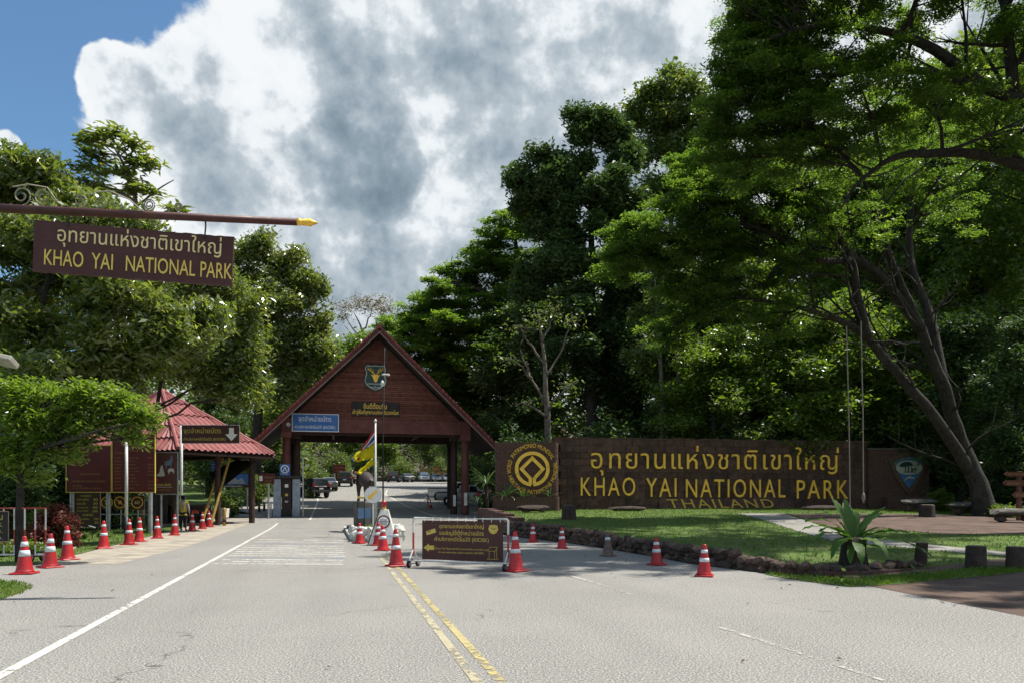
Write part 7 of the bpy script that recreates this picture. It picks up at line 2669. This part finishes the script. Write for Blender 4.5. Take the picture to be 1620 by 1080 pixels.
    for s in (-1, 1):
        MB().box((st_[0][0] + .02, s * hw_ * .80, zt - .08 if kind != 'suv' else 1.12), (.08, .16, .30 if kind != 'sedan' else .16)).build('tail_light', M_tail, o)
        MB().box((st_[-2][0] + .03, s * hw_ * .68, st_[-2][2] - .10), (.14, .34, .15), rz=-s * .25).build('headlight', M_head, o)
        MB().box((cab[-1][0] - .25, s * (hw_ + .07), zlow + .10), (.12, .18, .13)).build('mirror', pm, o, bevel=.02)
        for xh in [w_[0] + .12 for w_ in wins]:
            MB().box((xh, s * (hw_ + .004), zlow - .12), (.16, .03, .035)).build('door_handle', M_chrome, o)
    MB().box((st_[0][0] - .03, 0, .52), (.14, W_ * .92, .20)).build('rear_bumper', M_iron if kind != 'sedan' else pm, o, bevel=.03)
    MB().box((st_[-1][0] - .02, 0, .50), (.14, W_ * .90, .22)).build('front_bumper', M_iron if kind == 'pickup' else pm, o, bevel=.03)
    MB().box((st_[-1][0] - .02, 0, .70), (.05, W_ * .45, .12)).build('grille', M_black, o)
    MB().box((st_[0][0] - .015, 0, .78), (.03, .38, .13)).build('number_plate', M_pwhite, o)
    return o


P_blk, P_wht, P_slv, P_red, P_gry = paint('black_car_paint', (.016, .017, .019)), paint('white_car_paint', (.62, .63, .64)), paint('silver_car_paint', (.48, .49, .50)), paint('red_car_paint', (.36, .03, .03)), paint('grey_car_paint', (.12, .125, .13))


def put(px, Y):
    x = (px - 810) * Y / F
    return Vector((x, Y, hz(x, Y) + .004))


hd_ = PI / 2 + R(13.4)
car('parked_car', 'black sport utility car with a lit red lamp parked left beyond the gate', 'suv', P_blk, put(497, 74), hd_ + .30)
car('parked_car', 'black car just beyond the first one at the left kerb', 'sedan', P_gry, put(519, 86), hd_ + .1)
car('parked_car', 'black boxy car driving away along the left of the road', 'suv', P_blk, put(546, 97), hd_ - .05)
car('pickup_truck', 'red pickup truck beyond the black boxy car', 'pickup', P_red, put(568, 112), hd_ - .1)
car('parked_car', 'dark boxy car right of the flagpole beyond the gate', 'suv', P_blk, put(622, 128), hd_ - .05)
car('parked_car', 'grey car right of the dark boxy car beyond the gate', 'sedan', P_gry, put(642, 130), hd_ + .2)
car('parked_car', 'leftmost silver car in the far parked row', 'suv', P_slv, put(671, 138), -hd_ + .4)
car('parked_car', 'middle silver car in the far parked row', 'sedan', P_slv, put(690, 139), -hd_ + .4)
car('parked_car', 'rightmost white car in the far parked row', 'sedan', P_wht, put(708, 139), -hd_ + .4)
car('pickup_truck', 'silver pickup truck parked across behind the right gate columns', 'pickup', P_slv, put(738, 66), R(4))
car('pickup_truck', 'white pickup truck behind the silver one by the gate', 'pickup', P_wht, put(722, 72), R(-6))
for px, Y, lab in ((677, 64, 'short red and white post on the road left of the pickup trucks'), (497, 71, 'short dark post at the left kerb beyond the gate')):
    q = put(px, Y)
    o = thing('marker_post', lab, 'post', q)
    MB().cyl((0, 0, -.05), (0, 0, .9), .05, n=8).build('shaft', M_wred if px > 600 else M_iron, o)
    MB().cyl((0, 0, .9), (0, 0, 1.0), .055, n=8).build('cap', M_pwhite if px > 600 else M_iron, o)

# ================================================================== LAWN FURNITURE
def stump(label, px, py, r_, h, lean=0.0, group='tree stumps on the lawn'):
    q = gp(px, py)
    o = thing('tree_stump', label, 'tree stump', (q.x, q.y, q.z), random.uniform(0, 6), group)
    rr = random.Random(int(px))
    n = 18
    vs2, fs2 = [], []
    lev = [(-.08, 1.12), (.05, 1.06), (h * .5, 1.0), (h * .92, .98), (h, .95)]
    ph = [1 + rr.uniform(-.07, .07) for _ in range(n)]
    for z, s_ in lev:
        for k in range(n):
            a = 2 * PI * k / n
            vs2.append((math.cos(a) * r_ * s_ * ph[k] + lean * z, math.sin(a) * r_ * s_ * ph[k], z))
    for i in range(len(lev) - 1):
        for k in range(n):
            k1 = (k + 1) % n
            fs2.append((i * n + k, i * n + k1, (i + 1) * n + k1, (i + 1) * n + k))
    fs2.append(tuple(range(n))[::-1])
    MB().add(vs2, fs2 + [tuple((len(lev) - 1) * n + k for k in range(n))]).build('trunk_piece', M_stump, o, True)
    MB().lathe([(r_ * .86, h + .002), (r_ * .80, h + .012)], 18).build('cut_top', M_cut, o, loc=(lean * h, 0, 0))
    return o


stump('brown stump on the grass below the round emblem', 900, 821, .30, .60)
stump('leaning dark stump right of the large fern', 1456, 893, .13, .50, -.25)
stump('round stump on the grass, left one of the pair at the right edge', 1544, 898, .19, .48)
stump('round stump at the very right edge of the lawn', 1606, 898, .18, .46)
stump('short stump before the stone bench under the right emblem', 1466, 817, .32, .55)


def bench(label, px0, px1, py, Y, h=.42, m=M_flat_stone):
    a_, b_ = at(px0, py, Y), at(px1, py, Y)
    cx_ = (a_.x + b_.x) / 2
    o = thing('stone_bench', label, 'bench', (cx_, Y, hz(cx_, Y)))
    W_ = b_.x - a_.x
    me = stone_mesh(int(px0), m, 2)
    t_ = obj('seat', me, o, (0, 0, h))
    t_.scale = (W_ / 1.5, .46, .17)
    for s in (-1, 1):
        l_ = obj('support', stones[3 if s > 0 else 5], o, (s * W_ * .28, 0, h * .42))
        l_.scale = (.28, .26, h * .52)
    return o


bench('grey flat stone bench below the right emblem', 1424, 1478, 803, 40.5, .55)
bench('grey flat stone bench left of the leaning trunks', 1505, 1552, 800, 37.5, .5)
bench('dark stone bench at the right edge before the signpost', 1566, 1640, 826, 31, .42)
bench('long flat stone lying below the round emblem', 822, 868, 803, 38.6, .22, M_stump)
bench('dark flat stone below the golden letters on the left', 965, 1015, 806, 40.5, .12, M_stump)
bench('flat stone on the dirt below the last golden letters', 1275, 1330, 811, 41.5, .10, M_stump)

# signpost at the right edge
q = Vector((at(1612, 0, 33).x, 33, 0))
q.z = hz(q.x, q.y)
o = thing('direction_signpost', 'brown wooden direction signpost with pointed boards at the right edge', 'signpost', q)
k8 = 33 / F
MB().box((0, 0, 1.0), (.17, .15, 2.2)).build('post', M_beam, o, bevel=.01)
for z, x0_, x1_, h in ((1.98, -26, 14, .20), (1.60, -28, 6, .24), (1.10, -14, 18, .24)):
    pts_ = [(x0_ * k8 - .0, z), (x0_ * k8 + .14, z + h / 2), (x1_ * k8, z + h / 2), (x1_ * k8, z - h / 2), (x0_ * k8 + .14, z - h / 2)]
    MB().prism(pts_, -.13, -.085).build('arm', M_plank, o)
    text(o, 'ที่ทำการอุทยาน' if z > 1.7 else ('น้ำตก' if z > 1.3 else 'ที่พัก'), x0_ * k8 + .18, z - .06, (x1_ - x0_) * k8 * .6, .12, M_dim, .004, -.131, .01)

# ropes hanging from the rain tree
for (xt, yt), (xb, yb), Y, lab in (((1339, 528), (1345, 812), 30.5, 'left thin rope hanging from the leaning bough'), ((1362, 520), (1366, 795), 30.2, 'right rope with a knotted end hanging from the leaning bough')):
    a_, b_ = at(xt, yt, Y), at(xb, yb, Y)
    o = thing('hanging_rope', lab, 'rope', a_)
    MB().tube([(0, 0, .3), (b_ - a_) * .5 + Vector((.03, 0, 0)), b_ - a_], .022, 6).build('rope', M_rope, o)
    if xt > 1350:
        MB().lathe([(.025, .12), (.06, .0), (.07, -.16), (.03, -.26)], 10).build('knot', M_rope, o, True, loc=(b_ - a_) + Vector((0, 0, .3)))
    else:
        MB().lathe([(.03, .05), (.05, 0), (.03, -.06)], 8).build('knot', M_rope, o, True, loc=(b_ - a_))


# ------------------------------------------------------------------ large fern and spiky plants
L_fern = leafmat('fern_leaf', (.045, .110, .022), (.075, .150, .030), (.12, .20, .05), .40, (1.5, 1.7, .6), .5, .3)


def strap(L_, W_, rise, droop, n=9, fold=.12, wavy=.0, seed=0):
    """one long leaf along +x, arching"""
    rr = random.Random(seed)
    vs2, fs2 = [], []
    x = z = 0.0
    for i in range(n + 1):
        t_ = i / n
        a = rise - droop * t_ ** 1.4
        if i:
            x += math.cos(a) * L_ / n
            z += math.sin(a) * L_ / n
        w_ = W_ * (math.sin(PI * min(1, .14 + t_ * .86)) ** .6) * .5 if t_ < 1 else .01
        jz = rr.uniform(-wavy, wavy)
        vs2 += [(x, -w_, z + fold * w_ + jz), (x, 0, z), (x, w_, z + fold * w_ - jz)]
    for i in range(n):
        a = 3 * i
        fs2 += [(a, a + 1, a + 4, a + 3), (a + 1, a + 2, a + 5, a + 4)]
    return vs2, fs2


def leafy(name, label, cat, loc, leaves, m, part, trunk=None, group=None):
    o = thing(name, label, cat, loc, group=group)
    for i, (az, L_, W_, rise, droop, z0_) in enumerate(leaves):
        vs2, fs2 = strap(L_, W_, rise, droop, n=16, wavy=W_ * .13, seed=i)
        me = bpy.data.meshes.new(part)
        me.from_pydata(vs2, [], fs2)
        me.polygons.foreach_set('use_smooth', [True] * len(me.polygons))
        at_ = me.attributes.new('tone', 'FLOAT', 'FACE')
        at_.data.foreach_set('value', [random.uniform(.2, .9)] * len(fs2))
        me.materials.append(m)
        obj(part, me, o, (math.cos(az) * .06, math.sin(az) * .06, z0_), (0, 0, az))
    if trunk:
        trunk(o)
    return o


q = gp(1350, 893)


def fern_stump(o):
    MB().lathe([(.34, -.1), (.30, .1), (.26, .35), (.27, .55), (.20, .62)], 16).build('stump', M_stump, o, True)


fl_ = [(R(205), 1.25, .24, R(28), 1.1, .56), (R(185), 1.45, .24, R(38), 1.4, .58), (R(160), 1.1, .22, R(55), 1.3, .58), (R(122), 1.05, .26, R(74), .5, .60), (R(80), 1.1, .26, R(64), .55, .60), (R(98), .95, .22, R(80), .3, .58),
       (R(30), 1.3, .24, R(48), .6, .58), (R(-12), 1.5, .25, R(25), .95, .56), (R(-30), 1.55, .26, R(12), .9, .54), (R(-65), 1.0, .22, R(20), 1.6, .54), (R(-100), .85, .22, R(5), 1.6, .52), (R(-140), 1.05, .22, R(20), 1.5, .54),
       (R(225), 1.25, .2, R(15), 1.2, .52), (R(10), 1.1, .20, R(60), 1.0, .58), (R(-45), 1.35, .2, R(-5), .7, .50), (R(60), 1.0, .2, R(60), .9, .58), (R(145), .9, .2, R(66), .8, .58), (R(195), .95, .18, R(50), 1.5, .56), (R(-5), 1.0, .18, R(45), 1.4, .56), (R(-120), .7, .18, R(-10), 1.2, .5)]
leafy('birds_nest_fern', 'large bright fern with long wavy fronds growing on a stump at the lawn edge', 'fern', q, fl_, L_fern, 'frond', fern_stump)
L_spk = leafmat('spiky_leaf', (.030, .070, .025), (.055, .11, .035), (.16, .20, .10), .3, (1.5, 1.6, .7), .35, .45)
for i, (px, Y, z, n, L_, lab) in enumerate(((770, 44, 2.2, 34, 1.3, 'spiky palm like plant left of the round emblem'), (757, 47, 1.2, 28, 1.1, 'lower spiky plant by the gate column'), (800, 40.5, .75, 30, 1.15, 'grassy plant in the planter at the left of the round emblem'),
                                           (826, 40.6, .75, 18, .75, 'small fern like plant in the planter below the emblem'), (870, 40.6, .75, 14, .7, 'bright small plant in the planter right of the emblem'))):
    q = at(px, 0, Y)
    g_ = hz(q.x, Y)
    lv = []
    for k in range(n):
        lv.append((random.uniform(0, 6.28), L_ * random.uniform(.7, 1.1), .07 if i < 2 else .055, R(random.uniform(10, 75)), random.uniform(.5, 1.3), z))

    def stem(o, z=z, i=i):
        MB().tube([(0, 0, -.1), (.03, 0, z * .5), (0, 0, z)], [.09, .08, .06], 8).build('stem', M_stump, o, True)
    leafy('spiky_plant', lab, 'plant', (q.x, Y, g_), lv, L_spk, 'leaf', stem, 'spiky plants')

# ------------------------------------------------------------------ litter on the road
rg = np.random.default_rng(9)
N = 60
P_ = []
while len(P_) < N:
    x, y = rg.uniform(-10, 7), rg.uniform(5.5, 34)
    if x < edge_x(y) - .1 and (-x * 0 + x * CR + y * SR) > -5 and (len(P_) < 24 or x > edge_x(y) - 3.5 or x * CR + y * SR < -3.5):
        P_.append((x, y, road_z(x, y) + .022))
P_ = np.array(P_)
az = rg.uniform(0, 6.28, N)
d = unit(np.column_stack([np.cos(az), np.sin(az), rg.normal(0, .15, N)]))
nn = unit(np.column_stack([rg.normal(0, .25, N), rg.normal(0, .25, N), np.ones(N)]))
v, f = leaf_arrays(P_, d, nn, rg.uniform(.05, .10, N), rg.uniform(.025, .045, N), .3)
tag(obj('fallen_leaves', npmesh('fallen_leaves', v, f, leafmat('fallen_leaf', (.05, .035, .02), (.09, .06, .03), (.15, .11, .05), .1, (1, 1, 1), .7, .2), rg.uniform(0, 1, N))), 'dry fallen leaves scattered over the asphalt', 'leaves', kind='stuff')
